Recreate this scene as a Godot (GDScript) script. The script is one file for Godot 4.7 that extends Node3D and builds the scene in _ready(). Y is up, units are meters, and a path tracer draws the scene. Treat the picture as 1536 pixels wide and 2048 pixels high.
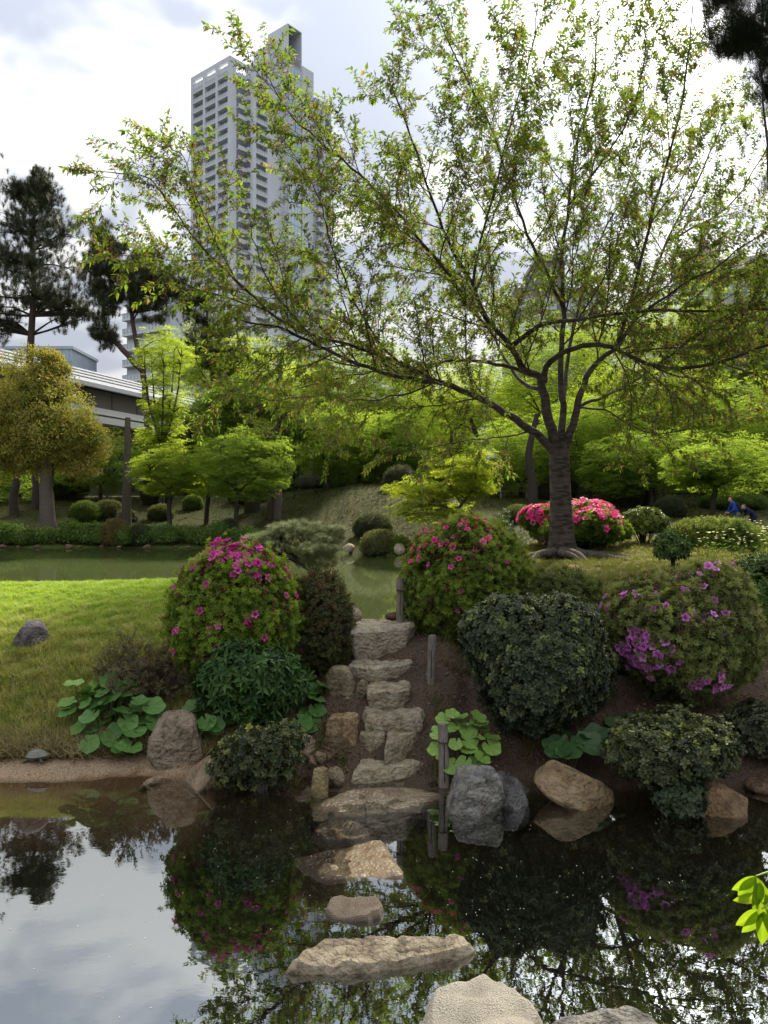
extends Node3D

# ---------------------------------------------------------------- constants and small helpers
const EYE := 1.9
const F := 1547.0
var rnd := RandomNumberGenerator.new()
var nz := FastNoiseLite.new()
var nf := FastNoiseLite.new()
var counts := {}
var M := {}


func pt(u: float, v: float, d: float) -> Vector3:
	return Vector3((u - 768.0) / F * d, EYE - (v - 1024.0) / F * d, -d)


func rr(a: float, b: float) -> float:
	return a + (b - a) * rnd.randf()


func rdir() -> Vector3:
	var z := rr(-1, 1)
	var t := rr(0, TAU)
	var r := sqrt(1.0 - z * z)
	return Vector3(r * cos(t), z, r * sin(t))


func lc(a: Color, b: Color, t: float) -> Color:
	return a.lerp(b, t)


func pl(xs: Array, ys: Array, x: float) -> float:
	if x <= xs[0]:
		return ys[0]
	for i in range(1, xs.size()):
		if x < xs[i]:
			var t: float = (x - xs[i - 1]) / (xs[i] - xs[i - 1])
			return lerpf(ys[i - 1], ys[i], t)
	return ys[-1]


func smax(a: float, b: float, k: float) -> float:
	var h := clampf(0.5 + 0.5 * (a - b) / k, 0.0, 1.0)
	return lerpf(b, a, h) + k * h * (1.0 - h)


func basis_y(y: Vector3, spin: float) -> Basis:
	var yy := y.normalized()
	var h := Vector3.RIGHT if absf(yy.x) < 0.9 else Vector3.FORWARD
	var x := yy.cross(h).normalized()
	var z := x.cross(yy)
	return Basis(x, yy, z) * Basis(Vector3.UP, spin)


class MB:
	var v := PackedVector3Array()
	var n := PackedVector3Array()
	var c := PackedColorArray()
	var i := PackedInt32Array()

	func tri(a: Vector3, b: Vector3, d: Vector3, col := Color.WHITE) -> void:
		var k := v.size()
		var nn := (d - a).cross(b - a).normalized()
		v.append(a); v.append(b); v.append(d)
		for q in 3:
			n.append(nn); c.append(col); i.append(k + q)

	func quad(a: Vector3, b: Vector3, d: Vector3, e: Vector3, col := Color.WHITE) -> void:
		var k := v.size()
		var nn := (d - a).cross(b - a).normalized()
		v.append(a); v.append(b); v.append(d); v.append(e)
		for q in 4:
			n.append(nn); c.append(col)
		for q in [0, 1, 2, 0, 2, 3]:
			i.append(k + q)

	# a box with its lower corner at a and its upper corner at b
	func box(a: Vector3, b: Vector3, col := Color.WHITE) -> void:
		var p := func(x: int, y: int, z: int) -> Vector3: return Vector3(b.x if x else a.x, b.y if y else a.y, b.z if z else a.z)
		quad(p.call(0, 0, 1), p.call(0, 1, 1), p.call(1, 1, 1), p.call(1, 0, 1), col)
		quad(p.call(1, 0, 0), p.call(1, 1, 0), p.call(0, 1, 0), p.call(0, 0, 0), col)
		quad(p.call(1, 0, 1), p.call(1, 1, 1), p.call(1, 1, 0), p.call(1, 0, 0), col)
		quad(p.call(0, 0, 0), p.call(0, 1, 0), p.call(0, 1, 1), p.call(0, 0, 1), col)
		quad(p.call(0, 1, 1), p.call(0, 1, 0), p.call(1, 1, 0), p.call(1, 1, 1), col)
		quad(p.call(0, 0, 0), p.call(0, 0, 1), p.call(1, 0, 1), p.call(1, 0, 0), col)

	func tube(p: Array, r: Array, sides: int, col := Color.WHITE, cap := false) -> void:
		var k := v.size()
		var m := p.size()
		var side := Vector3.ZERO
		for j in m:
			var t: Vector3 = (p[mini(j + 1, m - 1)] - p[maxi(j - 1, 0)])
			t = t.normalized() if t.length() > 1e-6 else Vector3.UP
			if side == Vector3.ZERO:
				side = t.cross(Vector3.RIGHT if absf(t.x) < 0.8 else Vector3.FORWARD).normalized()
			else:
				side = (side - t * side.dot(t)).normalized()
			var s2 := t.cross(side)
			for q in sides:
				var a := TAU * q / sides
				var d := side * cos(a) + s2 * sin(a)
				v.append(p[j] + d * float(r[j])); n.append(d); c.append(col)
		for j in m - 1:
			for q in sides:
				var a := k + j * sides + q
				var b := k + j * sides + (q + 1) % sides
				i.append(a); i.append(a + sides); i.append(b)
				i.append(a + sides); i.append(b + sides); i.append(b)
		if cap:
			var e := k + (m - 1) * sides
			var mid := v.size()
			var up: Vector3 = (p[m - 1] - p[m - 2]).normalized()
			v.append(p[m - 1]); n.append(up); c.append(col)
			for q in sides:
				var f := v.size()
				v.append(v[e + q]); n.append(up); c.append(col)
				v.append(v[e + (q + 1) % sides]); n.append(up); c.append(col)
				i.append(mid); i.append(f + 1); i.append(f)

	# a folded, pointed leaf of four triangles
	func leaf(b: Vector3, dir: Vector3, up: Vector3, ln: float, w: float, fold: float, col := Color.WHITE, wide := 0.45) -> void:
		var d := dir.normalized()
		var s := d.cross(up)
		s = s.normalized() if s.length() > 1e-4 else Vector3.RIGHT
		var u := s.cross(d)
		var mid := b + d * ln * wide - u * ln * fold * 0.25
		var tip := b + d * ln - u * ln * fold
		var l := mid - s * w * 0.5 + u * w * 0.22
		var r := mid + s * w * 0.5 + u * w * 0.22
		tri(b, l, mid, col); tri(l, tip, mid, col); tri(b, mid, r, col); tri(mid, tip, r, col)

	# a flat-folded leaf of two triangles
	func leaf2(b: Vector3, dir: Vector3, up: Vector3, ln: float, w: float, col := Color.WHITE) -> void:
		var d := dir.normalized()
		var s := d.cross(up)
		s = s.normalized() if s.length() > 1e-4 else Vector3.RIGHT
		var u := s.cross(d)
		var mid := b + d * ln * 0.5
		var tip := b + d * ln - u * ln * 0.12
		tri(b, mid - s * w * 0.5 + u * w * 0.15, tip, col)
		tri(b, tip, mid + s * w * 0.5 + u * w * 0.15, col)

	# a larger curved leaf with a midrib, six rows long
	func big_leaf(b: Vector3, dir: Vector3, up: Vector3, ln: float, w: float, bend: float, col: Color) -> void:
		var d := dir.normalized()
		var s := d.cross(up).normalized()
		var u := s.cross(d)
		var k0 := v.size()
		for j in 8:
			var t := j / 7.0
			var half := w * 0.5 * pow(sin(PI * pow(t, 0.85)), 0.8) if j > 0 and j < 7 else 0.0005
			var mid := b + d * ln * t - u * bend * ln * t * t
			for q in [-1.0, -0.5, 0.0, 0.5, 1.0]:
				v.append(mid + s * half * q + u * half * (0.35 * absf(q) + 0.06 * sin(t * 9.0 + q * 2.0)))
				n.append(u)
				c.append(col * (1.18 if q == 0.0 else (0.93 if j % 2 else 1.0)))
		for j in 7:
			for q in 4:
				var a := k0 + j * 5 + q
				for z in [a, a + 5, a + 1, a + 5, a + 6, a + 1]:
					i.append(z)

	func smooth() -> void:
		for q in n.size():
			n[q] = Vector3.ZERO
		for q in range(0, i.size(), 3):
			var a := v[i[q]]
			var f := (v[i[q + 2]] - a).cross(v[i[q + 1]] - a)
			n[i[q]] += f; n[i[q + 1]] += f; n[i[q + 2]] += f
		for q in n.size():
			n[q] = n[q].normalized()

	func done(mat: Material) -> ArrayMesh:
		var m := ArrayMesh.new()
		var a := []
		a.resize(Mesh.ARRAY_MAX)
		a[Mesh.ARRAY_VERTEX] = v; a[Mesh.ARRAY_NORMAL] = n; a[Mesh.ARRAY_COLOR] = c; a[Mesh.ARRAY_INDEX] = i
		m.add_surface_from_arrays(Mesh.PRIMITIVE_TRIANGLES, a)
		m.surface_set_material(0, mat)
		return m


# ---------------------------------------------------------------- naming and tagging
func numbered(called: String, holder: Node) -> String:
	var key := called + "@" + str(holder.get_instance_id())
	var k: int = counts.get(key, 0)
	counts[key] = k + 1
	return called if k == 0 else "%s_%03d" % [called, k]


func tag(o: Node, label: String, category: String, group := "", kind := "") -> Node:
	o.set_meta("label", label)
	if category:
		o.set_meta("category", category)
	if group:
		o.set_meta("group", group)
	if kind:
		o.set_meta("kind", kind)
	return o


func thing(called: String, label: String, category: String, where := Vector3.ZERO, group := "") -> Node3D:
	var o := Node3D.new()
	o.name = numbered(called, self)
	o.position = where
	add_child(o)
	tag(o, label, category, group)
	return o


func part(holder: Node3D, called: String, mesh: Mesh, where := Vector3.ZERO, kind := "") -> MeshInstance3D:
	var o := MeshInstance3D.new()
	o.name = numbered(called, holder)
	o.mesh = mesh
	o.position = where
	holder.add_child(o)
	if kind:
		o.set_meta("kind", kind)
	return o


func scatter(holder: Node3D, called: String, mesh: Mesh, where: Array, tint: PackedColorArray) -> MultiMeshInstance3D:
	var mm := MultiMesh.new()
	mm.transform_format = MultiMesh.TRANSFORM_3D
	mm.use_colors = true
	mm.mesh = mesh
	mm.instance_count = where.size()
	for k in where.size():
		var t: Transform3D = where[k]
		mm.set_instance_transform(k, t)
		mm.set_instance_color(k, tint[k])
	var o := MultiMeshInstance3D.new()
	o.name = numbered(called, holder)
	o.multimesh = mm
	holder.add_child(o)
	o.set_meta("kind", "stuff")
	return o


# ---------------------------------------------------------------- materials
func noise_tex(kind: int, freq: float, oct: int, ramp: Array, normal := 0.0, size := 512, sd := 1) -> NoiseTexture2D:
	var f := FastNoiseLite.new()
	f.noise_type = kind
	f.frequency = freq
	f.fractal_octaves = oct
	f.seed = sd
	var t := NoiseTexture2D.new()
	t.width = size
	t.height = size
	t.seamless = true
	t.noise = f
	if normal > 0.0:
		t.as_normal_map = true
		t.bump_strength = normal
	elif ramp:
		var g := Gradient.new()
		var offs := PackedFloat32Array()
		var cols := PackedColorArray()
		for e in ramp:
			offs.append(e[0])
			cols.append((e[1] as Color).linear_to_srgb())
		g.offsets = offs
		g.colors = cols
		t.color_ramp = g
	return t


func grey(x: float) -> Color:
	return Color(x, x, x)


func mat(col: Color, rough: float, opt := {}) -> StandardMaterial3D:
	var m := StandardMaterial3D.new()
	m.albedo_color = col.linear_to_srgb()
	m.roughness = rough
	if opt.has("vc"):
		m.vertex_color_use_as_albedo = true
	if opt.has("back"):
		m.backlight_enabled = true
		m.backlight = opt.back
	if opt.has("tex"):
		m.albedo_texture = opt.tex
	if opt.has("bump"):
		m.heightmap_enabled = true
		m.heightmap_texture = opt.bump
		m.heightmap_scale = opt.depth
	if opt.has("norm"):
		m.normal_enabled = true
		m.normal_texture = opt.norm
		m.normal_scale = opt.get("ns", 1.0)
	if opt.has("scale"):
		m.uv1_triplanar = true
		m.uv1_world_triplanar = opt.get("world", true)
		m.uv1_scale = opt.scale if opt.scale is Vector3 else Vector3.ONE * float(opt.scale)
	if opt.has("spec"):
		m.metallic_specular = opt.spec
	if opt.has("metal"):
		m.metallic = opt.metal
	return m


func make_materials() -> void:
	var mottle := noise_tex(FastNoiseLite.TYPE_SIMPLEX_SMOOTH, 0.012, 6, [[0.0, grey(0.15)], [0.38, grey(0.42)], [0.6, grey(0.9)], [1.0, grey(1.15)]], 0.0, 512, 3)
	var mottle_col := noise_tex(FastNoiseLite.TYPE_SIMPLEX_SMOOTH, 0.01, 6, [[0.0, Color(0.36, 0.31, 0.26)], [0.3, Color(0.56, 0.51, 0.45)], [0.5, Color(0.78, 0.73, 0.66)], [0.75, Color(0.86, 0.84, 0.8)], [1.0, Color(1, 0.97, 0.9)]], 0.0, 1024, 5)
	var grit := noise_tex(FastNoiseLite.TYPE_SIMPLEX_SMOOTH, 0.03, 5, [], 0.0, 1024, 7)
	var crack := noise_tex(FastNoiseLite.TYPE_CELLULAR, 0.02, 3, [], 0.0, 512, 9)
	var soil_t := noise_tex(FastNoiseLite.TYPE_SIMPLEX_SMOOTH, 0.06, 5, [[0.0, grey(0.35)], [0.5, grey(0.75)], [0.72, grey(1.0)], [1.0, grey(1.5)]], 0.0, 1024, 11)
	var bark_t := noise_tex(FastNoiseLite.TYPE_SIMPLEX_SMOOTH, 0.02, 5, [[0.0, grey(0.3)], [0.45, grey(0.7)], [0.7, grey(1.0)], [1.0, grey(1.4)]], 0.0, 512, 13)
	var band_t := noise_tex(FastNoiseLite.TYPE_SIMPLEX_SMOOTH, 0.014, 5, [[0.0, grey(0.6)], [0.42, grey(0.85)], [0.6, grey(1.0)], [0.75, grey(1.12)], [1.0, grey(1.3)]], 0.0, 512, 19)
	M.ground = mat(Color.WHITE, 0.95, {"vc": 1, "tex": soil_t, "scale": 0.9, "bump": grit, "depth": 2.0, "spec": 0.2})
	M.rock = mat(Color(0.40, 0.365, 0.30), 0.85, {"vc": 1, "tex": mottle_col, "scale": 0.8, "bump": grit, "depth": 3.0, "spec": 0.35})
	M.rock_grey = mat(Color(0.26, 0.248, 0.23), 0.8, {"vc": 1, "tex": mottle, "scale": 1.1, "bump": grit, "depth": 3.0, "spec": 0.4})
	M.rock_brown = mat(Color(0.30, 0.23, 0.16), 0.85, {"vc": 1, "tex": mottle_col, "scale": 0.9, "bump": grit, "depth": 3.0, "spec": 0.35})
	M.rock_wet = mat(Color(0.30, 0.23, 0.145), 0.4, {"vc": 1, "tex": mottle_col, "scale": 1.0, "bump": grit, "depth": 0.8, "spec": 0.5})
	M.granite = mat(Color(0.50, 0.45, 0.37), 0.85, {"vc": 1, "tex": noise_tex(FastNoiseLite.TYPE_SIMPLEX_SMOOTH, 0.09, 4, [[0.0, grey(0.3)], [0.4, grey(0.7)], [0.6, grey(0.9)], [1.0, grey(1.1)]], 0.0, 512, 15), "scale": 3.0, "bump": grit, "depth": 1.2, "spec": 0.35})
	var fn := FastNoiseLite.new()
	fn.noise_type = FastNoiseLite.TYPE_CELLULAR
	fn.cellular_return_type = FastNoiseLite.RETURN_DISTANCE2_SUB
	fn.frequency = 0.010
	fn.fractal_octaves = 2
	fn.domain_warp_enabled = true
	fn.domain_warp_amplitude = 45.0
	fn.domain_warp_frequency = 0.012
	fn.seed = 23
	var cg := Gradient.new()
	cg.offsets = PackedFloat32Array([0.0, 0.05, 0.11, 0.4, 1.0])
	cg.colors = PackedColorArray([grey(0.22).linear_to_srgb(), grey(0.62).linear_to_srgb(), grey(0.9).linear_to_srgb(), grey(1.0).linear_to_srgb(), grey(1.0).linear_to_srgb()])
	var fracture := NoiseTexture2D.new()
	fracture.width = 1024
	fracture.height = 1024
	fracture.seamless = true
	fracture.noise = fn
	fracture.color_ramp = cg
	for k in ["rock", "rock_grey", "rock_brown"]:
		M[k].detail_enabled = true
		M[k].detail_albedo = fracture
		M[k].detail_blend_mode = BaseMaterial3D.BLEND_MODE_MUL
	M.bark = mat(Color(0.098, 0.08, 0.066), 0.85, {"tex": band_t, "scale": Vector3(0.6, 2.3, 0.6), "bump": band_t, "depth": 1.0, "spec": 0.25})
	M.bark_light = mat(Color(0.125, 0.108, 0.088), 0.9, {"tex": bark_t, "scale": Vector3(2.5, 0.6, 2.5), "bump": bark_t, "depth": 3.0, "spec": 0.2})
	M.bark.detail_enabled = true
	M.bark.detail_albedo = mottle
	M.bark.detail_blend_mode = BaseMaterial3D.BLEND_MODE_MUL
	M.bark_dark = mat(Color(0.06, 0.05, 0.042), 0.9, {"tex": bark_t, "scale": Vector3(2.5, 0.8, 2.5), "spec": 0.2})
	M.twig = mat(Color(0.07, 0.052, 0.042), 0.85, {"spec": 0.2})
	M.wood = mat(Color(0.23, 0.2, 0.17), 0.85, {"tex": bark_t, "scale": Vector3(9, 0.9, 9), "bump": bark_t, "depth": 1.0, "spec": 0.2})
	M.leaf = mat(Color.WHITE, 0.5, {"vc": 1, "back": Color(1, 1, 0.7), "spec": 0.4})
	M.leaf_thin = mat(Color.WHITE, 0.5, {"vc": 1, "back": Color(1.25, 1.25, 0.8), "spec": 0.35})
	M.leaf_gloss = mat(Color.WHITE, 0.42, {"vc": 1, "back": Color(0.45, 0.5, 0.25), "spec": 0.28})
	M.needle = mat(Color.WHITE, 0.6, {"vc": 1, "back": Color(0.3, 0.3, 0.2), "spec": 0.3})
	M.petal = mat(Color.WHITE, 0.6, {"vc": 1, "back": Color(0.9, 0.9, 0.9), "spec": 0.3})
	M.plain = mat(Color.WHITE, 0.8, {"vc": 1, "spec": 0.3})
	M.concrete = mat(Color(0.60, 0.625, 0.675), 0.8, {"vc": 1, "tex": noise_tex(FastNoiseLite.TYPE_SIMPLEX_SMOOTH, 0.01, 4, [[0.0, grey(0.9)], [1.0, grey(1.05)]], 0.0, 256, 17), "scale": 0.1, "spec": 0.3})
	M.glass_pale = mat(Color(0.42, 0.455, 0.51), 0.3, {"vc": 1, "spec": 0.5})
	M.glass = mat(Color(0.16, 0.19, 0.22), 0.08, {"vc": 1, "spec": 0.6, "metal": 0.3})
	M.glass_blue = mat(Color(0.34, 0.42, 0.49), 0.08, {"vc": 1, "spec": 0.6, "metal": 0.4})
	M.twig_grey = mat(Color(0.17, 0.155, 0.14), 0.85, {"spec": 0.2})
	M.green_stem = mat(Color(0.2, 0.3, 0.06), 0.5, {"spec": 0.4})
	M.bark_red = mat(Color(0.10, 0.075, 0.062), 0.9, {"tex": bark_t, "scale": Vector3(1.5, 0.5, 1.5), "spec": 0.2})


# ---------------------------------------------------------------- the lie of the land
const SX := [-6.0, -2.7, -2.2, -1.8, -1.1, -0.5, 0.35, 0.9, 1.5, 2.0, 2.6, 6.0]
const SD := [5.5, 5.46, 5.48, 5.6, 5.38, 5.2, 5.22, 5.38, 5.32, 5.2, 5.34, 5.2]


func far_shore(x: float) -> float:
	return pl([-60.0, -9.0, -4.5, -1.8, 1.0, 4.0, 8.0, 30.0], [43.0, 41.0, 40.0, 35.5, 33.5, 27.0, 19.0, 15.0], x) + 0.5 * nz.get_noise_2d(x * 12.0, 5.0)


func hgt(x: float, z: float) -> float:
	var D := -z
	var d := D - pl(SX, SD, x)
	var small := 0.035 * nz.get_noise_2d(x * 90.0, z * 90.0) + 0.012 * nz.get_noise_2d(x * 400.0, z * 400.0)
	if d < 0.0:
		var steep := 0.75 if x < -1.2 else 1.6
		var bed := -0.5 * (1.0 - exp(d * steep))
		if D < 2.3:
			bed = maxf(bed, lerpf(0.35, -0.5, smoothstep(1.0, 2.2, D)))
		return bed + small * clampf(-d * 3.0, 0.0, 1.0)
	var fl := 1.0 - smoothstep(-0.45, 0.35, x - pl([5.0, 7.3, 8.5, 10.5, 13.0], [-0.35, -0.5, -0.75, -1.0, -1.4], D))
	var L := pl([0.0, 0.12, 0.3, 0.6, 1.0, 1.5, 2.1, 2.7, 3.2, 3.8, 5.0, 6.5, 7.5], [0.0, 0.05, 0.09, 0.26, 0.53, 0.77, 0.96, 1.07, 1.11, 1.04, 0.6, 0.0, -0.4], d) - 0.05 * smoothstep(1.8, 4.0, -x) * smoothstep(1.0, 2.5, d)
	L += 0.16 * smoothstep(-2.0, -0.8, x) * smoothstep(0.3, 1.2, d) * (1.0 - smoothstep(1.5, 3.0, d))
	var fr := smoothstep(-0.5, 0.35, x - pl([5.0, 7.0, 9.0, 12.0, 16.0, 20.0], [0.45, 0.5, 0.8, 1.7, 3.2, 5.0], D))
	var R := pl([0.0, 0.3, 1.0, 1.8, 3.0, 6.5, 9.0, 11.0, 16.0, 30.0, 40.0, 46.0, 60.0, 90.0], [0.0, 0.2, 0.5, 0.78, 0.98, 1.2, 1.36, 1.2, 0.75, 0.8, 1.9, 2.9, 3.3, 3.5], d)
	var mid := pl([5.2, 5.45, 5.62, 5.82, 6.02, 6.22, 6.5, 6.7, 7.2, 8.0, 10.0, 11.0], [0.0, 0.0, 0.05, 0.21, 0.335, 0.49, 0.63, 0.77, 0.82, 0.7, 0.05, -0.45], D)
	small *= 1.0 - 0.65 * smoothstep(0.9, 0.5, absf(x - 0.05)) * smoothstep(8.0, 7.0, D)
	var fm := 1.0 - smoothstep(0.5, 1.1, absf(x - 0.05))
	var y := smax(lerpf(-0.5, L, fl), lerpf(-0.5, R, fr), 0.05)
	y = smax(y, lerpf(-0.5, mid, fm), 0.05)
	if D > 12.0:
		var d2 := D - far_shore(x)
		var fy := pl([-1.5, 0.0, 0.4, 2.0, 6.0, 12.0, 16.0, 30.0, 90.0], [-0.5, 0.0, 0.28, 0.55, 1.15, 2.4, 3.0, 3.4, 3.6], d2)
		fy += 0.7 * exp(-pow((x + 2.0) / 6.0, 2.0)) * smoothstep(3.0, 13.0, d2)
		if D > 60.0:
			fy += 0.0
		fy = lerpf(fy, -0.5, smoothstep(3.0, 7.0, x) * (1.0 - smoothstep(60.0, 80.0, D)))
		y = smax(y, fy, 0.1)
		small *= 2.0
	return y + small * clampf(d * 4.0, 0.0, 1.0)


func ground(u: float, v: float, from := 3.0) -> Vector3:   # where the line of sight through that spot of the photograph meets the land
	var d := from
	while d < 140.0:
		var p := pt(u, v, d)
		if p.y < hgt(p.x, p.z):
			return Vector3(p.x, hgt(p.x, p.z), p.z)
		d += 0.01 + d * 0.002
	return pt(u, v, 60.0)


func on(x: float, d: float) -> Vector3:
	return Vector3(x, hgt(x, -d), -d)


func ground_color(x: float, z: float, y: float) -> Color:
	var D := -z
	var d := D - pl(SX, SD, x)
	var n1 := 0.5 + 0.5 * nz.get_noise_2d(x * 40.0, z * 40.0)
	var n2 := 0.5 + 0.5 * nf.get_noise_2d(x * 6.0, z * 6.0)
	var soil := lc(Color(0.07, 0.049, 0.036), Color(0.125, 0.09, 0.064), n1)
	var c := soil
	if D < 12.0:
		if d < 0.02:
			c = lc(Color(0.06, 0.045, 0.022), Color(0.018, 0.018, 0.010), smoothstep(0.0, 0.7, -d))
			if x < -1.2:
				c = lc(Color(0.2, 0.12, 0.06), c, smoothstep(0.1, 0.9, -d))
		else:
			var lawn := lc(Color(0.16, 0.145, 0.05), Color(0.17, 0.21, 0.035), clampf(n1 * 0.6 + smoothstep(1.0, 3.0, d) * 0.6, 0, 1))
			var left := 1.0 - smoothstep(-1.6, -1.0, x + 0.35 * (n2 - 0.5) - 0.25 * smoothstep(1.5, 3.5, d))
			c = lc(c, lawn, left * smoothstep(0.25, 0.4, d + 0.1 * n2))
			c = lc(c, Color(0.34, 0.25, 0.16), left * (1.0 - smoothstep(0.2, 0.42, d + 0.12 * n2)))
			var top := smoothstep(2.8, 4.2, d) * smoothstep(0.9, 1.6, x)
			c = lc(c, lc(Color(0.2, 0.14, 0.07), Color(0.17, 0.17, 0.05), smoothstep(0.3, 0.6, n1)), top)
			if y < 0.0:
				c = Color(0.09, 0.115, 0.03) if D > 8.0 else Color(0.06, 0.045, 0.025)
	else:
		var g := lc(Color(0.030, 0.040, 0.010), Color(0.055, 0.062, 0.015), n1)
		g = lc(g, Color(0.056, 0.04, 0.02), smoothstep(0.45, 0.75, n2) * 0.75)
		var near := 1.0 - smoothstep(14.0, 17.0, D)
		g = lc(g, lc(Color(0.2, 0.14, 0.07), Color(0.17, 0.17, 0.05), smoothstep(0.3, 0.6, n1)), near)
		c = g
		if y < 0.02:
			c = Color(0.09, 0.115, 0.03)
	return c


func axis_lines(lo: float, hi: float, step: float, a: float, b: float, grow: float) -> PackedFloat32Array:
	var out := PackedFloat32Array()
	var x := lo
	while x <= hi:
		out.append(x)
		x += step
	var s := step
	var e := hi
	while e < b:
		s *= grow
		e += s
		out.append(e)
	s = step
	e = lo
	while e > a:
		s *= grow
		e -= s
		out.insert(0, e)
	return out


func build_ground() -> void:
	var xs := axis_lines(-4.5, 4.5, 0.06, -420.0, 420.0, 1.09)
	var zs := axis_lines(-14.5, -4.6, 0.06, -900.0, 6.0, 1.06)
	var mb := MB.new()
	for z in zs:
		for x in xs:
			var y := hgt(x, z)
			mb.v.append(Vector3(x, y, z))
			mb.n.append(Vector3.UP)
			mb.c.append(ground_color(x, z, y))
	var w := xs.size()
	for j in zs.size() - 1:
		for k in w - 1:
			var a := j * w + k
			for q in [a, a + 1, a + w, a + 1, a + w + 1, a + w]:
				mb.i.append(q)
	mb.smooth()
	if mb.n[w * 30 + 30].y < 0.0:
		for q in range(0, mb.i.size(), 3):
			var t := mb.i[q]
			mb.i[q] = mb.i[q + 1]
			mb.i[q + 1] = t
		mb.smooth()
	var o := part(self, "ground", mb.done(M.ground))
	tag(o, "garden ground of lawn, bare soil, sandy shore and pond bed", "", "", "structure")


func build_water() -> void:
	var ripple := noise_tex(FastNoiseLite.TYPE_SIMPLEX_SMOOTH, 0.008, 4, [], 1.0, 1024, 21)
	var m := ORMMaterial3D.new()
	var im := Image.create(4, 4, false, Image.FORMAT_RGB8)
	im.fill(Color(1.0, 0.0, 1.0))
	m.orm_texture = ImageTexture.create_from_image(im)
	m.albedo_color = Color(WATER_TINT.r, WATER_TINT.g, WATER_TINT.b, WATER_ALPHA)
	m.transparency = BaseMaterial3D.TRANSPARENCY_ALPHA
	m.normal_enabled = true
	m.normal_texture = ripple
	m.normal_scale = WATER_RIPPLE
	m.uv1_triplanar = true
	m.uv1_world_triplanar = true
	m.uv1_scale = Vector3(0.5, 0.5, 0.9)
	var mb := MB.new()
	mb.quad(Vector3(-120, 0, 4), Vector3(-120, 0, -60), Vector3(120, 0, -60), Vector3(120, 0, 4))
	if mb.n[0].y < 0.0:
		mb = MB.new()
		mb.quad(Vector3(120, 0, 4), Vector3(120, 0, -60), Vector3(-120, 0, -60), Vector3(-120, 0, 4))
	tag(part(self, "water", mb.done(m)), "still dark green pond water reflecting sky and trees", "", "", "structure")


const WATER_TINT := Color(0.93, 0.95, 0.95)
const WATER_ALPHA := 0.42
const WATER_RIPPLE := 0.11


# ---------------------------------------------------------------- the sky
func build_sky() -> Environment:
	var W := 1536
	var H := 768
	var im := Image.create(W, H, false, Image.FORMAT_RGBF)
	var n := FastNoiseLite.new()
	n.noise_type = FastNoiseLite.TYPE_SIMPLEX_SMOOTH
	n.seed = 77
	n.fractal_octaves = 6
	n.fractal_gain = 0.52
	n.frequency = 2.0
	var wp := FastNoiseLite.new()
	wp.seed = 5
	wp.fractal_octaves = 3
	wp.frequency = 0.7
	im.fill(Color(0.16, 0.17, 0.14))
	for y in H / 2 + 4:
		var el := PI / 2 - (y + 0.5) / H * PI
		for x in W:
			var az := (x + 0.5) / W * TAU
			var dir := Vector3(sin(az) * cos(el), sin(el), -cos(az) * cos(el))
			var k := 1.0 / (maxf(dir.y, 0.0) + 0.22)
			var px := dir.x * k
			var pz := dir.z * k
			var w := wp.get_noise_2d(px, pz) * 0.5
			var a := n.get_noise_2d(px + w, pz * 1.15 - w)
			var b := n.get_noise_2d(px * 0.45 + 9.0 + w, pz * 0.45)
			var t := clampf(0.49 + a * 1.3 + b * 1.5, 0.0, 1.0)
			var c := Color(0.37, 0.405, 0.48).lerp(Color(0.70, 0.70, 0.705), smoothstep(0.2, 0.9, t))
			c = c.lerp(Color(0.62, 0.64, 0.675), 0.35 * (1.0 - smoothstep(0.0, 0.35, dir.y)))
			var cs := dir.dot(SUN_DIR)
			var ang := acos(clampf(cs, -1.0, 1.0))
			var g := SKY_GLOW * exp(-pow(ang / 0.15, 2.0)) + 0.25 * exp(-pow(ang / 0.27, 2.0))
			g *= 0.75 + 0.5 * t
			var over := (1.0 + 2.0 * maxf(dir.y, 0.0)) / 1.5   # an overcast sky is brightest overhead
			c = Color(c.r * over + g, c.g * over + g * 0.985, c.b * over + g * 0.95)
			im.set_pixel(x, y, c)
	var pm := PanoramaSkyMaterial.new()
	pm.panorama = ImageTexture.create_from_image(im)
	pm.energy_multiplier = SKY_ENERGY
	var sky := Sky.new()
	sky.sky_material = pm
	var e := Environment.new()
	e.background_mode = Environment.BG_SKY
	e.sky = sky
	e.tonemap_mode = Environment.TONE_MAPPER_LINEAR
	e.tonemap_exposure = EXPOSURE
	e.sdfgi_enabled = true
	e.ssao_enabled = true
	e.ssil_enabled = true
	return e


const SUN_DIR := Vector3(0.30, 0.54, -0.785)
const LAMP_DIR := Vector3(0.27, 0.70, -0.66)
const SKY_GLOW := 3.0
const SKY_ENERGY := 0.63
const EXPOSURE := 2.3
const SUN_ENERGY := 1.6


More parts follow.
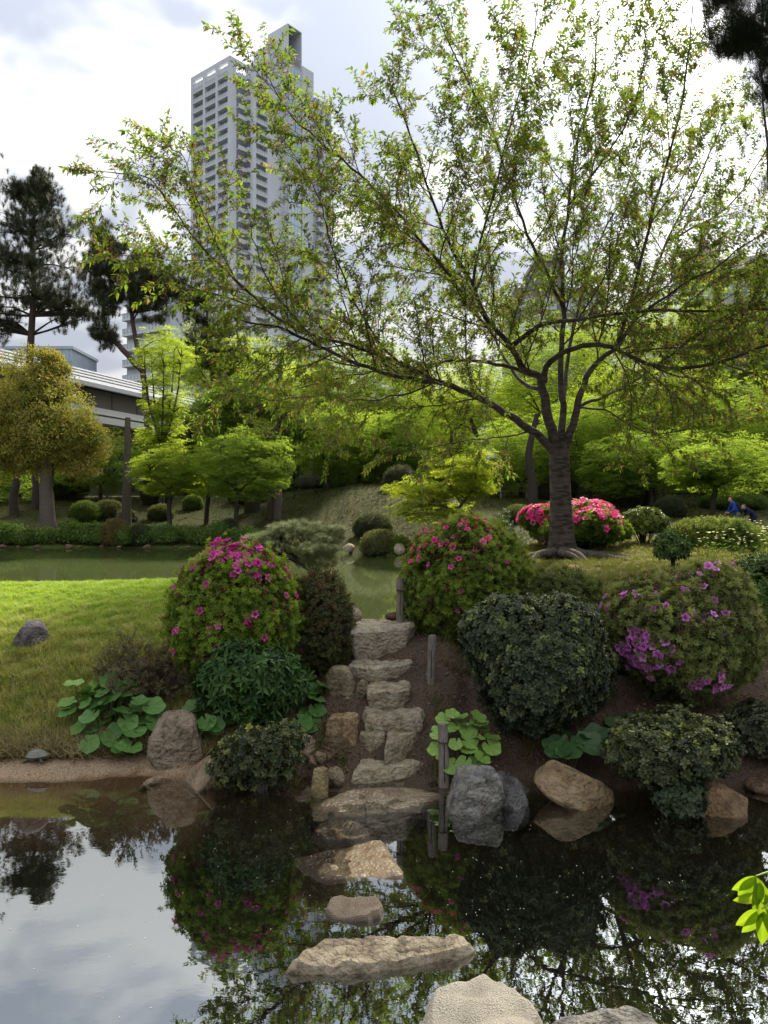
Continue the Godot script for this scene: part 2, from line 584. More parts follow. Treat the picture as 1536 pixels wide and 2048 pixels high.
# ---------------------------------------------------------------- stones
func rock_mesh(sd: int, size: Vector3, cuts: int, rough: float, m: Material, sub := 12, tone := Color.WHITE, top := 9.0, blocky := false) -> ArrayMesh:
	var r := RandomNumberGenerator.new()
	r.seed = sd
	var soft := 0.022
	var pn := []
	var pd := []
	for k in cuts:
		var z := r.randf_range(-0.7, 1.0)
		var t := r.randf_range(0, TAU)
		var q := sqrt(1.0 - minf(z * z, 1.0))
		pn.append(Vector3(q * cos(t), z, q * sin(t)))
		pd.append(r.randf_range(0.62, 0.9))
	if blocky:
		var tb := r.randf_range(-0.3, 0.3)
		for k in 4:
			var a := tb + k * PI / 2 + r.randf_range(-0.2, 0.2)
			pn.append(Vector3(cos(a), r.randf_range(0.0, 0.35), sin(a)).normalized())
			pd.append(r.randf_range(0.62, 0.74))
	if top < 5.0:
		pn.append(Vector3(r.randf_range(-0.06, 0.06), 1, r.randf_range(-0.06, 0.06)).normalized())
		pd.append(top)
	var mb := MB.new()
	var key := {}
	var axes := [[Vector3.RIGHT, Vector3.UP, Vector3.BACK], [Vector3.LEFT, Vector3.UP, Vector3.FORWARD], [Vector3.UP, Vector3.BACK, Vector3.RIGHT], [Vector3.DOWN, Vector3.BACK, Vector3.LEFT], [Vector3.BACK, Vector3.UP, Vector3.LEFT], [Vector3.FORWARD, Vector3.UP, Vector3.RIGHT]]
	for ax in axes:
		var grid := PackedInt32Array()
		for j in sub + 1:
			for k in sub + 1:
				var d: Vector3 = (ax[0] + ax[1] * tan((2.0 * j / sub - 1.0) * PI / 4) + ax[2] * tan((2.0 * k / sub - 1.0) * PI / 4)).normalized()
				var id := Vector3i((d * 4096.0).round())
				if not key.has(id):
					var s := 1.0
					for q in pn.size():
						var f: float = d.dot(pn[q])
						if f > 0.05:
							var e: float = pd[q] / f
							var h := clampf(0.5 + 0.5 * (s - e) / soft, 0.0, 1.0)
							s = lerpf(s, e, h) - soft * h * (1.0 - h)
					var p := d * s * size
					var o := Vector3(sd * 3.7, sd * 1.3, 0)
					var f1 := nf.get_noise_3dv(p * 4.0 / maxf(size.x, 0.1) + o)
					var f2 := nz.get_noise_3dv(p * 140.0 + o * 9.0)
					var f3 := 1.0 - absf(nf.get_noise_3dv(p * 2.2 / maxf(size.x, 0.1) + o * 1.7)) * 2.0
					p += d * (f1 * rough * 0.32 + f2 * rough * 0.22 - 0.45 * rough * smoothstep(0.86, 1.0, f3)) * minf(size.y, size.x)
					key[id] = mb.v.size()
					mb.v.append(p)
					mb.n.append(d)
					var tn := 0.88 + 0.4 * nf.get_noise_3dv(p * 3.2 + o * 2.0) - 0.25 * smoothstep(0.9, 1.0, f3)
					mb.c.append(Color(tone.r * tn, tone.g * tn, tone.b * tn))
				grid.append(key[id])
		for j in sub:
			for k in sub:
				var a := j * (sub + 1) + k
				for q in [a, a + 1, a + sub + 1, a + 1, a + sub + 2, a + sub + 1]:
					mb.i.append(grid[q])
	mb.smooth()
	var good := 0
	for q in range(0, mb.v.size(), 7):
		good += 1 if mb.n[q].dot(mb.v[q]) > 0 else -1
	if good < 0:
		for q in range(0, mb.i.size(), 3):
			var t := mb.i[q]
			mb.i[q] = mb.i[q + 1]
			mb.i[q + 1] = t
		mb.smooth()
	return mb.done(m)


func rock(called: String, label: String, where: Vector3, size: Vector3, sd: int, m: Material, opt := {}) -> Node3D:
	var o := part(self, called, rock_mesh(sd, size, opt.get("cuts", 9), opt.get("rough", 0.16), m, opt.get("sub", 20), opt.get("tone", Color.WHITE), opt.get("top", 9.0), opt.has("blocky")), where)
	o.rotation = Vector3(opt.get("pitch", 0.0), opt.get("yaw", 0.0), opt.get("roll", 0.0))
	tag(o, label, opt.get("cat", "rock"), opt.get("group", ""))
	return o


# a slab whose outline is given on the level of its top: points [u, v] of the photograph at height y
func flag_stone(called: String, label: String, outline: Array, y: float, thick: float, m: Material, opt := {}) -> Node3D:
	var base: Array[Vector3] = []
	var mid := Vector3.ZERO
	for p in outline:
		var d: float = (EYE - y) * F / (p[1] - 1024.0)
		base.append(pt(p[0], p[1], d))
		mid += base[-1]
	mid /= base.size()
	var segs := 64
	var ring: Array[Vector3] = []
	var nb := base.size()
	for k in segs:
		var f := float(k) / segs * nb
		var q := int(f)
		var t := f - q
		var p := base[q].cubic_interpolate(base[(q + 1) % nb], base[(q + nb - 1) % nb], base[(q + 2) % nb], t)
		p = p.lerp(base[q].lerp(base[(q + 1) % nb], t), opt.get("angular", 0.6)) - mid
		var wob: float = 1.0 + (0.012 if opt.has("under") else 0.035) * nf.get_noise_3dv(p * 14.0 + mid * 3.0)
		ring.append(Vector3(p.x * wob, 0, p.z * wob))
	var rough: float = opt.get("rough", 0.012)
	var tx: float = opt.get("tilt_x", 0.0)
	var tz: float = opt.get("tilt_z", 0.0)
	var bev: float = opt.get("bevel", 0.03)
	var flare: float = opt.get("flare", 0.06)
	var tone: Color = opt.get("tone", Color.WHITE)
	var mb := MB.new()
	var rows := 15
	var downs := 6
	for j in rows + downs + 2:
		for k in segs:
			var p := ring[k]
			var yy := 0.0
			if j <= rows:
				var s := float(j) / rows
				p *= s * (1.0 - bev * 0.5)
				yy = -bev * 1.1 * pow(smoothstep(opt.get("flat", 0.8), 1.0, s), 2.0)
			else:
				var s := float(j - rows - 1) / downs
				p *= (1.0 - bev * 0.5) + flare * sin(s * 2.2) + (0.05 if opt.has("under") else 0.09) * s * nf.get_noise_3dv(p * 9.0 + Vector3(0, s * 2.0, mid.z)) - opt.get("under", 0.0) * s * s
				yy = -bev * 1.1 - thick * s * (1.0 + 0.3 * nf.get_noise_3dv(p * 5.0 + mid))
			var wp := p + mid
			var f1 := nf.get_noise_3dv(wp * 5.0 + Vector3(0, yy * 5.0, 0))
			var f2 := nz.get_noise_3dv(wp * 160.0 + Vector3(0, yy * 160.0, 0))
			var ridge := 1.0 - absf(nf.get_noise_3dv(wp * 2.6 + Vector3(7, yy * 3.0, 0))) * 2.0
			yy += (f1 * 1.4 + f2 * 0.6) * rough - opt.get("crack", 0.0) * smoothstep(0.86, 1.0, ridge) + p.x * tx + p.z * tz
			if j > rows + 1:
				p += p.normalized() * (f1 * 1.2 + f2 * 1.2) * rough * (0.7 if opt.has("under") else 1.4)
			mb.v.append(Vector3(p.x, yy, p.z))
			mb.n.append(Vector3.UP)
			var tn := 0.9 + 0.35 * f1 - 0.3 * smoothstep(0.88, 1.0, ridge) * signf(opt.get("crack", 0.0))
			if y < 0.2 and yy + y < -0.008:   # dimness below the waterline, painted into the stone's tone
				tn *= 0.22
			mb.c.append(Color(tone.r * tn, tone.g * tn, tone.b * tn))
	for j in rows + downs + 1:
		if j == rows:
			continue
		for k in segs:
			var a := j * segs + k
			var b := j * segs + (k + 1) % segs
			for q in [a, b, a + segs, b, b + segs, a + segs]:
				mb.i.append(q)
	mb.smooth()
	var up := 0.0
	for q in range(segs * 5, segs * 9):
		up += mb.n[q].y
	if up < 0.0:
		for q in range(0, mb.i.size(), 3):
			var t := mb.i[q]
			mb.i[q] = mb.i[q + 1]
			mb.i[q + 1] = t
		mb.smooth()
	for k in segs:
		mb.n[k] = mb.n[segs + k]
	var o := part(self, called, mb.done(m), mid)
	tag(o, label, opt.get("cat", "stone"), opt.get("group", ""))
	return o


# ---------------------------------------------------------------- sprigs: small meshes that are strewn through crowns and shrubs
var S := {}


func tone(r: RandomNumberGenerator, spread := 0.18) -> Color:
	var t := 1.0 + r.randf_range(-spread, spread)
	return Color(t * (1.0 + r.randf_range(-0.05, 0.08)), t, t * (1.0 + r.randf_range(-0.1, 0.1)))


func make_sprigs() -> void:
	var r := RandomNumberGenerator.new()
	r.seed = 42
	# a whorl of narrow leaves round a shoot
	var mb := MB.new()
	for k in 9:
		var a := k * 2.4
		var up := 0.25 + 0.9 * float(k) / 9
		mb.leaf2(Vector3(0, 0.012 * k / 9.0, 0), Vector3(cos(a), up, sin(a)), Vector3.UP, r.randf_range(0.028, 0.042), 0.013, tone(r))
	S.azalea = mb.done(M.leaf)
	# roundish leathery leaves in a rosette
	mb = MB.new()
	for k in 7:
		var a := k * 2.4
		var up := 0.0 + 0.9 * float(k) / 7
		mb.leaf(Vector3(0, 0.01 * k / 7.0, 0), Vector3(cos(a), up, sin(a)), Vector3.UP, r.randf_range(0.034, 0.05), 0.027, 0.1, tone(r, 0.25), 0.6)
	mb.tube([Vector3(0, -0.06, 0), Vector3(0, 0.01, 0)], [0.0022, 0.0018], 3, Color(0.5, 0.45, 0.4))
	S.round_leaf = mb.done(M.leaf_gloss)
	# long pointed glossy leaves
	mb = MB.new()
	for k in 8:
		var a := k * 2.4
		var up := -0.1 + 1.0 * float(k) / 8
		mb.leaf(Vector3(0, 0.03 * k / 8.0, 0), Vector3(cos(a), up, sin(a)), Vector3.UP, r.randf_range(0.07, 0.11), 0.036, 0.2, tone(r, 0.22))
	S.glossy = mb.done(M.leaf_gloss)
	# tiny leaves along a few twigs
	mb = MB.new()
	for q in 3:
		var dir := Vector3(r.randf_range(-0.6, 0.6), 1, r.randf_range(-0.6, 0.6)).normalized()
		mb.tube([Vector3.ZERO, dir * 0.09], [0.0016, 0.0008], 3, Color(0.6, 0.5, 0.42))
		for k in 9:
			var a := k * 2.4
			mb.leaf2(dir * (0.01 + 0.009 * k), Vector3(cos(a), 0.5, sin(a)), Vector3.UP, r.randf_range(0.014, 0.022), 0.010, tone(r, 0.25))
	S.tiny = mb.done(M.leaf)
	# a spray of maple leaves, spread flat
	mb = MB.new()
	for k in 16:
		var a := r.randf_range(0, TAU)
		var d := 0.17 * sqrt(r.randf())
		var b := Vector3(cos(a) * d, r.randf_range(-0.03, 0.03), sin(a) * d)
		var out := Vector3(cos(a + r.randf_range(-1, 1)), r.randf_range(-0.55, 0.05), sin(a + r.randf_range(-1, 1)))
		var tn := tone(r, 0.22)
		var side := out.cross(Vector3.UP).normalized()
		for f in [-0.75, 0.0, 0.75]:
			mb.leaf2(b, out + side * f, Vector3(r.randf_range(-0.3, 0.3), 1, r.randf_range(-0.3, 0.3)), 0.068 if f == 0.0 else 0.055, 0.022, tn)
	S.maple = mb.done(M.leaf_thin)
	# a clump of plain leaves
	mb = MB.new()
	for k in 20:
		var d := Vector3(r.randf_range(-1, 1), r.randf_range(-0.5, 1), r.randf_range(-1, 1))
		mb.leaf2(d * 0.11, d + Vector3(0, -0.2, 0), Vector3(r.randf_range(-0.6, 0.6), 1, r.randf_range(-0.6, 0.6)), r.randf_range(0.07, 0.11), 0.05, tone(r, 0.25))
	S.clump = mb.done(M.leaf)
	# pine needles in an upward tuft
	mb = MB.new()
	for k in 46:
		var a := k * 2.4
		var up := r.randf_range(0.1, 1.3)
		var d := Vector3(cos(a), up, sin(a)).normalized()
		var b := Vector3(0, r.randf_range(-0.08, 0.06), 0)
		var s := d.cross(Vector3.UP).normalized() * 0.006
		mb.tri(b - s, b + d * r.randf_range(0.13, 0.2), b + s, tone(r, 0.3))
	S.pine = mb.done(M.needle)
	# long fine needles of a near pine
	mb = MB.new()
	for k in 70:
		var a := k * 2.4
		var up := r.randf_range(-0.15, 1.5)
		var d := Vector3(cos(a), up, sin(a)).normalized()
		var b := Vector3(0, r.randf_range(-0.10, 0.05), 0)
		var s := d.cross(Vector3.UP).normalized() * 0.0011
		mb.tri(b - s, b + d * r.randf_range(0.12, 0.19) + Vector3(0, -0.01, 0), b + s, tone(r, 0.3))
	S.fine_pine = mb.done(M.needle)
	# cherry leaves along a short drooping twig
	mb = MB.new()
	mb.leaf(Vector3.ZERO, Vector3(0, 1, 0), Vector3(0, 0, 1), 1.0, 0.46, 0.18, Color.WHITE, 0.42)
	S.cherry_leaf = mb.done(M.leaf_thin)
	# what is left of the blossom: thin red stalks with a calyx
	mb = MB.new()
	for k in 5:
		var d := Vector3(r.randf_range(-1, 1), r.randf_range(-1.2, 0.2), r.randf_range(-1, 1)).normalized()
		mb.tube([Vector3.ZERO, d * 0.04], [0.0012, 0.0010], 3, Color(0.9, 0.9, 0.9))
		for f in 3:
			mb.leaf2(d * 0.038, d + rdir() * 0.7, Vector3.UP, 0.016, 0.008, tone(r, 0.3))
	S.calyx = mb.done(M.leaf)
	# a tuft of grass
	mb = MB.new()
	for k in 11:
		var a := r.randf_range(0, TAU)
		var b := Vector3(r.randf_range(-0.025, 0.025), -0.01, r.randf_range(-0.025, 0.025))
		var lean := Vector3(cos(a), 0, sin(a)) * r.randf_range(0.15, 0.9)
		var hgh := r.randf_range(0.035, 0.075)
		var s := Vector3(-sin(a), 0, cos(a)) * 0.0022
		var m1 := b + Vector3(0, hgh * 0.6, 0) + lean * hgh * 0.35
		var tip := b + Vector3(0, hgh, 0) + lean * hgh
		var cc := tone(r, 0.3)
		mb.quad(b - s, m1 - s * 0.8, m1 + s * 0.8, b + s, cc)
		mb.tri(m1 - s * 0.8, tip, m1 + s * 0.8, cc)
	S.grass = mb.done(M.leaf)
	# a fallen leaf
	mb = MB.new()
	mb.leaf(Vector3(-0.5, 0, 0), Vector3.RIGHT, Vector3.UP, 1.0, 0.5, -0.15)
	S.flake = mb.done(M.plain)
	# an azalea flower: five petals in a funnel and a few stamens
	mb = MB.new()
	for k in 5:
		var a := TAU * k / 5
		var o := Vector3(cos(a), 0, sin(a))
		var sd := Vector3(-sin(a), 0, cos(a))
		var b := o * 0.10 + Vector3(0, 0.0, 0)
		var m1 := o * 0.55 + Vector3(0, 0.55, 0)
		var t1 := o * 1.0 + Vector3(0, 0.62, 0) - sd * 0.2
		var t2 := o * 1.0 + Vector3(0, 0.6, 0) + sd * 0.2
		var cc := Color(1, 1, 1) * r.randf_range(0.85, 1.1)
		mb.tri(b, m1 - sd * 0.44, m1, cc); mb.tri(b, m1, m1 + sd * 0.44, cc)
		mb.tri(m1 - sd * 0.44, t1, m1, cc * 1.05); mb.tri(m1, t1, t2, cc * 1.1); mb.tri(m1, t2, m1 + sd * 0.44, cc * 1.05)
	for k in 3:
		var a := k * 2.1
		mb.tube([Vector3.ZERO, Vector3(cos(a) * 0.12, 1.0, sin(a) * 0.12)], [0.02, 0.015], 3, Color(0.9, 0.6, 0.8))
	S.blossom = mb
	# a few daisies-like white flower heads on thin stalks
	mb = MB.new()
	for k in 3:
		var b := Vector3(r.randf_range(-0.07, 0.07), 0, r.randf_range(-0.07, 0.07))
		var t := b + Vector3(r.randf_range(-0.06, 0.06), r.randf_range(0.22, 0.42), r.randf_range(-0.06, 0.06))
		mb.tube([b, t], [0.003, 0.002], 3, Color(0.12, 0.2, 0.05))
		for q in 5:
			mb.leaf2(t, Vector3(cos(q * 1.26), 0.3, sin(q * 1.26)), Vector3.UP, 0.022, 0.014, Color(0.8, 0.8, 0.75))
		for q in 3:
			mb.leaf2(b.lerp(t, 0.2 * q + 0.1), Vector3(cos(q * 2.2), 0.6, sin(q * 2.2)), Vector3.UP, 0.07, 0.012, Color(0.14, 0.22, 0.05))
	S.white_flower = mb.done(M.leaf)


# a wide round leaf on its stalk (leopard plant): foot at the origin
func round_leaf_mesh(sd: int, rad: float, col: Color, m: Material) -> ArrayMesh:
	var r := RandomNumberGenerator.new()
	r.seed = sd
	var mb := MB.new()
	var segs := 22
	var rings := [0.0, 0.35, 0.7, 1.0]
	var ph := r.randf_range(0, TAU)
	for j in rings.size():
		for k in segs + 1:
			var a := -PI + 0.16 + (TAU - 0.32) * k / segs
			var q: float = rings[j]
			var e := q * rad * (1.0 + 0.06 * sin(a * 5.0 + ph) * q)
			var y := rad * (0.28 * q * q - 0.10 * q + 0.07 * sin(a * 5.0 + ph) * q * q + 0.025 * (1.0 if k % 2 else -1.0) * q)
			mb.v.append(Vector3(sin(a) * e, y, cos(a) * e + 0.3 * rad * q))
			mb.n.append(Vector3.UP)
			var vein := 1.18 if k % 4 == 0 else 0.95
			mb.c.append(col * (vein * (0.92 + 0.12 * q)))
	for j in rings.size() - 1:
		for k in segs:
			var a := j * (segs + 1) + k
			for q in [a, a + 1, a + segs + 1, a + 1, a + segs + 2, a + segs + 1]:
				mb.i.append(q)
	mb.smooth()
	if mb.n[segs * 2].y < 0.0:
		for q in range(0, mb.i.size(), 3):
			var t := mb.i[q]
			mb.i[q] = mb.i[q + 1]
			mb.i[q + 1] = t
		mb.smooth()
	return mb.done(m)


# ---------------------------------------------------------------- shrubs
# a mound of shoots: n of them through the outer shell of a lumpy ellipsoid that stands on base
var skins := {}


func shrub_points(size: Vector3, n: int, lump: float, sd: int, shell: float, low: float, lobes: int) -> Array:
	var out := []
	var balls := [[Vector3.ZERO, 1.0]]
	if lobes:
		balls = [[Vector3.ZERO, 0.84]]
		for k in lobes:
			var a := TAU * (k + rr(-0.3, 0.3)) / lobes
			var h := rr(-0.35, 0.75)
			var w := sqrt(1.0 - h * h)
			var r := rr(0.36, 0.56)
			balls.append([Vector3(cos(a) * w, h, sin(a) * w) * (1.16 - r), r * 1.1])
	while out.size() < n:
		var b: Array = balls[rnd.randi() % balls.size()]
		if rnd.randf() > b[1] * b[1] * 2.2:
			continue
		var d := rdir()
		var k := 1.0 + lump * nf.get_noise_3dv(d * 2.4 + Vector3(sd, 0, sd)) + lump * 0.6 * nf.get_noise_3dv(d * 6.0 + Vector3(0, sd, 0)) + lump * 0.35 * nf.get_noise_3dv(d * 14.0 + Vector3(0, 0, sd))
		var s := 1.04 - shell * pow(rnd.randf(), 1.6) + 0.10 * pow(rnd.randf(), 6.0)
		var p: Vector3 = b[0] + d * b[1] * k * s
		if p.y < low:
			continue
		var hidden := false
		if lobes:
			for q in balls:
				if q[0] != b[0] and (p - q[0]).length() < q[1] * 0.8:
					hidden = rnd.randf() < 0.85
					break
		if not hidden:
			out.append([p * size, Vector3(d.x / size.x, d.y / size.y, d.z / size.z).normalized(), s])
	return out


func shrub(called: String, label: String, where: Vector3, size: Vector3, sprig: Mesh, n: int, ca: Color, cb: Color, opt := {}) -> Node3D:
	var t := thing(called, label, opt.get("cat", "shrub"), where, opt.get("group", ""))
	var sd: int = opt.get("seed", int(where.x * 100) + int(where.z * 37))
	var lift: float = opt.get("lift", 0.42)          # how high the middle stands, as a share of the height
	var mid := Vector3(0, size.y * lift, 0)
	var half := Vector3(size.x, size.y * (1.0 - lift), size.z)
	var xf := []
	var tint := PackedColorArray()
	skins[t] = []
	var low: float = opt.get("low", -0.75)
	var up: float = opt.get("up", 0.35)
	var big: float = opt.get("big", 1.0)
	for e in shrub_points(half, n, opt.get("lump", 0.14), sd, opt.get("shell", 0.32), low, opt.get("lobes", 0)):
		var p: Vector3 = e[0] + mid
		if e[0].y < 0.0:
			p.y = mid.y + e[0].y * (lift / (1.0 - lift))
		if p.y < 0.0 and not opt.has("hang"):
			continue
		if e[2] > 0.97 and e[2] < 1.07:
			skins[t].append([p, e[1]])
		var dir: Vector3 = (e[1] + Vector3(0, up, 0) + rdir() * 0.55).normalized()
		var sc := big * rr(0.8, 1.25)
		xf.append(Transform3D(basis_y(dir, rr(0, TAU)).scaled(Vector3.ONE * sc), p))
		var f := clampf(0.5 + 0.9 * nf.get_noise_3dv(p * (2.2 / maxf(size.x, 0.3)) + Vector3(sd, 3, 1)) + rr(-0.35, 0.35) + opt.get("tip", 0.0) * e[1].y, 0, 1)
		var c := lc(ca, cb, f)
		if opt.has("accent") and rnd.randf() < opt.get("accent_share", 0.1) * (0.4 + 1.2 * maxf(e[1].y, 0.0)):
			c = opt.accent
		tint.append(c)
	var singles: int = opt.get("singles", 0)
	if singles:
		# the shoots nearest to the viewer are pieces of their own
		var eye := Vector3(0, EYE, 0) - where
		var order := range(xf.size())
		order.sort_custom(func(a, b): return (xf[a].origin - eye).length_squared() < (xf[b].origin - eye).length_squared())
		var kinds := []
		for k in 4:
			var m: StandardMaterial3D = sprig.surface_get_material(0).duplicate()
			m.albedo_color = lc(ca, cb, k / 3.0).linear_to_srgb()
			var copy: ArrayMesh = sprig.duplicate()
			copy.surface_set_material(0, m)
			kinds.append(copy)
		var drop := {}
		for k in mini(singles, order.size()):
			var o := part(t, "leaf_rosette", kinds[rnd.randi() % 4])
			o.transform = xf[order[k]]
			drop[order[k]] = true
		var xf2 := []
		var tint2 := PackedColorArray()
		for k in xf.size():
			if not drop.has(k):
				xf2.append(xf[k])
				tint2.append(tint[k])
		xf = xf2
		tint = tint2
	scatter(t, "foliage", sprig, xf, tint)
	# stems that fork from the foot into the mound
	var mb := MB.new()
	var stems: int = opt.get("stems", 9)
	for k in stems:
		var d := rdir()
		d.y = absf(d.y) * 0.8 + 0.35
		d = d.normalized()
		var tip := Vector3(d.x * half.x, 0, d.z * half.z) * 0.8 + Vector3(0, mid.y + d.y * half.y * 0.75, 0)
		var a := Vector3(rr(-0.08, 0.08) * size.x, -0.05, rr(-0.08, 0.08) * size.z)
		var b := a.lerp(tip, 0.45) + Vector3(rr(-0.1, 0.1) * size.x, 0.08 * size.y, rr(-0.1, 0.1) * size.z)
		var th: float = opt.get("stem", 0.012)
		mb.tube([a, a.lerp(b, 0.5) + rdir() * 0.03 * size.x, b, b.lerp(tip, 0.5) + rdir() * 0.03 * size.x, tip], [th, th * 0.85, th * 0.65, th * 0.45, th * 0.2], 4)
		for q in 4:
			var f := b.lerp(tip, rr(0, 0.7))
			var g := f + (rdir() + d).normalized() * rr(0.15, 0.4) * half.x
			mb.tube([f, f.lerp(g, 0.5) + rdir() * 0.02, g], [th * 0.4, th * 0.3, th * 0.12], 3)
	part(t, "stems", mb.done(opt.get("stem_mat", M.twig)))
	return t


func flower(t: Node3D, p: Vector3, out: Vector3, sz: float, mats: Array) -> void:
	var o := part(t, "blossom", mats[rnd.randi() % mats.size()], p)
	o.basis = basis_y(out + rdir() * 0.35, rr(0, TAU)).scaled(Vector3.ONE * sz)


func blossom_meshes(cols: Array) -> Array:
	var out := []
	for c in cols:
		var m: StandardMaterial3D = M.petal.duplicate()
		m.albedo_color = (c as Color).linear_to_srgb()
		var src: MB = S.blossom
		out.append(src.done(m))
	return out


# ---------------------------------------------------------------- trees
func smooth_line(p: Array, per: int, jit: float) -> Array:
	var out := []
	for k in p.size() - 1:
		var a: Vector3 = p[maxi(k - 1, 0)]
		var b: Vector3 = p[k]
		var c: Vector3 = p[k + 1]
		var d: Vector3 = p[mini(k + 2, p.size() - 1)]
		for q in per:
			var t := float(q) / per
			var x := b.cubic_interpolate(c, a, d, t)
			if k + q > 0:
				x += Vector3(nf.get_noise_3dv(x * 3.1), nf.get_noise_3dv(x * 3.3 + Vector3(9, 0, 0)), nf.get_noise_3dv(x * 2.9 + Vector3(0, 9, 0))) * jit
			out.append(x)
	out.append(p[-1])
	return out


func taper(n: int, a: float, b: float, pw := 1.0) -> Array:
	var out := []
	for k in n:
		out.append(lerpf(a, b, pow(float(k) / maxi(n - 1, 1), pw)))
	return out


# a background tree. crown: boxes [u0, u1, v0, v1] of the photograph at the distance d, filled with pads (flat layers) or lobes (round clumps) of sprays
func tree(called: String, label: String, cat: String, foot: Vector3, boxes: Array, style: Dictionary, group := "") -> Node3D:
	var t := thing(called, label, cat, foot, group)
	var d := -foot.z
	var xf := []
	var tint := PackedColorArray()
	var mb := MB.new()
	var tr: float = style.get("trunk", 0.14)
	var stems: int = style.get("stems", 3)
	var lo := Vector3(1e9, 1e9, 1e9)
	var hi := -lo
	var pads := []
	for b in boxes:
		var c := pt((b[0] + b[1]) * 0.5, (b[2] + b[3]) * 0.5, d) - foot
		var hx: float = (b[1] - b[0]) * 0.5 / F * d
		var hy: float = (b[3] - b[2]) * 0.5 / F * d
		var hz: float = hx * style.get("deep", 0.8)
		c.z += style.get("dz", 0.0)
		lo = lo.min(c - Vector3(hx, hy, hz))
		hi = hi.max(c + Vector3(hx, hy, hz))
		var np: int = style.get("pads", 16) if boxes.size() == 1 else maxi(4, int(style.get("pads", 16) / boxes.size()))
		for k in np:
			var q := rdir() * pow(rnd.randf(), 0.35)
			var flat: float = style.get("flat", 0.3)
			var pr: float = hx * style.get("pad", 0.42) * rr(0.7, 1.25)
			pads.append([c + Vector3(q.x * (hx - pr * 0.7), q.y * maxf(hy - pr * flat, 0.05), q.z * (hz - pr * 0.7)), pr, pr * flat])
	# trunk and stems
	var top := (lo + hi) * 0.5
	var fork := Vector3(top.x * style.get("fork_x", 0.3), lo.y + (hi.y - lo.y) * style.get("fork", 0.15), top.z * 0.3)
	fork.y = maxf(fork.y, 0.25)
	var line: Array = style.get("line", [])
	var ends := []
	var tmat: Material = style.get("bark", M.bark_dark)
	if line.is_empty():
		if stems <= 1:
			line = [Vector3(0, -0.2, 0), fork * 0.5, fork, Vector3(top.x, top.y, top.z), Vector3(top.x, hi.y - (hi.y - lo.y) * 0.12, top.z)]
			var sl := smooth_line(line, 4, tr * 0.5)
			mb.tube(sl, taper(sl.size(), tr, tr * 0.15), 8)
			ends = sl.slice(5)
		else:
			var sl := smooth_line([Vector3(0, -0.2, 0), fork * 0.5 + Vector3(rr(-0.1, 0.1), 0, 0), fork], 4, tr * 0.4)
			mb.tube(sl, taper(sl.size(), tr * 1.25, tr), 8)
			for k in stems:
				var a := TAU * (k + rr(-0.2, 0.2)) / stems
				var e := Vector3(top.x + cos(a) * (hi.x - lo.x) * 0.3, lerpf(top.y, hi.y, rr(0.3, 0.8)), top.z + sin(a) * (hi.z - lo.z) * 0.3)
				var m1 := fork.lerp(e, 0.45) + Vector3(cos(a), 0, sin(a)) * (hi.x - lo.x) * 0.07
				var s2 := smooth_line([fork, m1, e], 5, tr * 0.6)
				mb.tube(s2, taper(s2.size(), tr * 0.72, tr * 0.12), 6)
				ends.append_array(s2.slice(2))
	else:
		for ln in line:
			var s2 := smooth_line(ln[0], 4, tr * 0.4)
			mb.tube(s2, taper(s2.size(), ln[1], ln[2]), 8)
			ends.append_array(s2.slice(s2.size() / 4))
	part(t, "trunk", mb.done(tmat))
	# a branch from the nearest stem to every pad
	var br := MB.new()
	for p in pads:
		var c: Vector3 = p[0]
		var best: Vector3 = ends[0]
		var bd := 1e9
		for e in ends:
			var q: float = (e - c).length() + (3.0 * maxf(e.y - c.y + 0.2, 0.0))
			if q < bd:
				bd = q
				best = e
		var m1 := best.lerp(c, 0.5) + Vector3(0, rr(-0.05, 0.12) * bd, 0)
		br.tube(smooth_line([best, m1, c], 3, 0.04), taper(7, tr * 0.3, tr * 0.06), 5)
		for q in style.get("twigs", 4):
			var e := c + Vector3(rr(-1, 1) * p[1], rr(-0.3, 0.5) * p[2], rr(-1, 1) * p[1]) * 0.8
			br.tube([c.lerp(m1, rr(0, 0.4)), c.lerp(e, 0.5), e], [tr * 0.12, tr * 0.08, tr * 0.03], 3)
	part(t, "branches", br.done(style.get("limb", tmat)), Vector3.ZERO, "stuff")
	# the sprays
	var n: int = style.get("n", 1500)
	var area := 0.0
	for p in pads:
		area += p[1] * p[1]
	var ca: Color = style.ca
	var cb: Color = style.cb
	for p in pads:
		var m := int(n * p[1] * p[1] / area * (1.0 - style.get("loose", 0.0)))
		var own := rr(-0.3, 0.3)
		for k in m:
			var q := rdir()
			var s: float = pow(rnd.randf(), style.get("fill", 0.4))
			var pos := Vector3(q.x * p[1], q.y * p[2], q.z * p[1]) * s
			pos.y -= style.get("droop", 0.0) * p[1] * pow(Vector2(pos.x, pos.z).length() / p[1], 2.0)
			pos += p[0]
			var dir := Vector3(q.x * 0.35, 1.0, q.z * 0.35) + rdir() * 0.3
			if style.has("round"):
				dir = q + Vector3(0, 0.5, 0) + rdir() * 0.5
			xf.append(Transform3D(basis_y(dir, rr(0, TAU)).scaled(Vector3.ONE * style.get("big", 1.0) * rr(0.75, 1.25)), pos))
			tint.append(lc(ca, cb, clampf(0.5 + own + rr(-0.4, 0.4), 0, 1)))
	var ln := int(n * style.get("loose", 0.0))
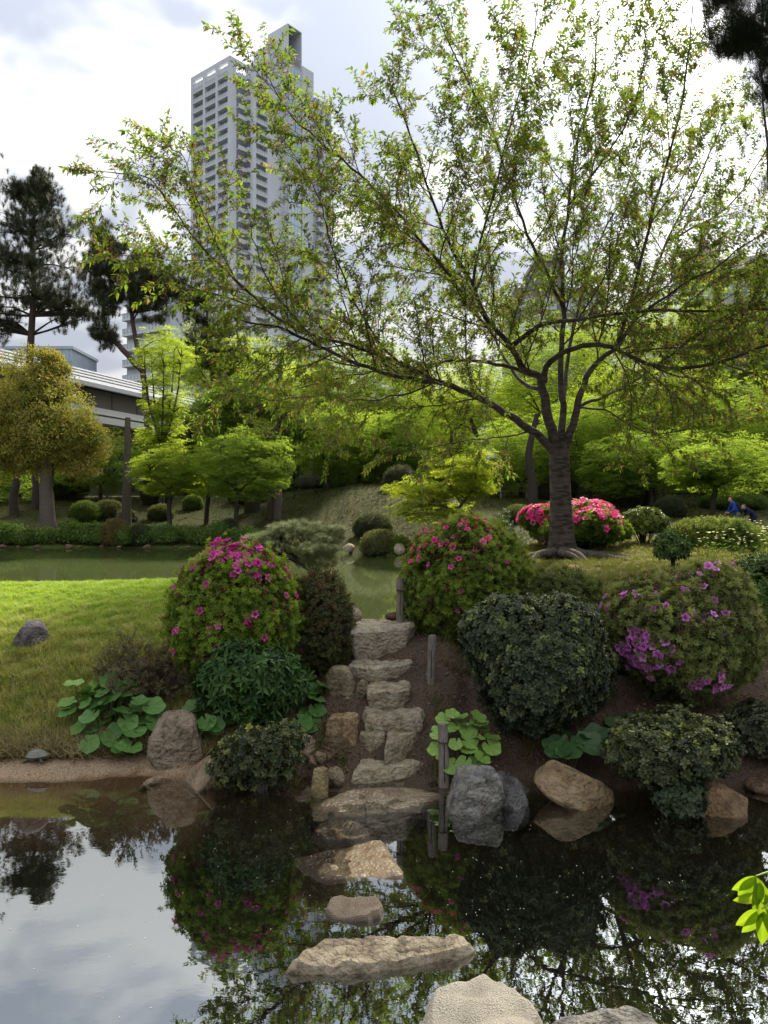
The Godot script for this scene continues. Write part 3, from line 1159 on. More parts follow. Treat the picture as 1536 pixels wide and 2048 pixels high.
	for k in ln:
		var b: Array = boxes[k % boxes.size()]
		var c := pt((b[0] + b[1]) * 0.5, (b[2] + b[3]) * 0.5, d) - foot
		var hx: float = (b[1] - b[0]) * 0.5 / F * d
		var hy: float = (b[3] - b[2]) * 0.5 / F * d
		var q := rdir() * pow(rnd.randf(), 0.4)
		var pos := c + Vector3(q.x * hx, q.y * hy, q.z * hx * 0.8)
		pos *= 1.0 + 0.12 * nf.get_noise_3dv(pos * 0.6)
		if nf.get_noise_3dv((pos + foot) * Vector3(0.45, 1.7, 0.45)) < style.get("gaps", -0.02):
			continue
		xf.append(Transform3D(basis_y(Vector3(q.x * 0.35, 1.0, q.z * 0.35) + rdir() * 0.35, rr(0, TAU)).scaled(Vector3.ONE * style.get("big", 1.0) * rr(0.75, 1.25)), pos))
		tint.append(lc(ca, cb, clampf(0.5 + 0.8 * nf.get_noise_3dv(pos * 0.8) + rr(-0.4, 0.4), 0, 1)))
	scatter(t, "crown", style.sprig, xf, tint)
	return t


# ---------------------------------------------------------------- the cherry tree on the mound
func cherry_tree() -> void:
	var foot := on(2.745, 11.9)
	var t := thing("cherry_tree", "large spreading cherry tree with smooth dark banded trunk and young green leaves", "tree", foot)
	# limbs: [points [u, v, distance], radius at the start, radius at the end]
	var limbs := [
		[[[1112, 905, 11.9], [1075, 872, 11.8], [1030, 838, 11.6], [985, 811, 11.4], [935, 786, 11.2], [880, 765, 11.0], [820, 758, 10.8], [770, 744, 10.6], [700, 722, 10.4], [635, 690, 10.2], [560, 655, 10.0], [480, 640, 9.8]], 0.105, 0.012],
		[[[1112, 900, 11.9], [1098, 840, 11.8], [1085, 780, 11.7], [1078, 752, 11.6], [1046, 738, 11.5], [1031, 705, 11.4], [1020, 690, 11.3], [990, 655, 11.2], [966, 622, 11.1], [945, 570, 11.0], [905, 500, 10.8], [868, 410, 10.6], [835, 310, 10.4], [790, 190, 10.2]], 0.12, 0.010],
		[[[1022, 692, 11.3], [1050, 672, 11.2], [1085, 650, 11.0], [1140, 641, 10.8], [1210, 632, 10.6], [1290, 622, 10.4], [1380, 622, 10.2], [1500, 620, 10.0], [1600, 612, 9.8]], 0.06, 0.010],
		[[[1120, 895, 11.95], [1126, 810, 12.0], [1121, 720, 12.1], [1128, 610, 12.2], [1124, 510, 12.2], [1138, 410, 12.3], [1150, 300, 12.3], [1185, 170, 12.3], [1195, 60, 12.3]], 0.085, 0.010],
		[[[1130, 895, 11.95], [1150, 835, 12.0], [1168, 770, 12.1], [1195, 722, 12.2], [1232, 695, 12.3], [1268, 640, 12.5], [1300, 570, 12.7], [1335, 480, 12.9], [1390, 370, 13.1], [1440, 260, 13.2]], 0.095, 0.010],
		[[[1088, 765, 11.7], [1100, 722, 11.5], [1150, 696, 11.2], [1212, 690, 10.9], [1262, 712, 10.6], [1335, 737, 10.3], [1420, 730, 10.0], [1500, 702, 9.8], [1570, 680, 9.6], [1680, 650, 9.4]], 0.07, 0.012],
		[[[1134, 870, 11.95], [1160, 815, 12.2], [1205, 795, 12.4], [1252, 772, 12.6], [1312, 735, 12.9], [1385, 690, 13.2], [1470, 640, 13.5], [1570, 590, 13.8]], 0.05, 0.010],
		[[[1078, 752, 11.6], [1020, 736, 11.6], [960, 724, 11.7], [900, 722, 11.8], [830, 735, 12.0], [750, 742, 12.2], [660, 760, 12.4], [580, 780, 12.6]], 0.05, 0.008],
		[[[880, 765, 11.0], [800, 728, 10.7], [720, 698, 10.4], [620, 668, 10.1], [540, 625, 9.8], [470, 560, 9.6], [400, 490, 9.4], [345, 415, 9.2], [300, 360, 9.1], [225, 345, 9.0]], 0.042, 0.006],
		[[[990, 655, 11.2], [930, 590, 10.8], [860, 505, 10.4], [790, 420, 10.1], [720, 350, 9.9], [650, 290, 9.7], [585, 235, 9.5], [540, 160, 9.4]], 0.042, 0.006],
		[[[1128, 620, 12.2], [1090, 540, 11.8], [1055, 470, 11.5], [1015, 350, 11.2], [965, 220, 10.9], [900, 90, 10.7], [862, 0, 10.5]], 0.045, 0.006],
		[[[1232, 695, 12.3], [1262, 600, 12.0], [1292, 480, 11.7], [1330, 340, 11.4], [1365, 200, 11.2], [1380, 60, 11.0], [1390, -60, 10.9]], 0.05, 0.007],
		[[[1085, 780, 11.7], [1040, 760, 12.3], [1000, 700, 12.9], [960, 620, 13.4], [900, 540, 13.8], [820, 480, 14.1], [740, 440, 14.3]], 0.05, 0.008],
		[[[1126, 810, 12.0], [1135, 720, 12.8], [1160, 600, 13.5], [1200, 480, 14.0], [1260, 360, 14.3], [1290, 240, 14.4]], 0.055, 0.008],
		[[[800, 728, 10.7], [740, 660, 10.3], [690, 560, 10.0], [655, 470, 9.8], [640, 400, 9.7], [600, 330, 9.6]], 0.026, 0.005],
		[[[620, 668, 10.1], [560, 600, 9.7], [520, 520, 9.4], [500, 440, 9.3]], 0.022, 0.005],
		[[[540, 625, 9.8], [470, 600, 9.5], [400, 580, 9.3], [320, 540, 9.1], [240, 490, 9.0]], 0.018, 0.005],
		[[[470, 560, 9.6], [430, 480, 9.3], [400, 420, 9.1], [375, 330, 9.0], [340, 295, 8.9]], 0.016, 0.004],
		[[[1060, 860, 11.8], [1000, 875, 11.4], [940, 880, 11.0], [880, 892, 10.7], [800, 905, 10.4]], 0.022, 0.004],
		[[[1160, 815, 12.2], [1210, 820, 11.7], [1260, 850, 11.2], [1320, 868, 10.9], [1400, 850, 10.6], [1480, 830, 10.4]], 0.026, 0.005],
		[[[945, 570, 11.0], [960, 480, 10.8], [990, 380, 10.5], [1020, 250, 10.3], [1060, 120, 10.1], [1075, 20, 10.0]], 0.032, 0.006],
		[[[1138, 410, 12.3], [1200, 330, 12.0], [1260, 230, 11.8], [1290, 120, 11.6], [1285, 20, 11.5]], 0.028, 0.006],
		[[[1335, 480, 12.9], [1400, 450, 12.4], [1470, 400, 12.0], [1520, 320, 11.7], [1560, 240, 11.5]], 0.03, 0.006],
		[[[1290, 622, 10.4], [1350, 580, 10.1], [1420, 540, 9.8], [1490, 490, 9.6], [1570, 440, 9.4]], 0.03, 0.006],
		[[[880, 765, 11.0], [800, 790, 10.6], [720, 800, 10.3], [640, 790, 10.0], [560, 800, 9.8], [480, 790, 9.7]], 0.02, 0.004],
	]
	# trunk with a flared foot
	var mb := MB.new()
	var sides := 28
	var tr := [[-0.25, 0.36], [0.0, 0.30], [0.10, 0.25], [0.22, 0.222], [0.4, 0.202], [0.7, 0.187], [1.0, 0.178], [1.25, 0.174], [1.45, 0.178], [1.62, 0.165], [1.75, 0.125]]
	var head := pt(1118, 900, 11.9) - foot
	for j in tr.size():
		var y: float = tr[j][0]
		var f := clampf(y / 1.7, 0.0, 1.0)
		for k in sides:
			var a := TAU * k / sides
			var fl := 1.0 + 0.38 * pow(1.0 - smoothstep(-0.2, 0.5, y), 1.5) * (0.5 + 0.5 * sin(a * 5.0 + 0.7)) + 0.07 * nf.get_noise_3d(cos(a) * 1.3, y * 1.6, sin(a) * 1.3)
			var r: float = tr[j][1] * fl * 0.88
			mb.v.append(Vector3(cos(a) * r + head.x * f, y, -sin(a) * r + head.z * f))
			mb.n.append(Vector3(cos(a), 0, -sin(a)))
			mb.c.append(Color.WHITE)
	for j in tr.size() - 1:
		for k in sides:
			var a := j * sides + k
			var b := j * sides + (k + 1) % sides
			for q in [a, a + sides, b, a + sides, b + sides, b]:
				mb.i.append(q)
	part(t, "trunk", mb.done(M.bark))
	# surface roots
	var roots := [
		[[-0.12, 0.16, 0.12], [-0.34, 0.16, 0.3], [-0.5, 0.1, 0.42], [-0.66, -0.02, 0.62]],
		[[0.02, 0.16, 0.2], [0.10, 0.17, 0.42], [0.20, 0.06, 0.62], [0.24, -0.06, 0.72]],
		[[-0.02, 0.15, 0.18], [-0.10, 0.2, 0.36], [0.02, 0.16, 0.52], [0.16, 0.04, 0.66]],
		[[0.18, 0.14, 0.08], [0.5, 0.1, 0.22], [0.8, 0.05, 0.42], [1.02, -0.05, 0.66]],
		[[0.2, 0.1, -0.02], [0.6, 0.08, 0.0], [1.05, 0.04, 0.06], [1.5, -0.06, 0.2]],
		[[-0.18, 0.12, 0.04], [-0.5, 0.06, 0.14], [-0.9, -0.06, 0.2]],
	]
	for r in roots:
		var p := []
		for e in r:
			p.append(Vector3(e[0], e[1] * 0.75 - 0.02 + hgt(foot.x + e[0], foot.z + e[2]) - foot.y, e[2]))
		var s := smooth_line(p, 5, 0.03)
		var rb := MB.new()
		rb.tube(s, taper(s.size(), 0.085, 0.022, 0.8), 10)
		part(t, "root", rb.done(M.bark_light))
	# limbs, side branches and twigs
	var twigs := MB.new()
	var leaves := []          # [place, direction, up, length]
	var spots := []
	for li in limbs.size():
		var l: Array = limbs[li]
		var p := []
		for e in l[0]:
			p.append(pt(e[0], e[1], e[2]) - foot)
		var s := smooth_line(p, 4, 0.035)
		var radii := taper(s.size(), l[1] * 0.78, l[2], 0.62)
		var lb := MB.new()
		lb.tube(s, radii, 9 if l[1] > 0.04 else 6)
		part(t, "limb" if li < 14 else "branch", lb.done(M.bark))
		var total := 0.0
		for k in s.size() - 1:
			total += (s[k + 1] - s[k]).length()
		var run := 0.0
		var next := total * (0.22 if l[1] > 0.04 else 0.06) + rr(0, 0.2)
		var az := rr(0, TAU)
		for k in s.size() - 1:
			var seg: Vector3 = s[k + 1] - s[k]
			run += seg.length()
			if run < next:
				continue
			next = run + rr(0.10, 0.18)
			az += 2.4
			var f := run / total
			var dir := seg.normalized()
			var side := basis_y(dir, az).x
			var go := (dir * 0.75 + side * rr(0.55, 1.0) + Vector3(0, 0.10, 0)).normalized()
			var ln := rr(1.0, 2.3) * (1.15 - 0.8 * f) * clampf(total / 4.0, 0.45, 1.0)
			grow_side(twigs, leaves, spots, s[k + 1], go, ln, float(radii[k + 1]) * 0.5, 1)
		grow_side(twigs, leaves, spots, s[-1], (s[-1] - s[-3]).normalized(), 0.5, float(l[2]), 2)
	part(t, "twigs", twigs.done(M.twig), Vector3.ZERO, "stuff")
	# the leaves; the nearest three hundred are pieces of their own
	var eye := Vector3(0, EYE, 0) - foot
	leaves.sort_custom(func(a, b): return (a[0] - eye).length_squared() < (b[0] - eye).length_squared())
	var ca := Color(0.075, 0.13, 0.026)
	var cb := Color(0.165, 0.24, 0.05)
	var leaf_kinds := []
	for k in 5:
		var m: StandardMaterial3D = M.leaf_thin.duplicate()
		m.albedo_color = lc(ca, cb, k / 4.0).linear_to_srgb()
		var one := MB.new()
		one.leaf(Vector3.ZERO, Vector3(0, 1, 0), Vector3(0, 0, 1), 1.0, 0.46, 0.18, Color.WHITE, 0.42)
		leaf_kinds.append(one.done(m))
	var xf := []
	var tint := PackedColorArray()
	var own := 0
	for k in leaves.size():
		var e: Array = leaves[k]
		var y: Vector3 = e[1]
		var z: Vector3 = e[2] - y * y.dot(e[2])
		z = z.normalized() if z.length() > 0.05 else basis_y(y, 0.0).z
		var b := Basis(y.cross(z), y, z).scaled(Vector3.ONE * float(e[3]))
		var w: Vector3 = e[0] + foot
		var inside := absf(w.x) < -w.z * 0.49 and w.y - EYE < -w.z * 0.655
		if own < 300 and inside:
			own += 1
			var o := part(t, "leaf", leaf_kinds[rnd.randi() % 5], e[0])
			o.basis = b
		else:
			xf.append(Transform3D(b, e[0]))
			var c := lc(ca, cb, rnd.randf())
			if rnd.randf() < 0.09:
				c = lc(Color(0.16, 0.12, 0.05), Color(0.24, 0.19, 0.07), rnd.randf())
			tint.append(c)
	scatter(t, "foliage", S.cherry_leaf, xf, tint)
	xf = []
	tint = PackedColorArray()
	for p in spots:
		xf.append(Transform3D(Basis(rdir(), rr(0, TAU)).scaled(Vector3.ONE * rr(0.9, 1.5)), p))
		tint.append(lc(Color(0.22, 0.11, 0.09), Color(0.33, 0.21, 0.14), rnd.randf()))
	scatter(t, "faded_blossoms", S.calyx, xf, tint)
	print("cherry leaves ", leaves.size(), " spots ", spots.size())


func grow_side(mb: MB, leaves: Array, spots: Array, from: Vector3, dir: Vector3, ln: float, rad: float, level: int) -> void:
	var n := 6 if level == 1 else 4
	var p := [from]
	var d := dir
	var step := ln / n
	for k in n:
		d = (d + rdir() * 0.16 + Vector3(0, 0.03 if level == 1 else 0.0, 0)).normalized()
		p.append(p[-1] + d * step)
	rad = clampf(rad, 0.004, 0.014)
	mb.tube(p, taper(n + 1, rad, rad * 0.3), 4 if level == 1 else 3, Color.WHITE)
	if level == 1:
		var az := rr(0, TAU)
		var run := 0.12
		while run < ln:
			var k := mini(int(run / step), n - 1)
			var at: Vector3 = (p[k] as Vector3).lerp(p[k + 1], run / step - k)
			var dd: Vector3 = (p[k + 1] - p[k]).normalized()
			az += 2.4
			var go := (dd * 0.8 + basis_y(dd, az).x * rr(0.5, 0.9) + Vector3(0, 0.12, 0)).normalized()
			grow_side(mb, leaves, spots, at, go, rr(0.26, 0.62) * (1.15 - 0.5 * run / ln), rad * 0.5, 2)
			run += rr(0.065, 0.12)
	var start := ln * 0.7 if level == 1 else ln * 0.22
	var run := start
	var az := rr(0, TAU)
	while run < ln + 0.01:
		var k := mini(int(run / step), n - 1)
		var at: Vector3 = (p[k] as Vector3).lerp(p[k + 1], run / step - k)
		var dd: Vector3 = (p[k + 1] - p[k]).normalized()
		az += 2.4
		if rnd.randf() < LEAF_SHARE:
			var side := basis_y(dd, az).x
			var go := (dd * 0.55 + side * 0.75 + Vector3(0, -0.28, 0) + rdir() * 0.2).normalized()
			leaves.append([at, go, Vector3(0, 0.8, 0) + side * 0.3 + rdir() * 0.35, rr(0.055, 0.098) * (0.75 + 0.35 * run / ln)])
		if rnd.randf() < 0.22:
			spots.append(at)
		run += rr(0.0115, 0.021)


const LEAF_SHARE := 0.85


# ---------------------------------------------------------------- buildings
func brick_part(holder: Node3D, called: String, mesh: Mesh, where: Vector3, turn := 0.0) -> MeshInstance3D:
	var o := part(holder, called, mesh, where)
	o.rotation.y = turn
	return o


func one_box(a: Vector3, b: Vector3, m: Material, col := Color.WHITE) -> ArrayMesh:
	var mb := MB.new()
	mb.box(a, b, col)
	return mb.done(m)


# a balcony bay as wide as w, seen from +z: slab and parapet with recessed panels
func bay_mesh(w: float, fh: float) -> ArrayMesh:
	var mb := MB.new()
	mb.box(Vector3(0, 0, -1.3), Vector3(w, 0.28, 0.0), Color(1, 1, 1))
	mb.box(Vector3(0, 0.28, -0.16), Vector3(w, 1.35, -0.06), Color(0.93, 0.94, 0.97))
	mb.box(Vector3(0, 1.35, -0.2), Vector3(w, 1.45, 0.0), Color(0.9, 0.9, 0.92))
	var k := 0.5
	while k < w - 0.6:
		mb.box(Vector3(k, 0.5, -0.06), Vector3(k + 0.3, 1.15, -0.03), Color(0.62, 0.65, 0.7))
		k += 0.95
	return mb.done(M.concrete)


func window_mesh(w: float, h: float) -> ArrayMesh:
	var mb := MB.new()
	var k := 0.0
	var n := maxi(2, int(w / 1.6))
	for q in n:
		mb.box(Vector3(w * q / n + 0.06, 0.05, -0.06), Vector3(w * (q + 1) / n - 0.06, h, 0.0))
	return mb.done(M.glass_pale)


func tower() -> void:
	var o := Vector3(-45.8, 0, -230)
	var t := thing("apartment_tower", "very tall pale grey apartment tower with stacked balconies and a tall roof fin", "skyscraper", o)
	t.rotation.y = -0.688
	var top := 136.4
	var fh := 3.1
	var pale := Color(0.98, 0.98, 1.0)
	# the body: set-back wall that the balconies hang on, then the plain volumes
	brick_part(t, "wall", one_box(Vector3(-18.4, -2, -34), Vector3(-1.4, top - 3.0, -1.4), M.concrete, Color(0.72, 0.73, 0.76)), Vector3.ZERO)
	brick_part(t, "wall", one_box(Vector3(-1.41, -2, -34), Vector3(1.8, top - 3.0, -7.6), M.concrete, Color(0.72, 0.73, 0.76)), Vector3.ZERO)
	brick_part(t, "side_wall", one_box(Vector3(1.81, -2, -18.0), Vector3(3.2, top - 0.2, -12.0), M.concrete, pale), Vector3.ZERO)
	brick_part(t, "roof_box", one_box(Vector3(-3.2, top - 3.0, -17.8), Vector3(3.6, 145.0, -11.9), M.concrete, pale), Vector3.ZERO)
	brick_part(t, "shaft", one_box(Vector3(-3.2, -2, -23.9), Vector3(5.7, 133.0, -17.9), M.concrete, pale), Vector3.ZERO)
	# the fin: an open box of panelled walls
	var fin := MB.new()
	fin.box(Vector3(-3.2, 133.0, -18.2), Vector3(6.0, 153.5, -17.85), pale)
	fin.box(Vector3(-3.2, 133.0, -23.9), Vector3(6.0, 153.5, -23.6), pale)
	fin.box(Vector3(-3.2, 133.0, -23.6), Vector3(-2.9, 153.5, -18.2), pale)
	fin.box(Vector3(-3.2, 153.2, -23.9), Vector3(6.0, 153.52, -17.84), Color(0.9, 0.9, 0.92))
	var fp := part(t, "roof_fin", fin.done(M.concrete))
	for k in 8:
		part(fp, "panel_joint", one_box(Vector3(-3.0 + k * 1.15, 133.5, -17.86), Vector3(-2.94 + k * 1.15, 153.0, -17.83), M.concrete, Color(0.75, 0.76, 0.79)))
	# glass lift shaft below the fin, with floor lines
	var gl := part(t, "glass_front", one_box(Vector3(5.71, -2, -23.7), Vector3(5.9, 141.5, -18.1), M.glass_blue))
	for k in 45:
		part(gl, "transom", one_box(Vector3(5.88, 8 + k * fh, -23.75), Vector3(6.0, 8.3 + k * fh, -18.0), M.concrete, Color(0.85, 0.86, 0.88)))
	for k in 3:
		part(gl, "mullion", one_box(Vector3(5.9, -2, -19.5 - k * 1.4), Vector3(5.97, 141.0, -19.42 - k * 1.4), M.concrete, Color(0.8, 0.82, 0.85)))
	# piers of the left face and of the stepped right face
	for x in [-18.9, -12.9, -6.75, -1.0]:
		brick_part(t, "pier", one_box(Vector3(0, -2, -1.38), Vector3(1.0, top, 0.05), M.concrete, pale), Vector3(x, 0, 0))
	brick_part(t, "pier", one_box(Vector3(2.2, -2, -7.4), Vector3(3.25, top, -6.0), M.concrete, pale), Vector3.ZERO)
	brick_part(t, "corner_pier", one_box(Vector3(-1.36, -2, -2.4), Vector3(0.07, top, -1.39), M.concrete, pale), Vector3.ZERO)
	brick_part(t, "parapet", one_box(Vector3(-18.9, top, -0.9), Vector3(0.07, top + 1.3, 0.06), M.concrete, pale), Vector3.ZERO)
	brick_part(t, "parapet", one_box(Vector3(-0.8, top + 0.01, -6.6), Vector3(0.06, top + 1.28, -0.91), M.concrete, pale), Vector3.ZERO)
	brick_part(t, "parapet", one_box(Vector3(0.07, top - 2.2, -6.9), Vector3(3.26, top + 0.2, -5.98), M.concrete, pale), Vector3.ZERO)
	brick_part(t, "parapet", one_box(Vector3(2.4, top - 2.2, -12.0), Vector3(3.26, top + 0.2, -6.91), M.concrete, pale), Vector3.ZERO)
	brick_part(t, "roof_screen", one_box(Vector3(-18.0, top - 3.2, -0.8), Vector3(-1.1, top - 1.0, -0.3), M.concrete, pale), Vector3.ZERO)
	var bays := [[-17.9, 5.0], [-11.9, 5.15], [-5.75, 4.75]]
	var bm := []
	var wm := []
	for b in bays:
		bm.append(bay_mesh(b[1], fh))
		wm.append(window_mesh(b[1] - 0.4, 2.3))
	var side := bay_mesh(4.6, fh)
	var side_w := window_mesh(4.2, 2.2)
	# the folded balcony of the inner corner: two slabs with parapets
	var fold := MB.new()
	for e in [[0.0, 0.3, 1.0], [0.3, 1.3, 0.93]]:
		var c := Color(e[2], e[2], e[2])
		var q := 0.0 if e[0] == 0.0 else 0.08
		fold.box(Vector3(0.05 if e[0] == 0.0 else 0.9, e[0], -5.9), Vector3(1.1 - q, e[1], -2.4), c)
		fold.box(Vector3(1.1 - q, e[0], -7.2 if e[0] == 0.0 else -6.2), Vector3(2.2, e[1], -5.2 - q), c)
	var fold_m := fold.done(M.concrete)
	for f in range(15, 43):
		var y := 2.0 + f * fh
		for k in 3:
			brick_part(t, "balcony", bm[k], Vector3(bays[k][0], y, 0))
			brick_part(t, "window", wm[k], Vector3(bays[k][0] + 0.2, y + 0.35, -1.36))
		brick_part(t, "corner_balcony", fold_m, Vector3(0, y, 0))
		brick_part(t, "window", side_w, Vector3(-1.38, y + 0.4, -2.5), PI / 2)
		brick_part(t, "balcony", side, Vector3(3.2, y, -7.4), PI / 2)
		brick_part(t, "window", side_w, Vector3(1.84, y + 0.35, -7.5), PI / 2)
	# the lower wing on the right: a plain wall and open balconies
	brick_part(t, "wing", one_box(Vector3(-3.0, -2, -29.0), Vector3(6.2, 143.0, -23.95), M.concrete, pale), Vector3.ZERO)
	brick_part(t, "wing", one_box(Vector3(-3.0, -2, -34.8), Vector3(6.8, 135.0, -29.05), M.concrete, Color(0.7, 0.71, 0.74)), Vector3.ZERO)
	var wing := bay_mesh(5.5, fh)
	for f in range(15, 42):
		brick_part(t, "wing_balcony", wing, Vector3(8.3, 2.0 + f * fh, -29.2), PI / 2)
	for z in [-32.2, -35.0]:
		brick_part(t, "pier", one_box(Vector3(7.0, -2, z), Vector3(8.36, 134.0, z + 0.6), M.concrete, pale), Vector3.ZERO)


func white_apartments() -> void:
	var a := pt(250, 740, 150)
	var t := thing("apartment_building", "white apartment building with stacked balconies half hidden behind the pines", "building", Vector3(a.x, 0, a.z))
	t.rotation.y = -0.55
	var top := pt(300, 575, 150).y
	part(t, "wall", one_box(Vector3(-1, -2, -16), Vector3(11.2, top, -1.3), M.concrete, Color(0.62, 0.64, 0.66)))
	part(t, "roof", one_box(Vector3(-1.4, top, -16.4), Vector3(12, top + 0.8, 0.2), M.concrete, Color(0.9, 0.9, 0.9)))
	part(t, "pier", one_box(Vector3(11.25, -2, -16), Vector3(14.0, top - 1, -1.0), M.concrete, Color(0.85, 0.86, 0.88)))
	var bm := bay_mesh(5.9, 3.0)
	var wm := window_mesh(5.4, 2.1)
	var sm := bay_mesh(7.0, 3.0)
	var y := 12.0
	while y < top - 2.5:
		for k in 2:
			part(t, "balcony", bm, Vector3(-0.9 + 6.0 * k, y, 0))
			part(t, "window", wm, Vector3(-0.7 + 6.0 * k, y + 0.4, -1.26))
		brick_part(t, "balcony", sm, Vector3(15.3, y, -2.0), PI / 2)
		y += 3.0


func glass_office() -> void:
	var a := pt(60, 730, 160)
	var t := thing("office_building", "low blue glass office block showing behind the left pine trunk", "building", Vector3(a.x, 0, a.z))
	var top := pt(100, 698, 160).y
	part(t, "wall", one_box(Vector3(-6, -2, -14), Vector3(8.6, top, -0.2), M.glass_blue))
	part(t, "roof", one_box(Vector3(-6.3, top, -14.3), Vector3(8.9, top + 0.6, 0.1), M.concrete, Color(0.7, 0.75, 0.8)))
	for k in 10:
		part(t, "mullion", one_box(Vector3(-5.5 + k * 1.5, 8, -0.2), Vector3(-5.4 + k * 1.5, top, -0.1), M.concrete, Color(0.6, 0.7, 0.78)))
	for k in 4:
		part(t, "floor_band", one_box(Vector3(-6.05, top - 2.6 - k * 3.0, -0.22), Vector3(8.65, top - 1.9 - k * 3.0, -0.05), M.concrete, Color(0.6, 0.68, 0.75)))


func long_hall() -> void:
	var a := Vector3(-30.0, 0, -72.0)
	var t := thing("long_hall", "long low hall with grey seamed metal roof and taupe upper wall", "building", a)
	t.rotation.y = -1.2   # its long side runs away to the right
	# local x runs along the front, z towards the garden
	var eave := pt(230, 778, 79).y
	var ln := 38.0
	t.rotation.y = atan2(8.3, 3.0)
	part(t, "wall", one_box(Vector3(-14, eave - 2.4, -18), Vector3(ln, eave - 0.3, -0.9), M.plain, Color(0.15, 0.13, 0.12)))
	for k in 13:
		part(t, "wall_joint", one_box(Vector3(-12 + k * 4.0, eave - 2.4, -0.9), Vector3(-11.85 + k * 4.0, eave - 0.3, -0.84), M.plain, Color(0.1, 0.09, 0.085)))
	var roof := MB.new()
	roof.quad(Vector3(-14.5, eave, 0.6), Vector3(-14.5, eave + 3.6, -9), Vector3(ln + 0.5, eave + 3.6, -9), Vector3(ln + 0.5, eave, 0.6), Color(0.22, 0.235, 0.265))
	roof.quad(Vector3(ln + 0.5, eave, -18.6), Vector3(ln + 0.5, eave + 3.6, -9), Vector3(-14.5, eave + 3.6, -9), Vector3(-14.5, eave, -18.6), Color(0.22, 0.235, 0.265))
	roof.box(Vector3(-14.5, eave - 0.4, 0.2), Vector3(ln + 0.5, eave - 0.02, 0.65), Color(0.4, 0.42, 0.44))
	var rp := part(t, "roof", roof.done(M.plain))
	for k in 40:
		var x := -14.0 + k * 1.3
		var s := MB.new()
		s.quad(Vector3(x, eave + 0.03, 0.6), Vector3(x, eave + 3.66, -9), Vector3(x + 0.12, eave + 3.66, -9), Vector3(x + 0.12, eave + 0.03, 0.6), Color(0.16, 0.175, 0.2))
		part(rp, "roof_seam", s.done(M.plain))
	for k in 3:
		part(rp, "snow_rail", one_box(Vector3(-14.4, eave + 0.9 + k * 0.9, -1.8 - k * 2.4), Vector3(ln, eave + 1.0 + k * 0.9, -1.7 - k * 2.4), M.plain, Color(0.2, 0.21, 0.23)))
	part(t, "ledge", one_box(Vector3(-14, eave - 3.0, -18), Vector3(ln, eave - 2.41, 0.9), M.plain, Color(0.36, 0.37, 0.38)))
	part(t, "ledge", one_box(Vector3(-14, eave - 3.9, -18), Vector3(ln, eave - 3.25, 1.2), M.plain, Color(0.42, 0.43, 0.43)))
	part(t, "stone_wall", one_box(Vector3(-14, eave - 6.6, -18), Vector3(ln, eave - 3.91, -0.4), M.rock_brown, Color(1.1, 1.1, 1.1)))
	part(t, "glass_band", one_box(Vector3(-14, eave - 8.6, -18), Vector3(ln, eave - 6.61, -0.6), M.glass))
	part(t, "ledge", one_box(Vector3(-14, eave - 9.3, -18), Vector3(ln, eave - 8.61, 1.0), M.plain, Color(0.36, 0.37, 0.38)))
	part(t, "lower_wall", one_box(Vector3(-14, -1, -18), Vector3(ln, eave - 9.31, -0.6), M.plain, Color(0.2, 0.19, 0.18)))
	for k in 20:
		part(t, "mullion", one_box(Vector3(-13 + k * 2.6, eave - 8.6, -0.6), Vector3(-12.9 + k * 2.6, eave - 6.62, -0.52), M.plain, Color(0.3, 0.3, 0.3)))


func right_buildings() -> void:
	# stepped grey block seen through the crown
	var a := pt(1030, 700, 110)
	var t := thing("grey_building", "stepped grey building seen through the middle of the cherry crown", "building", Vector3(a.x, 0, a.z))
	var y1 := pt(1100, 520, 110).y
	var y2 := pt(1100, 575, 110).y
	part(t, "wall", one_box(Vector3(0, -1, -12), Vector3(13.0, y2, 0), M.plain, Color(0.17, 0.165, 0.16)))
	part(t, "upper_wall", one_box(Vector3(3.2, y2 - 0.2, -10), Vector3(7.2, y1, -0.5), M.plain, Color(0.16, 0.155, 0.15)))
	part(t, "roof", one_box(Vector3(2.9, y1, -10.3), Vector3(7.5, y1 + 0.5, -0.2), M.plain, Color(0.4, 0.39, 0.38)))
	var w := window_mesh(2.4, 1.7)
	for k in 4:
		for j in 3:
			part(t, "window", w, Vector3(0.5 + k * 3.1, y2 - 3.2 - j * 3.2, 0.05))
	# brown block at the right
	a = pt(1350, 800, 70)
	t = thing("brown_building", "brown block with flat pale roof edge behind the trees at the right", "building", Vector3(a.x, 0, a.z))
	t.rotation.y = -0.45
	y1 = pt(1400, 545, 70).y
	part(t, "wall", one_box(Vector3(0.4, -1, -14), Vector3(16, y1 - 0.6, 0), M.plain, Color(0.15, 0.13, 0.115)))
	part(t, "roof", one_box(Vector3(0, y1 - 0.6, -14.6), Vector3(16.6, y1 + 0.4, 0.7), M.plain, Color(0.5, 0.48, 0.46)))
	part(t, "roof_house", one_box(Vector3(0.3, y1 + 0.4, -9), Vector3(3.2, y1 + 2.6, -2), M.plain, Color(0.42, 0.38, 0.31)))
	var w2 := window_mesh(2.2, 1.5)
	for k in 5:
		for j in 4:
			var o := part(t, "window", w2, Vector3(1.0 + k * 3.0, y1 - 3.2 - j * 2.9, 0.05))
			part(o, "sill", one_box(Vector3(-0.2, -0.3, 0), Vector3(2.4, 0.0, 0.25), M.plain, Color(0.5, 0.49, 0.47)))


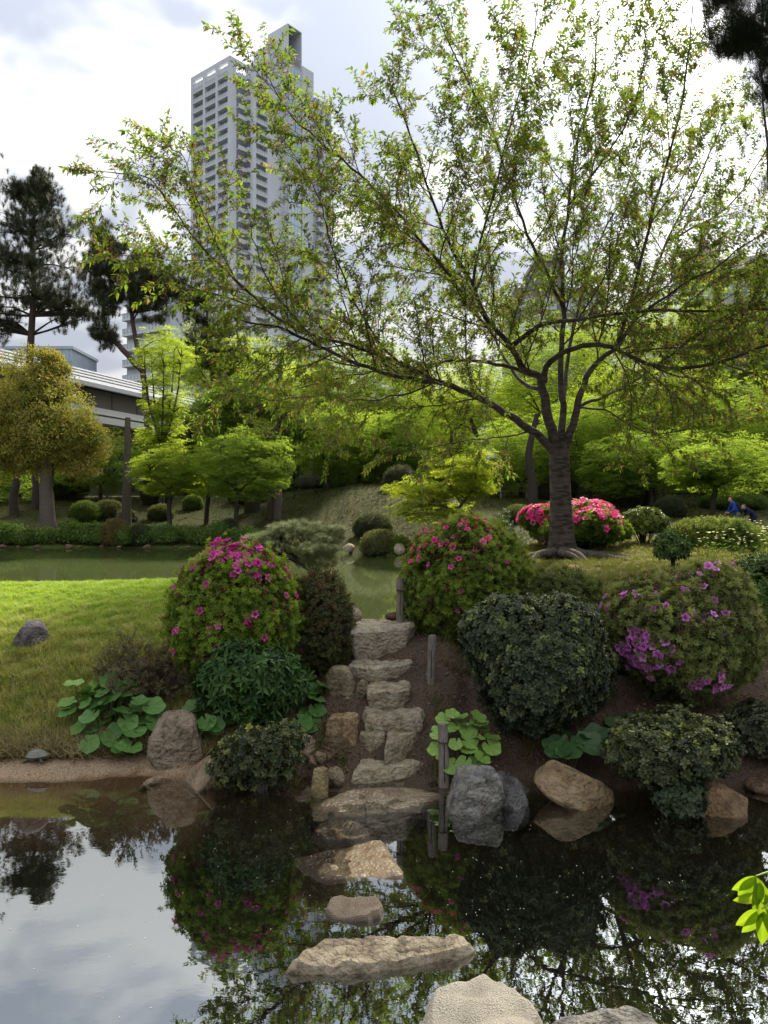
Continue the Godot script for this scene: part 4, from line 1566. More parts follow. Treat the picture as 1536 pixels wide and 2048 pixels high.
# ---------------------------------------------------------------- soft bodies: tapered capsules joined smoothly and meshed by surface nets
# bones: [a, b, ra, rb, colour]
func soft_body(bones: Array, cell: float, k: float, m: Material) -> ArrayMesh:
	var field := {}
	var tint := {}
	for b in bones:
		var a: Vector3 = b[0]
		var e: Vector3 = b[1]
		var ra: float = b[2]
		var rb: float = b[3]
		var pad := maxf(ra, rb) + 2.5 * cell + k
		var lo := (a.min(e) - Vector3.ONE * pad) / cell
		var hi := (a.max(e) + Vector3.ONE * pad) / cell
		var ab := e - a
		var l2 := maxf(ab.length_squared(), 1e-8)
		for x in range(floori(lo.x), ceili(hi.x) + 1):
			for y in range(floori(lo.y), ceili(hi.y) + 1):
				for z in range(floori(lo.z), ceili(hi.z) + 1):
					var p := Vector3(x, y, z) * cell
					var t := clampf((p - a).dot(ab) / l2, 0, 1)
					var d := (p - a - ab * t).length() - lerpf(ra, rb, t)
					var id := Vector3i(x, y, z)
					if field.has(id):
						var o: float = field[id]
						if d < o:
							tint[id] = b[4]
						var h := clampf(0.5 + 0.5 * (o - d) / k, 0, 1)
						field[id] = lerpf(o, d, h) - k * h * (1 - h)
					else:
						field[id] = d
						tint[id] = b[4]
	var mb := MB.new()
	var at := {}
	var corner := [Vector3i(0, 0, 0), Vector3i(1, 0, 0), Vector3i(0, 1, 0), Vector3i(1, 1, 0), Vector3i(0, 0, 1), Vector3i(1, 0, 1), Vector3i(0, 1, 1), Vector3i(1, 1, 1)]
	var edges := [[0, 1], [2, 3], [4, 5], [6, 7], [0, 2], [1, 3], [4, 6], [5, 7], [0, 4], [1, 5], [2, 6], [3, 7]]
	for id in field:
		var val := []
		var neg := 0
		for c in corner:
			var f: float = field.get(id + c, 1.0)
			val.append(f)
			neg += 1 if f < 0.0 else 0
		if neg == 0 or neg == 8:
			continue
		var s := Vector3.ZERO
		var cnt := 0
		for e in edges:
			var f0: float = val[e[0]]
			var f1: float = val[e[1]]
			if (f0 < 0.0) != (f1 < 0.0):
				s += Vector3(corner[e[0]]).lerp(Vector3(corner[e[1]]), f0 / (f0 - f1))
				cnt += 1
		at[id] = mb.v.size()
		mb.v.append((Vector3(id) + s / cnt) * cell)
		mb.n.append(Vector3.UP)
		mb.c.append(tint[id])
	for id in at:
		var f0: float = field[id]
		for ax in 3:
			var u := Vector3i(1, 0, 0) if ax == 0 else (Vector3i(0, 1, 0) if ax == 1 else Vector3i(0, 0, 1))
			var f1: float = field.get(id + u, 1.0)
			if (f0 < 0.0) == (f1 < 0.0):
				continue
			var p := Vector3i(0, 1, 0) if ax == 0 else (Vector3i(0, 0, 1) if ax == 1 else Vector3i(1, 0, 0))
			var q := Vector3i(0, 0, 1) if ax == 0 else (Vector3i(1, 0, 0) if ax == 1 else Vector3i(0, 1, 0))
			var ids := [id, id - p, id - p - q, id - q]
			if not (at.has(ids[1]) and at.has(ids[2]) and at.has(ids[3])):
				continue
			var w := [at[ids[0]], at[ids[1]], at[ids[2]], at[ids[3]]]
			for z in ([0, 2, 1, 0, 3, 2] if f0 < 0.0 else [0, 1, 2, 0, 2, 3]):
				mb.i.append(w[z])
	mb.smooth()
	return mb.done(m)


func people() -> void:
	var skin := Color(0.42, 0.25, 0.18)
	var blue := Color(0.02, 0.06, 0.24)
	var grey_green := Color(0.12, 0.13, 0.10)
	var hair := Color(0.06, 0.035, 0.025)
	var navy := Color(0.015, 0.018, 0.04)
	var black := Color(0.02, 0.02, 0.02)
	# first person: standing, bent a little forward to the left, a pack on the back
	var w := on(16.6, 36.5)
	var t := thing("person", "person in a blue jacket and grey trousers with a dark backpack, bending slightly forward", "person", w)
	part(t, "body", soft_body([
		[Vector3(-0.06, 0.06, 0.1), Vector3(0.06, 0.04, 0.1), 0.05, 0.045, black], [Vector3(-0.1, 0.06, -0.1), Vector3(0.03, 0.04, -0.1), 0.05, 0.045, black],
		[Vector3(0.05, 0.08, 0.1), Vector3(0.0, 0.48, 0.1), 0.055, 0.075, grey_green], [Vector3(0.0, 0.48, 0.1), Vector3(0.08, 0.88, 0.09), 0.08, 0.12, grey_green],
		[Vector3(0.02, 0.08, -0.1), Vector3(-0.03, 0.48, -0.1), 0.055, 0.075, grey_green], [Vector3(-0.03, 0.48, -0.1), Vector3(0.07, 0.88, -0.09), 0.08, 0.12, grey_green],
		[Vector3(0.08, 0.9, 0), Vector3(0.0, 1.1, 0), 0.15, 0.15, blue], [Vector3(0.0, 1.1, 0), Vector3(-0.16, 1.36, 0), 0.16, 0.13, blue],
		[Vector3(-0.15, 1.36, 0.14), Vector3(-0.15, 1.36, -0.14), 0.075, 0.075, blue],
		[Vector3(-0.15, 1.35, 0.19), Vector3(-0.2, 1.08, 0.24), 0.058, 0.05, blue], [Vector3(-0.2, 1.08, 0.24), Vector3(-0.38, 0.95, 0.14), 0.046, 0.036, blue], [Vector3(-0.4, 0.94, 0.13), Vector3(-0.46, 0.92, 0.1), 0.035, 0.03, skin],
		[Vector3(-0.15, 1.35, -0.19), Vector3(-0.22, 1.08, -0.24), 0.058, 0.05, blue], [Vector3(-0.22, 1.08, -0.24), Vector3(-0.38, 0.97, -0.12), 0.046, 0.036, blue], [Vector3(-0.4, 0.96, -0.11), Vector3(-0.46, 0.94, -0.08), 0.035, 0.03, skin],
		[Vector3(-0.17, 1.4, 0), Vector3(-0.22, 1.48, 0), 0.055, 0.055, skin], [Vector3(-0.27, 1.53, 0), Vector3(-0.25, 1.6, 0), 0.08, 0.085, skin], [Vector3(-0.345, 1.55, 0), Vector3(-0.36, 1.54, 0), 0.018, 0.014, skin],
		[Vector3(-0.22, 1.62, 0), Vector3(-0.2, 1.56, 0), 0.095, 0.085, hair],
	], 0.028, 0.03, M.plain))
	part(t, "backpack", soft_body([[Vector3(0.17, 1.0, 0.08), Vector3(0.04, 1.3, 0.07), 0.12, 0.1, navy], [Vector3(0.17, 1.0, -0.08), Vector3(0.04, 1.3, -0.07), 0.12, 0.1, navy], [Vector3(0.26, 1.02, 0), Vector3(0.19, 1.14, 0), 0.08, 0.07, navy]], 0.028, 0.03, M.plain))
	# second person: leaning far forward beside a trunk
	w = on(17.05, 36.1)
	t = thing("person", "person in a dark navy top leaning forward behind the thin maple trunk", "person", w)
	part(t, "body", soft_body([
		[Vector3(0.1, 0.05, 0.08), Vector3(0.0, 0.04, 0.08), 0.05, 0.04, black], [Vector3(0.16, 0.05, -0.08), Vector3(0.06, 0.04, -0.08), 0.05, 0.04, black],
		[Vector3(0.12, 0.08, 0.08), Vector3(0.1, 0.44, 0.09), 0.05, 0.07, navy], [Vector3(0.1, 0.44, 0.09), Vector3(0.22, 0.8, 0.08), 0.075, 0.11, navy],
		[Vector3(0.17, 0.08, -0.08), Vector3(0.16, 0.44, -0.09), 0.05, 0.07, navy], [Vector3(0.16, 0.44, -0.09), Vector3(0.22, 0.8, -0.08), 0.075, 0.11, navy],
		[Vector3(0.22, 0.83, 0), Vector3(0.08, 0.97, 0), 0.14, 0.135, navy], [Vector3(0.08, 0.97, 0), Vector3(-0.14, 1.12, 0), 0.14, 0.11, navy],
		[Vector3(-0.13, 1.12, 0.12), Vector3(-0.13, 1.12, -0.12), 0.065, 0.065, navy],
		[Vector3(-0.13, 1.1, 0.16), Vector3(-0.12, 0.84, 0.19), 0.05, 0.042, navy], [Vector3(-0.12, 0.84, 0.19), Vector3(-0.2, 0.62, 0.16), 0.038, 0.03, skin], [Vector3(-0.2, 0.6, 0.16), Vector3(-0.22, 0.53, 0.15), 0.032, 0.026, skin],
		[Vector3(-0.13, 1.1, -0.16), Vector3(-0.1, 0.86, -0.19), 0.05, 0.042, navy], [Vector3(-0.1, 0.86, -0.19), Vector3(0.04, 0.68, -0.16), 0.038, 0.03, skin],
		[Vector3(-0.16, 1.14, 0), Vector3(-0.23, 1.19, 0), 0.05, 0.05, skin], [Vector3(-0.29, 1.2, 0), Vector3(-0.29, 1.25, 0), 0.078, 0.08, skin], [Vector3(-0.365, 1.2, 0), Vector3(-0.38, 1.19, 0), 0.018, 0.014, skin],
		[Vector3(-0.25, 1.29, 0), Vector3(-0.22, 1.22, 0), 0.088, 0.08, Color(0.1, 0.07, 0.05)],
	], 0.028, 0.03, M.plain))


func turtle() -> void:
	var w := ground(75, 1522)
	var t := thing("turtle", "small grey-green turtle resting with drawn-in head on the sandy shore", "turtle", w + Vector3(0, 0.012, 0))
	t.rotation = Vector3(0.1, -0.12, 0.04)
	var skin := Color(0.07, 0.065, 0.045)
	part(t, "body", soft_body([
		[Vector3(-0.055, 0.018, 0), Vector3(0.05, 0.018, 0), 0.034, 0.03, skin], [Vector3(-0.02, 0.016, 0.02), Vector3(-0.02, 0.016, -0.02), 0.034, 0.034, skin],
		[Vector3(0.06, 0.022, 0.004), Vector3(0.088, 0.02, 0.008), 0.015, 0.013, skin],
		[Vector3(0.045, 0.012, 0.035), Vector3(0.062, 0.002, 0.056), 0.011, 0.009, skin], [Vector3(0.062, 0.0, 0.056), Vector3(0.076, -0.004, 0.06), 0.008, 0.006, skin],
		[Vector3(0.045, 0.012, -0.035), Vector3(0.062, 0.002, -0.056), 0.011, 0.009, skin],
		[Vector3(-0.05, 0.012, 0.035), Vector3(-0.066, 0.002, 0.054), 0.012, 0.010, skin], [Vector3(-0.066, 0.0, 0.054), Vector3(-0.08, -0.004, 0.058), 0.009, 0.006, skin],
		[Vector3(-0.05, 0.012, -0.035), Vector3(-0.066, 0.002, -0.054), 0.012, 0.010, skin],
		[Vector3(-0.075, 0.012, 0), Vector3(-0.1, 0.006, 0.006), 0.007, 0.003, skin],
	], 0.005, 0.008, M.plain))
	var mb := MB.new()
	var segs := 36
	for j in 11:
		var s := j / 10.0
		for k in segs:
			var a := TAU * k / segs
			var rx := 0.088 * (1.0 + 0.05 * cos(a * 3.0))
			var y := 0.024 + 0.042 * (1.0 - pow(s, 2.6)) + (0.005 * smoothstep(0.9, 1.0, s))
			var scute := 0.004 * maxf(0.0, cos(a * 4.0 + 0.4)) * smoothstep(0.4, 0.8, s) * (1.0 - smoothstep(0.8, 0.9, s)) + 0.004 * (1.0 - smoothstep(0.0, 0.06, absf(sin(a)) * s))
			mb.v.append(Vector3(cos(a) * rx * s, y + scute, sin(a) * 0.062 * s))
			mb.n.append(Vector3.UP)
			var g := 0.85 + 0.25 * nf.get_noise_2d(cos(a) * s * 9.0, sin(a) * s * 9.0)
			if absf(s - 0.48) < 0.04 or absf(s - 0.86) < 0.04 or (s > 0.48 and absf(cos(a * 4.0 + 0.4)) < 0.22):
				g *= 0.68
			mb.c.append(Color(0.17 * g, 0.17 * g, 0.145 * g))
	for j in 10:
		for k in segs:
			var a := j * segs + k
			var b := j * segs + (k + 1) % segs
			for q in [a, b, a + segs, b, b + segs, a + segs]:
				mb.i.append(q)
	mb.smooth()
	if mb.n[segs * 5].y < 0.0:
		for q in range(0, mb.i.size(), 3):
			var s := mb.i[q]
			mb.i[q] = mb.i[q + 1]
			mb.i[q + 1] = s
		mb.smooth()
	for k in segs:
		mb.n[k] = Vector3.UP
	part(t, "shell", mb.done(M.rock_shell))


# a weathered round post with its rope groove
func post(label: String, foot: Vector3, h: float, r: float, lean: Vector3, roped: bool) -> Node3D:
	var t := thing("wooden_post", label, "post", foot, "round wooden posts beside the stone steps")
	var mb := MB.new()
	var p := []
	var rad := []
	for k in 13:
		var y := -0.12 + (h + 0.12) * k / 12.0
		p.append(Vector3(lean.x * y, y, lean.z * y) + Vector3(0.004 * nf.get_noise_1d(y * 9.0), 0, 0))
		rad.append(r * (1.06 - 0.1 * k / 12.0) * (0.86 if k == 9 and roped else 1.0))
	p.append(p[-1] + Vector3(0, 0.008, 0))
	rad.append(r * 0.8)
	mb.tube(p, rad, 14, Color.WHITE, true)
	part(t, "shaft", mb.done(M.wood))
	var cr := MB.new()
	cr.box(Vector3(-0.004, h * 0.1, r * 0.9), Vector3(0.003, h * 0.7, r * 1.03), Color(0.03, 0.025, 0.02))
	part(t, "crack", cr.done(M.plain))
	if roped:
		var rb := MB.new()
		var ring := []
		for k in 17:
			var a := TAU * k / 16
			ring.append(Vector3(cos(a) * r * 0.95 + lean.x * h * 0.72, h * 0.725, sin(a) * r * 0.95 + lean.z * h * 0.72))
		rb.tube(ring, taper(17, 0.006, 0.006), 5, Color(0.05, 0.045, 0.04))
		part(t, "rope_band", rb.done(M.plain))
	return t


func leopard_plant(label: String, spots: Array, col_a: Color, col_b: Color, meshes: Array, group := "") -> Node3D:
	# spots: [u, v, distance, radius, tilt towards the viewer]
	var foot := Vector3.ZERO
	for s in spots:
		foot += pt(s[0], s[1], s[2])
	foot /= spots.size()
	foot.y = hgt(foot.x, foot.z)
	var t := thing("leopard_plant", label, "plant", foot, group)
	var st := MB.new()
	for s in spots:
		var p := pt(s[0], s[1], s[2]) - foot
		var o := part(t, "leaf", meshes[rnd.randi() % meshes.size()], p)
		var out := Vector3(p.x, 0, p.z)
		out = out.normalized() if out.length() > 0.02 else Vector3(0, 0, 1)
		var face := (Vector3(0, 1, 0) + out * 0.3 + Vector3(rr(-0.25, 0.25), 0, s[4])).normalized()
		var z := (Vector3(0, -0.2, 0.6) + out * 0.8).rotated(face, rr(-1.3, 1.3))
		z = (z - face * face.dot(z)).normalized()
		o.basis = Basis(face.cross(z), face, z).scaled(Vector3.ONE * float(s[3]))
		var root := Vector3(rr(-0.05, 0.05), -0.03, rr(-0.05, 0.05))
		st.tube([root, root.lerp(p, 0.5) + Vector3(0, p.y * 0.2, 0), p], [0.005, 0.004, 0.003], 4, Color(0.14, 0.16, 0.05))
	part(t, "stalks", st.done(M.leaf), Vector3.ZERO, "stuff")
	return t


func leaf_spots(u0: float, u1: float, v0: float, v1: float, d0: float, d1: float, n: int, r0: float, r1: float, tilt: float) -> Array:
	var out := []
	var tries := 0
	while out.size() < n and tries < 4000:
		tries += 1
		var a := rr(-1, 1)
		var b := rr(-1, 1)
		if a * a + b * b > 1.0:
			continue
		var u := lerpf(u0, u1, a * 0.5 + 0.5)
		var v := lerpf(v0, v1, b * 0.5 + 0.5)
		var ok := true
		for s in out:
			if absf(s[0] - u) < (u1 - u0) * 0.10 and absf(s[1] - v) < (v1 - v0) * 0.09:
				ok = false
		if tries > 2500:
			ok = true
		if ok:
			var d := lerpf(d1, d0, (v - v0) / (v1 - v0)) + rr(-0.06, 0.06)
			out.append([u, v, d, rr(r0, r1), tilt + rr(-0.45, 0.55)])
	return out


# ---------------------------------------------------------------- the scene
func _ready() -> void:
	rnd.seed = 20240420
	nz.seed = 3
	nz.frequency = 0.05
	nz.fractal_octaves = 3
	nf.seed = 8
	nf.frequency = 1.0
	nf.noise_type = FastNoiseLite.TYPE_SIMPLEX_SMOOTH
	nf.fractal_octaves = 3
	var cam := Camera3D.new()
	cam.name = "camera"
	cam.position = Vector3(0, EYE, 0)
	cam.fov = rad_to_deg(2.0 * atan(1024.0 / F))
	cam.near = 0.05
	cam.far = 2000.0
	add_child(cam)
	cam.current = true
	var we := WorldEnvironment.new()
	we.name = "surroundings"
	we.environment = build_sky()
	add_child(we)
	var sun := DirectionalLight3D.new()
	sun.name = "sun"
	sun.light_color = Color(1.0, 0.96, 0.88)
	sun.light_energy = SUN_ENERGY
	sun.light_angular_distance = 14.0
	sun.shadow_enabled = true
	sun.basis = Basis.looking_at(-LAMP_DIR)
	add_child(sun)
	make_materials()
	make_sprigs()
	build_ground()
	build_water()
	tower()
	white_apartments()
	glass_office()
	long_hall()
	right_buildings()
	cherry_tree()
	stones()
	near_shrubs()
	small_plants()
	far_trees()
	far_shrubs()
	people()
	turtle()
	lawns()


func stones() -> void:
	M.rock_shell = mat(Color.WHITE, 0.6, {"vc": 1, "spec": 0.4})
	var sg := "stepping stones across the pond"
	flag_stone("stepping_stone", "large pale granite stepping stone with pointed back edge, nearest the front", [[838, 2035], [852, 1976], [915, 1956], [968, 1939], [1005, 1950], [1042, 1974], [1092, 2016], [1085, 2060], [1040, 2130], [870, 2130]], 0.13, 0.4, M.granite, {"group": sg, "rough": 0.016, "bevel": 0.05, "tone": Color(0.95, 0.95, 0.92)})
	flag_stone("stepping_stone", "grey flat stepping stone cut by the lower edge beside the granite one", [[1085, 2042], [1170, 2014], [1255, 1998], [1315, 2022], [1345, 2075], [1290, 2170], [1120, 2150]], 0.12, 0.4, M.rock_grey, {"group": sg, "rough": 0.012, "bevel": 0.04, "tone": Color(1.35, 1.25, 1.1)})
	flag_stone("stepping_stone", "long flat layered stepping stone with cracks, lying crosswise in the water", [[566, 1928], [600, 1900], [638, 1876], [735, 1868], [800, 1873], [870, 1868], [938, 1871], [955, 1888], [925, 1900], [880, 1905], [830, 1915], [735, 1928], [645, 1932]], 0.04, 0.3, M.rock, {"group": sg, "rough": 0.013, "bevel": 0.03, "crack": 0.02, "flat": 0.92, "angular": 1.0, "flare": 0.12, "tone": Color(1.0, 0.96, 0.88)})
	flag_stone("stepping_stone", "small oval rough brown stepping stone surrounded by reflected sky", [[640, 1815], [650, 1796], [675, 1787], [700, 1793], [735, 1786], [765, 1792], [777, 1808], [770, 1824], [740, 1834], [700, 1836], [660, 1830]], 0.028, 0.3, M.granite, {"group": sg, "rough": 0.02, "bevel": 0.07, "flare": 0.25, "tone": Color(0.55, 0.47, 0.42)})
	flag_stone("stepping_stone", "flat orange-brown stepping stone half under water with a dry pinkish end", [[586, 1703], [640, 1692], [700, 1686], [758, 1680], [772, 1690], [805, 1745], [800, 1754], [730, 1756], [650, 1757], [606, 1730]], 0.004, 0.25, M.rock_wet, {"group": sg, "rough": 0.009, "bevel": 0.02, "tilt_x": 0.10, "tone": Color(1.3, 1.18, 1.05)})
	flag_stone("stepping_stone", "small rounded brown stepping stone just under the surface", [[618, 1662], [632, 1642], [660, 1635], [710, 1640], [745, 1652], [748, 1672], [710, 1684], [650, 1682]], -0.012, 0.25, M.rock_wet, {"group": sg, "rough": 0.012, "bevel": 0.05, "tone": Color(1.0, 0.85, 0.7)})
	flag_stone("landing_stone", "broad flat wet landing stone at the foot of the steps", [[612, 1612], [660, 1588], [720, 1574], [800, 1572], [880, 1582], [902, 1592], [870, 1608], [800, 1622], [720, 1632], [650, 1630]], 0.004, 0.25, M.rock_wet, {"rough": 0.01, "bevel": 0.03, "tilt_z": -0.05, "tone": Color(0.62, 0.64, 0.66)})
	# the steps, from the top down
	var st := "rough stone steps up the bank"
	flag_stone("stone_step", "big pale flat-topped slab at the head of the stone steps", [[686, 1250], [700, 1240], [758, 1236], [822, 1234], [834, 1243], [815, 1254], [770, 1258], [700, 1261]], 0.913, 0.32, M.rock, {"cat": "step", "group": st, "angular": 1.0, "flat": 0.93, "under": 0.3, "rough": 0.014, "bevel": 0.025, "flare": 0.0, "tone": Color(1.25, 1.2, 1.1)})
	flag_stone("stone_step", "wide stone step with ragged underside just below the top slab", [[696, 1328], [705, 1316], [760, 1312], [824, 1313], [826, 1322], [800, 1329], [745, 1334]], 0.653, 0.19, M.rock, {"cat": "step", "group": st, "angular": 1.0, "flat": 0.93, "under": 0.3, "rough": 0.014, "bevel": 0.02, "flare": 0.0, "tone": Color(1.2, 1.15, 1.05)})
	flag_stone("stone_step", "short narrow stone step, third from the top", [[732, 1368], [742, 1360], [800, 1357], [824, 1361], [820, 1373], [785, 1379], [734, 1378]], 0.526, 0.21, M.rock, {"cat": "step", "group": st, "angular": 1.0, "flat": 0.93, "under": 0.3, "rough": 0.014, "bevel": 0.025, "flare": 0.0, "tone": Color(1.15, 1.08, 0.97)})
	flag_stone("stone_step", "long rounded block step, fourth from the top", [[722, 1420], [728, 1409], [770, 1405], [838, 1408], [853, 1420], [846, 1429], [790, 1432], [730, 1431]], 0.369, 0.19, M.rock, {"cat": "step", "group": st, "angular": 1.0, "flat": 0.93, "under": 0.3, "rough": 0.012, "bevel": 0.05, "flare": 0.03, "tone": Color(1.05, 1.0, 0.92)})
	flag_stone("stone_step", "small square block step at the left beside the notched one", [[718, 1466], [724, 1453], [770, 1451], [771, 1468], [740, 1474]], 0.243, 0.22, M.rock, {"cat": "step", "group": st, "angular": 1.0, "flat": 0.93, "under": 0.3, "rough": 0.01, "bevel": 0.04, "flare": 0.0, "tone": Color(1.0, 0.94, 0.85)})
	flag_stone("stone_step", "notched block step with a broken front corner", [[772, 1468], [784, 1454], [832, 1450], [836, 1466], [808, 1478], [768, 1490]], 0.243, 0.22, M.rock, {"cat": "step", "group": st, "angular": 1.0, "flat": 0.93, "under": 0.3, "rough": 0.014, "bevel": 0.04, "flare": 0.02, "tone": Color(1.1, 1.03, 0.92)})
	flag_stone("stone_step", "wedge-shaped lowest stone step with a sloping ribbed face", [[700, 1545], [716, 1520], [760, 1514], [842, 1511], [856, 1520], [826, 1534], [770, 1540]], 0.085, 0.16, M.rock, {"cat": "step", "group": st, "angular": 1.0, "flat": 0.93, "under": 0.3, "rough": 0.016, "bevel": 0.05, "flare": 0.05, "tone": Color(1.1, 1.03, 0.9)})
	# rocks to the left of the steps
	rock("rock", "angular olive-tinged rock left of the third stone step", ground(682, 1402) + Vector3(0, 0.06, -0.12), Vector3(0.16, 0.19, 0.15), 31, M.rock, {"tone": Color(0.66, 0.63, 0.5), "roll": 0.3, "blocky": 1})
	rock("rock", "small squarish rock wedged between the steps and the olive rock", ground(724, 1402) + Vector3(0, 0.05, -0.06), Vector3(0.075, 0.1, 0.08), 32, M.rock, {"blocky": 1, "tone": Color(0.7, 0.66, 0.58)})
	rock("rock", "rounded brown rock left of the long block step", ground(688, 1500) + Vector3(-0.01, 0.06, -0.14), Vector3(0.17, 0.19, 0.17), 33, M.rock_brown, {"blocky": 1, "top": 0.75, "tone": Color(1.05, 1.0, 0.85), "cuts": 5})
	rock("rock", "dark rock in the hollow below the rounded brown rock", ground(672, 1530) + Vector3(0, 0.02, -0.10), Vector3(0.15, 0.14, 0.12), 34, M.rock_brown, {"tone": Color(0.45, 0.42, 0.38)})
	rock("rock", "upright mossy square-cut stone at the waterline left of the steps", ground(640, 1594) + Vector3(0, 0.08, -0.02), Vector3(0.075, 0.13, 0.08), 35, M.rock, {"blocky": 1, "tone": Color(0.72, 0.65, 0.42), "cuts": 7, "top": 0.8})
	rock("rock", "small ball-shaped stone next to the mossy upright one", ground(668, 1580) + Vector3(0, 0.06, -0.06), Vector3(0.07, 0.075, 0.07), 36, M.rock, {"tone": Color(0.7, 0.62, 0.52), "cuts": 2, "rough": 0.08})
	rock("rock", "pinkish rock behind the waterside bush", ground(606, 1530) + Vector3(0, 0.07, -0.05), Vector3(0.14, 0.13, 0.12), 37, M.rock, {"tone": Color(0.8, 0.68, 0.6)})
	rock("rock", "small pale chip of stone leaning by the pinkish rock", ground(640, 1528) + Vector3(0, 0.04, 0), Vector3(0.045, 0.05, 0.04), 38, M.rock, {"tone": Color(0.85, 0.76, 0.62)})
	rock("rock", "smaller brown chip below the pale chip of stone", ground(626, 1540) + Vector3(0, 0.03, 0), Vector3(0.034, 0.045, 0.034), 39, M.rock_brown, {})
	rock("rock", "grey-pink boulder with a cracked face beside the leopard plants", ground(345, 1545) + Vector3(0.0, 0.15, -0.16), Vector3(0.24, 0.25, 0.2), 40, M.rock, {"blocky": 1, "tone": Color(0.75, 0.68, 0.63), "sub": 20, "cuts": 8, "rough": 0.13})
	rock("rock", "smooth pale slanting slab running into the water", ground(420, 1585) + Vector3(0.02, 0.06, -0.14), Vector3(0.33, 0.14, 0.26), 41, M.rock, {"tone": Color(0.95, 0.8, 0.68), "roll": 0.5, "cuts": 5, "rough": 0.05, "sub": 18})
	rock("rock", "small flat dark rock on top of the bank behind the cracked boulder", ground(330, 1440) + Vector3(0, 0.0, 0), Vector3(0.09, 0.05, 0.08), 42, M.rock, {"tone": Color(0.5, 0.45, 0.4)})
	rock("rock", "pointed stone splinter sticking out of the water by the shore", Vector3(-1.64, 0.0, -5.42), Vector3(0.10, 0.035, 0.04), 43, M.rock, {"roll": 0.5, "tone": Color(0.8, 0.7, 0.58)})
	rock("rock", "dark violet-grey pointed rock set in the lawn", ground(57, 1300) + Vector3(0, 0.02, -0.05), Vector3(0.19, 0.24, 0.16), 44, M.rock_grey, {"blocky": 1, "tone": Color(0.95, 0.85, 0.9), "cuts": 8, "rough": 0.14, "sub": 18, "yaw": 0.5})
	rock("rock", "round pale stone half hidden at the left end of the top slab", pt(700, 1232, 7.05), Vector3(0.11, 0.09, 0.12), 45, M.rock, {"tone": Color(0.9, 0.85, 0.75), "cuts": 2, "rough": 0.06})
	rock("rock", "brown stone behind the post at the right end of the top slab", pt(790, 1234, 7.15), Vector3(0.09, 0.07, 0.09), 46, M.rock_brown, {"tone": Color(0.6, 0.5, 0.42)})
	rock("rock", "reddish-brown stone under the left azalea", on(-0.78, 6.5) + Vector3(0, 0.09, 0), Vector3(0.16, 0.13, 0.14), 47, M.rock_brown, {"tone": Color(1.1, 0.95, 0.8)})
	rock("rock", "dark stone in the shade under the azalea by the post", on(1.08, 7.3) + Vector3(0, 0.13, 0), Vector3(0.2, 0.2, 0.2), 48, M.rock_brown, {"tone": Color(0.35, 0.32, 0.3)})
	# rocks to the right
	rock("rock", "blocky dark grey boulder with a pale lower face standing in the water", Vector3(0.60, 0.06, -4.98), Vector3(0.232, 0.24, 0.19), 49, M.rock_grey, {"sub": 30, "cuts": 7, "rough": 0.12, "tone": Color(1.15, 1.1, 1.0), "top": 0.76, "yaw": 0.2, "blocky": 1})
	rock("rock", "smaller dark rock leaning against the blocky boulder", Vector3(0.83, 0.02, -5.06), Vector3(0.11, 0.2, 0.14), 50, M.rock_grey, {"tone": Color(0.7, 0.7, 0.7), "roll": 0.3})
	rock("rock", "long tilted brown rock with a sharp ridge sliding into the water", Vector3(1.28, 0.08, -5.08), Vector3(0.34, 0.15, 0.2), 51, M.rock_brown, {"blocky": 1, "top": 0.7, "roll": -0.42, "cuts": 8, "sub": 20, "rough": 0.1, "tone": Color(1.15, 1.1, 0.95), "yaw": 0.15})
	rock("rock", "flat brown rock under the overhanging waterside shrub", Vector3(2.12, 0.05, -4.98), Vector3(0.3, 0.11, 0.2), 52, M.rock_brown, {"blocky": 1, "roll": -0.2, "tone": Color(0.95, 0.85, 0.7)})
	rock("rock", "dark low rock at the waterline on the right margin", Vector3(2.62, 0.0, -5.3), Vector3(0.16, 0.08, 0.12), 53, M.rock_brown, {"tone": Color(0.6, 0.52, 0.45)})
	rock("rock", "tiny dark stone in the shaded inlet between the boulder and tilted rock", Vector3(0.93, 0.0, -5.25), Vector3(0.06, 0.045, 0.05), 54, M.rock_grey, {"tone": Color(0.5, 0.5, 0.5)})
	# stones along the far shore
	rock("rock", "pale rounded stone at the far waterline below the clipped bushes", on(-1.62, 35.6) + Vector3(0, 0.12, 0.3), Vector3(0.28, 0.2, 0.25), 55, M.rock, {"tone": Color(1.3, 1.1, 0.9), "cuts": 3})
	rock("rock", "pale squarish stone at the far waterline beside the azalea", on(0.68, 34.0) + Vector3(0, 0.15, 0.3), Vector3(0.26, 0.26, 0.22), 56, M.rock, {"tone": Color(1.3, 1.1, 1.0)})
	var proto: Node3D = null
	for k in 16:
		var x := -22.0 + k * 1.2 + rr(-0.5, 0.5)
		var o: Node3D
		if proto == null:
			proto = rock("shore_stone", "low edging stone along the far shore", Vector3.ZERO, Vector3(0.28, 0.13, 0.22), 57, M.rock_brown, {"sub": 6, "tone": Color(0.7, 0.65, 0.6), "group": "edging stones along the far shore"})
			o = proto
		else:
			o = proto.duplicate()
			o.name = numbered("shore_stone", self)
			add_child(o)
		o.position = Vector3(x, 0.06, -far_shore(x) + 0.1)
		o.rotation.y = rr(0, TAU)
		o.scale = Vector3.ONE * rr(0.4, 1.1)
		o.set_meta("label", "%s low edging stone from the left along the far shore" % ORDINAL[k])
	# posts and their rope
	post("weathered round post standing in the bank right of the middle steps", ground(862, 1367), 0.37, 0.036, Vector3(0.03, 0, 0), false)
	post("weathered round post with a rope band at the water edge", ground(888, 1575), 0.43, 0.036, Vector3(-0.02, 0, 0), true)
	post("round post behind the right end of the top slab", pt(800, 1238, 7.0), 0.36, 0.034, Vector3(0.0, 0, 0), true)
	var rp := MB.new()
	var a := pt(862, 1285, 6.85)
	var b := pt(800, 1175, 7.0)
	var line := []
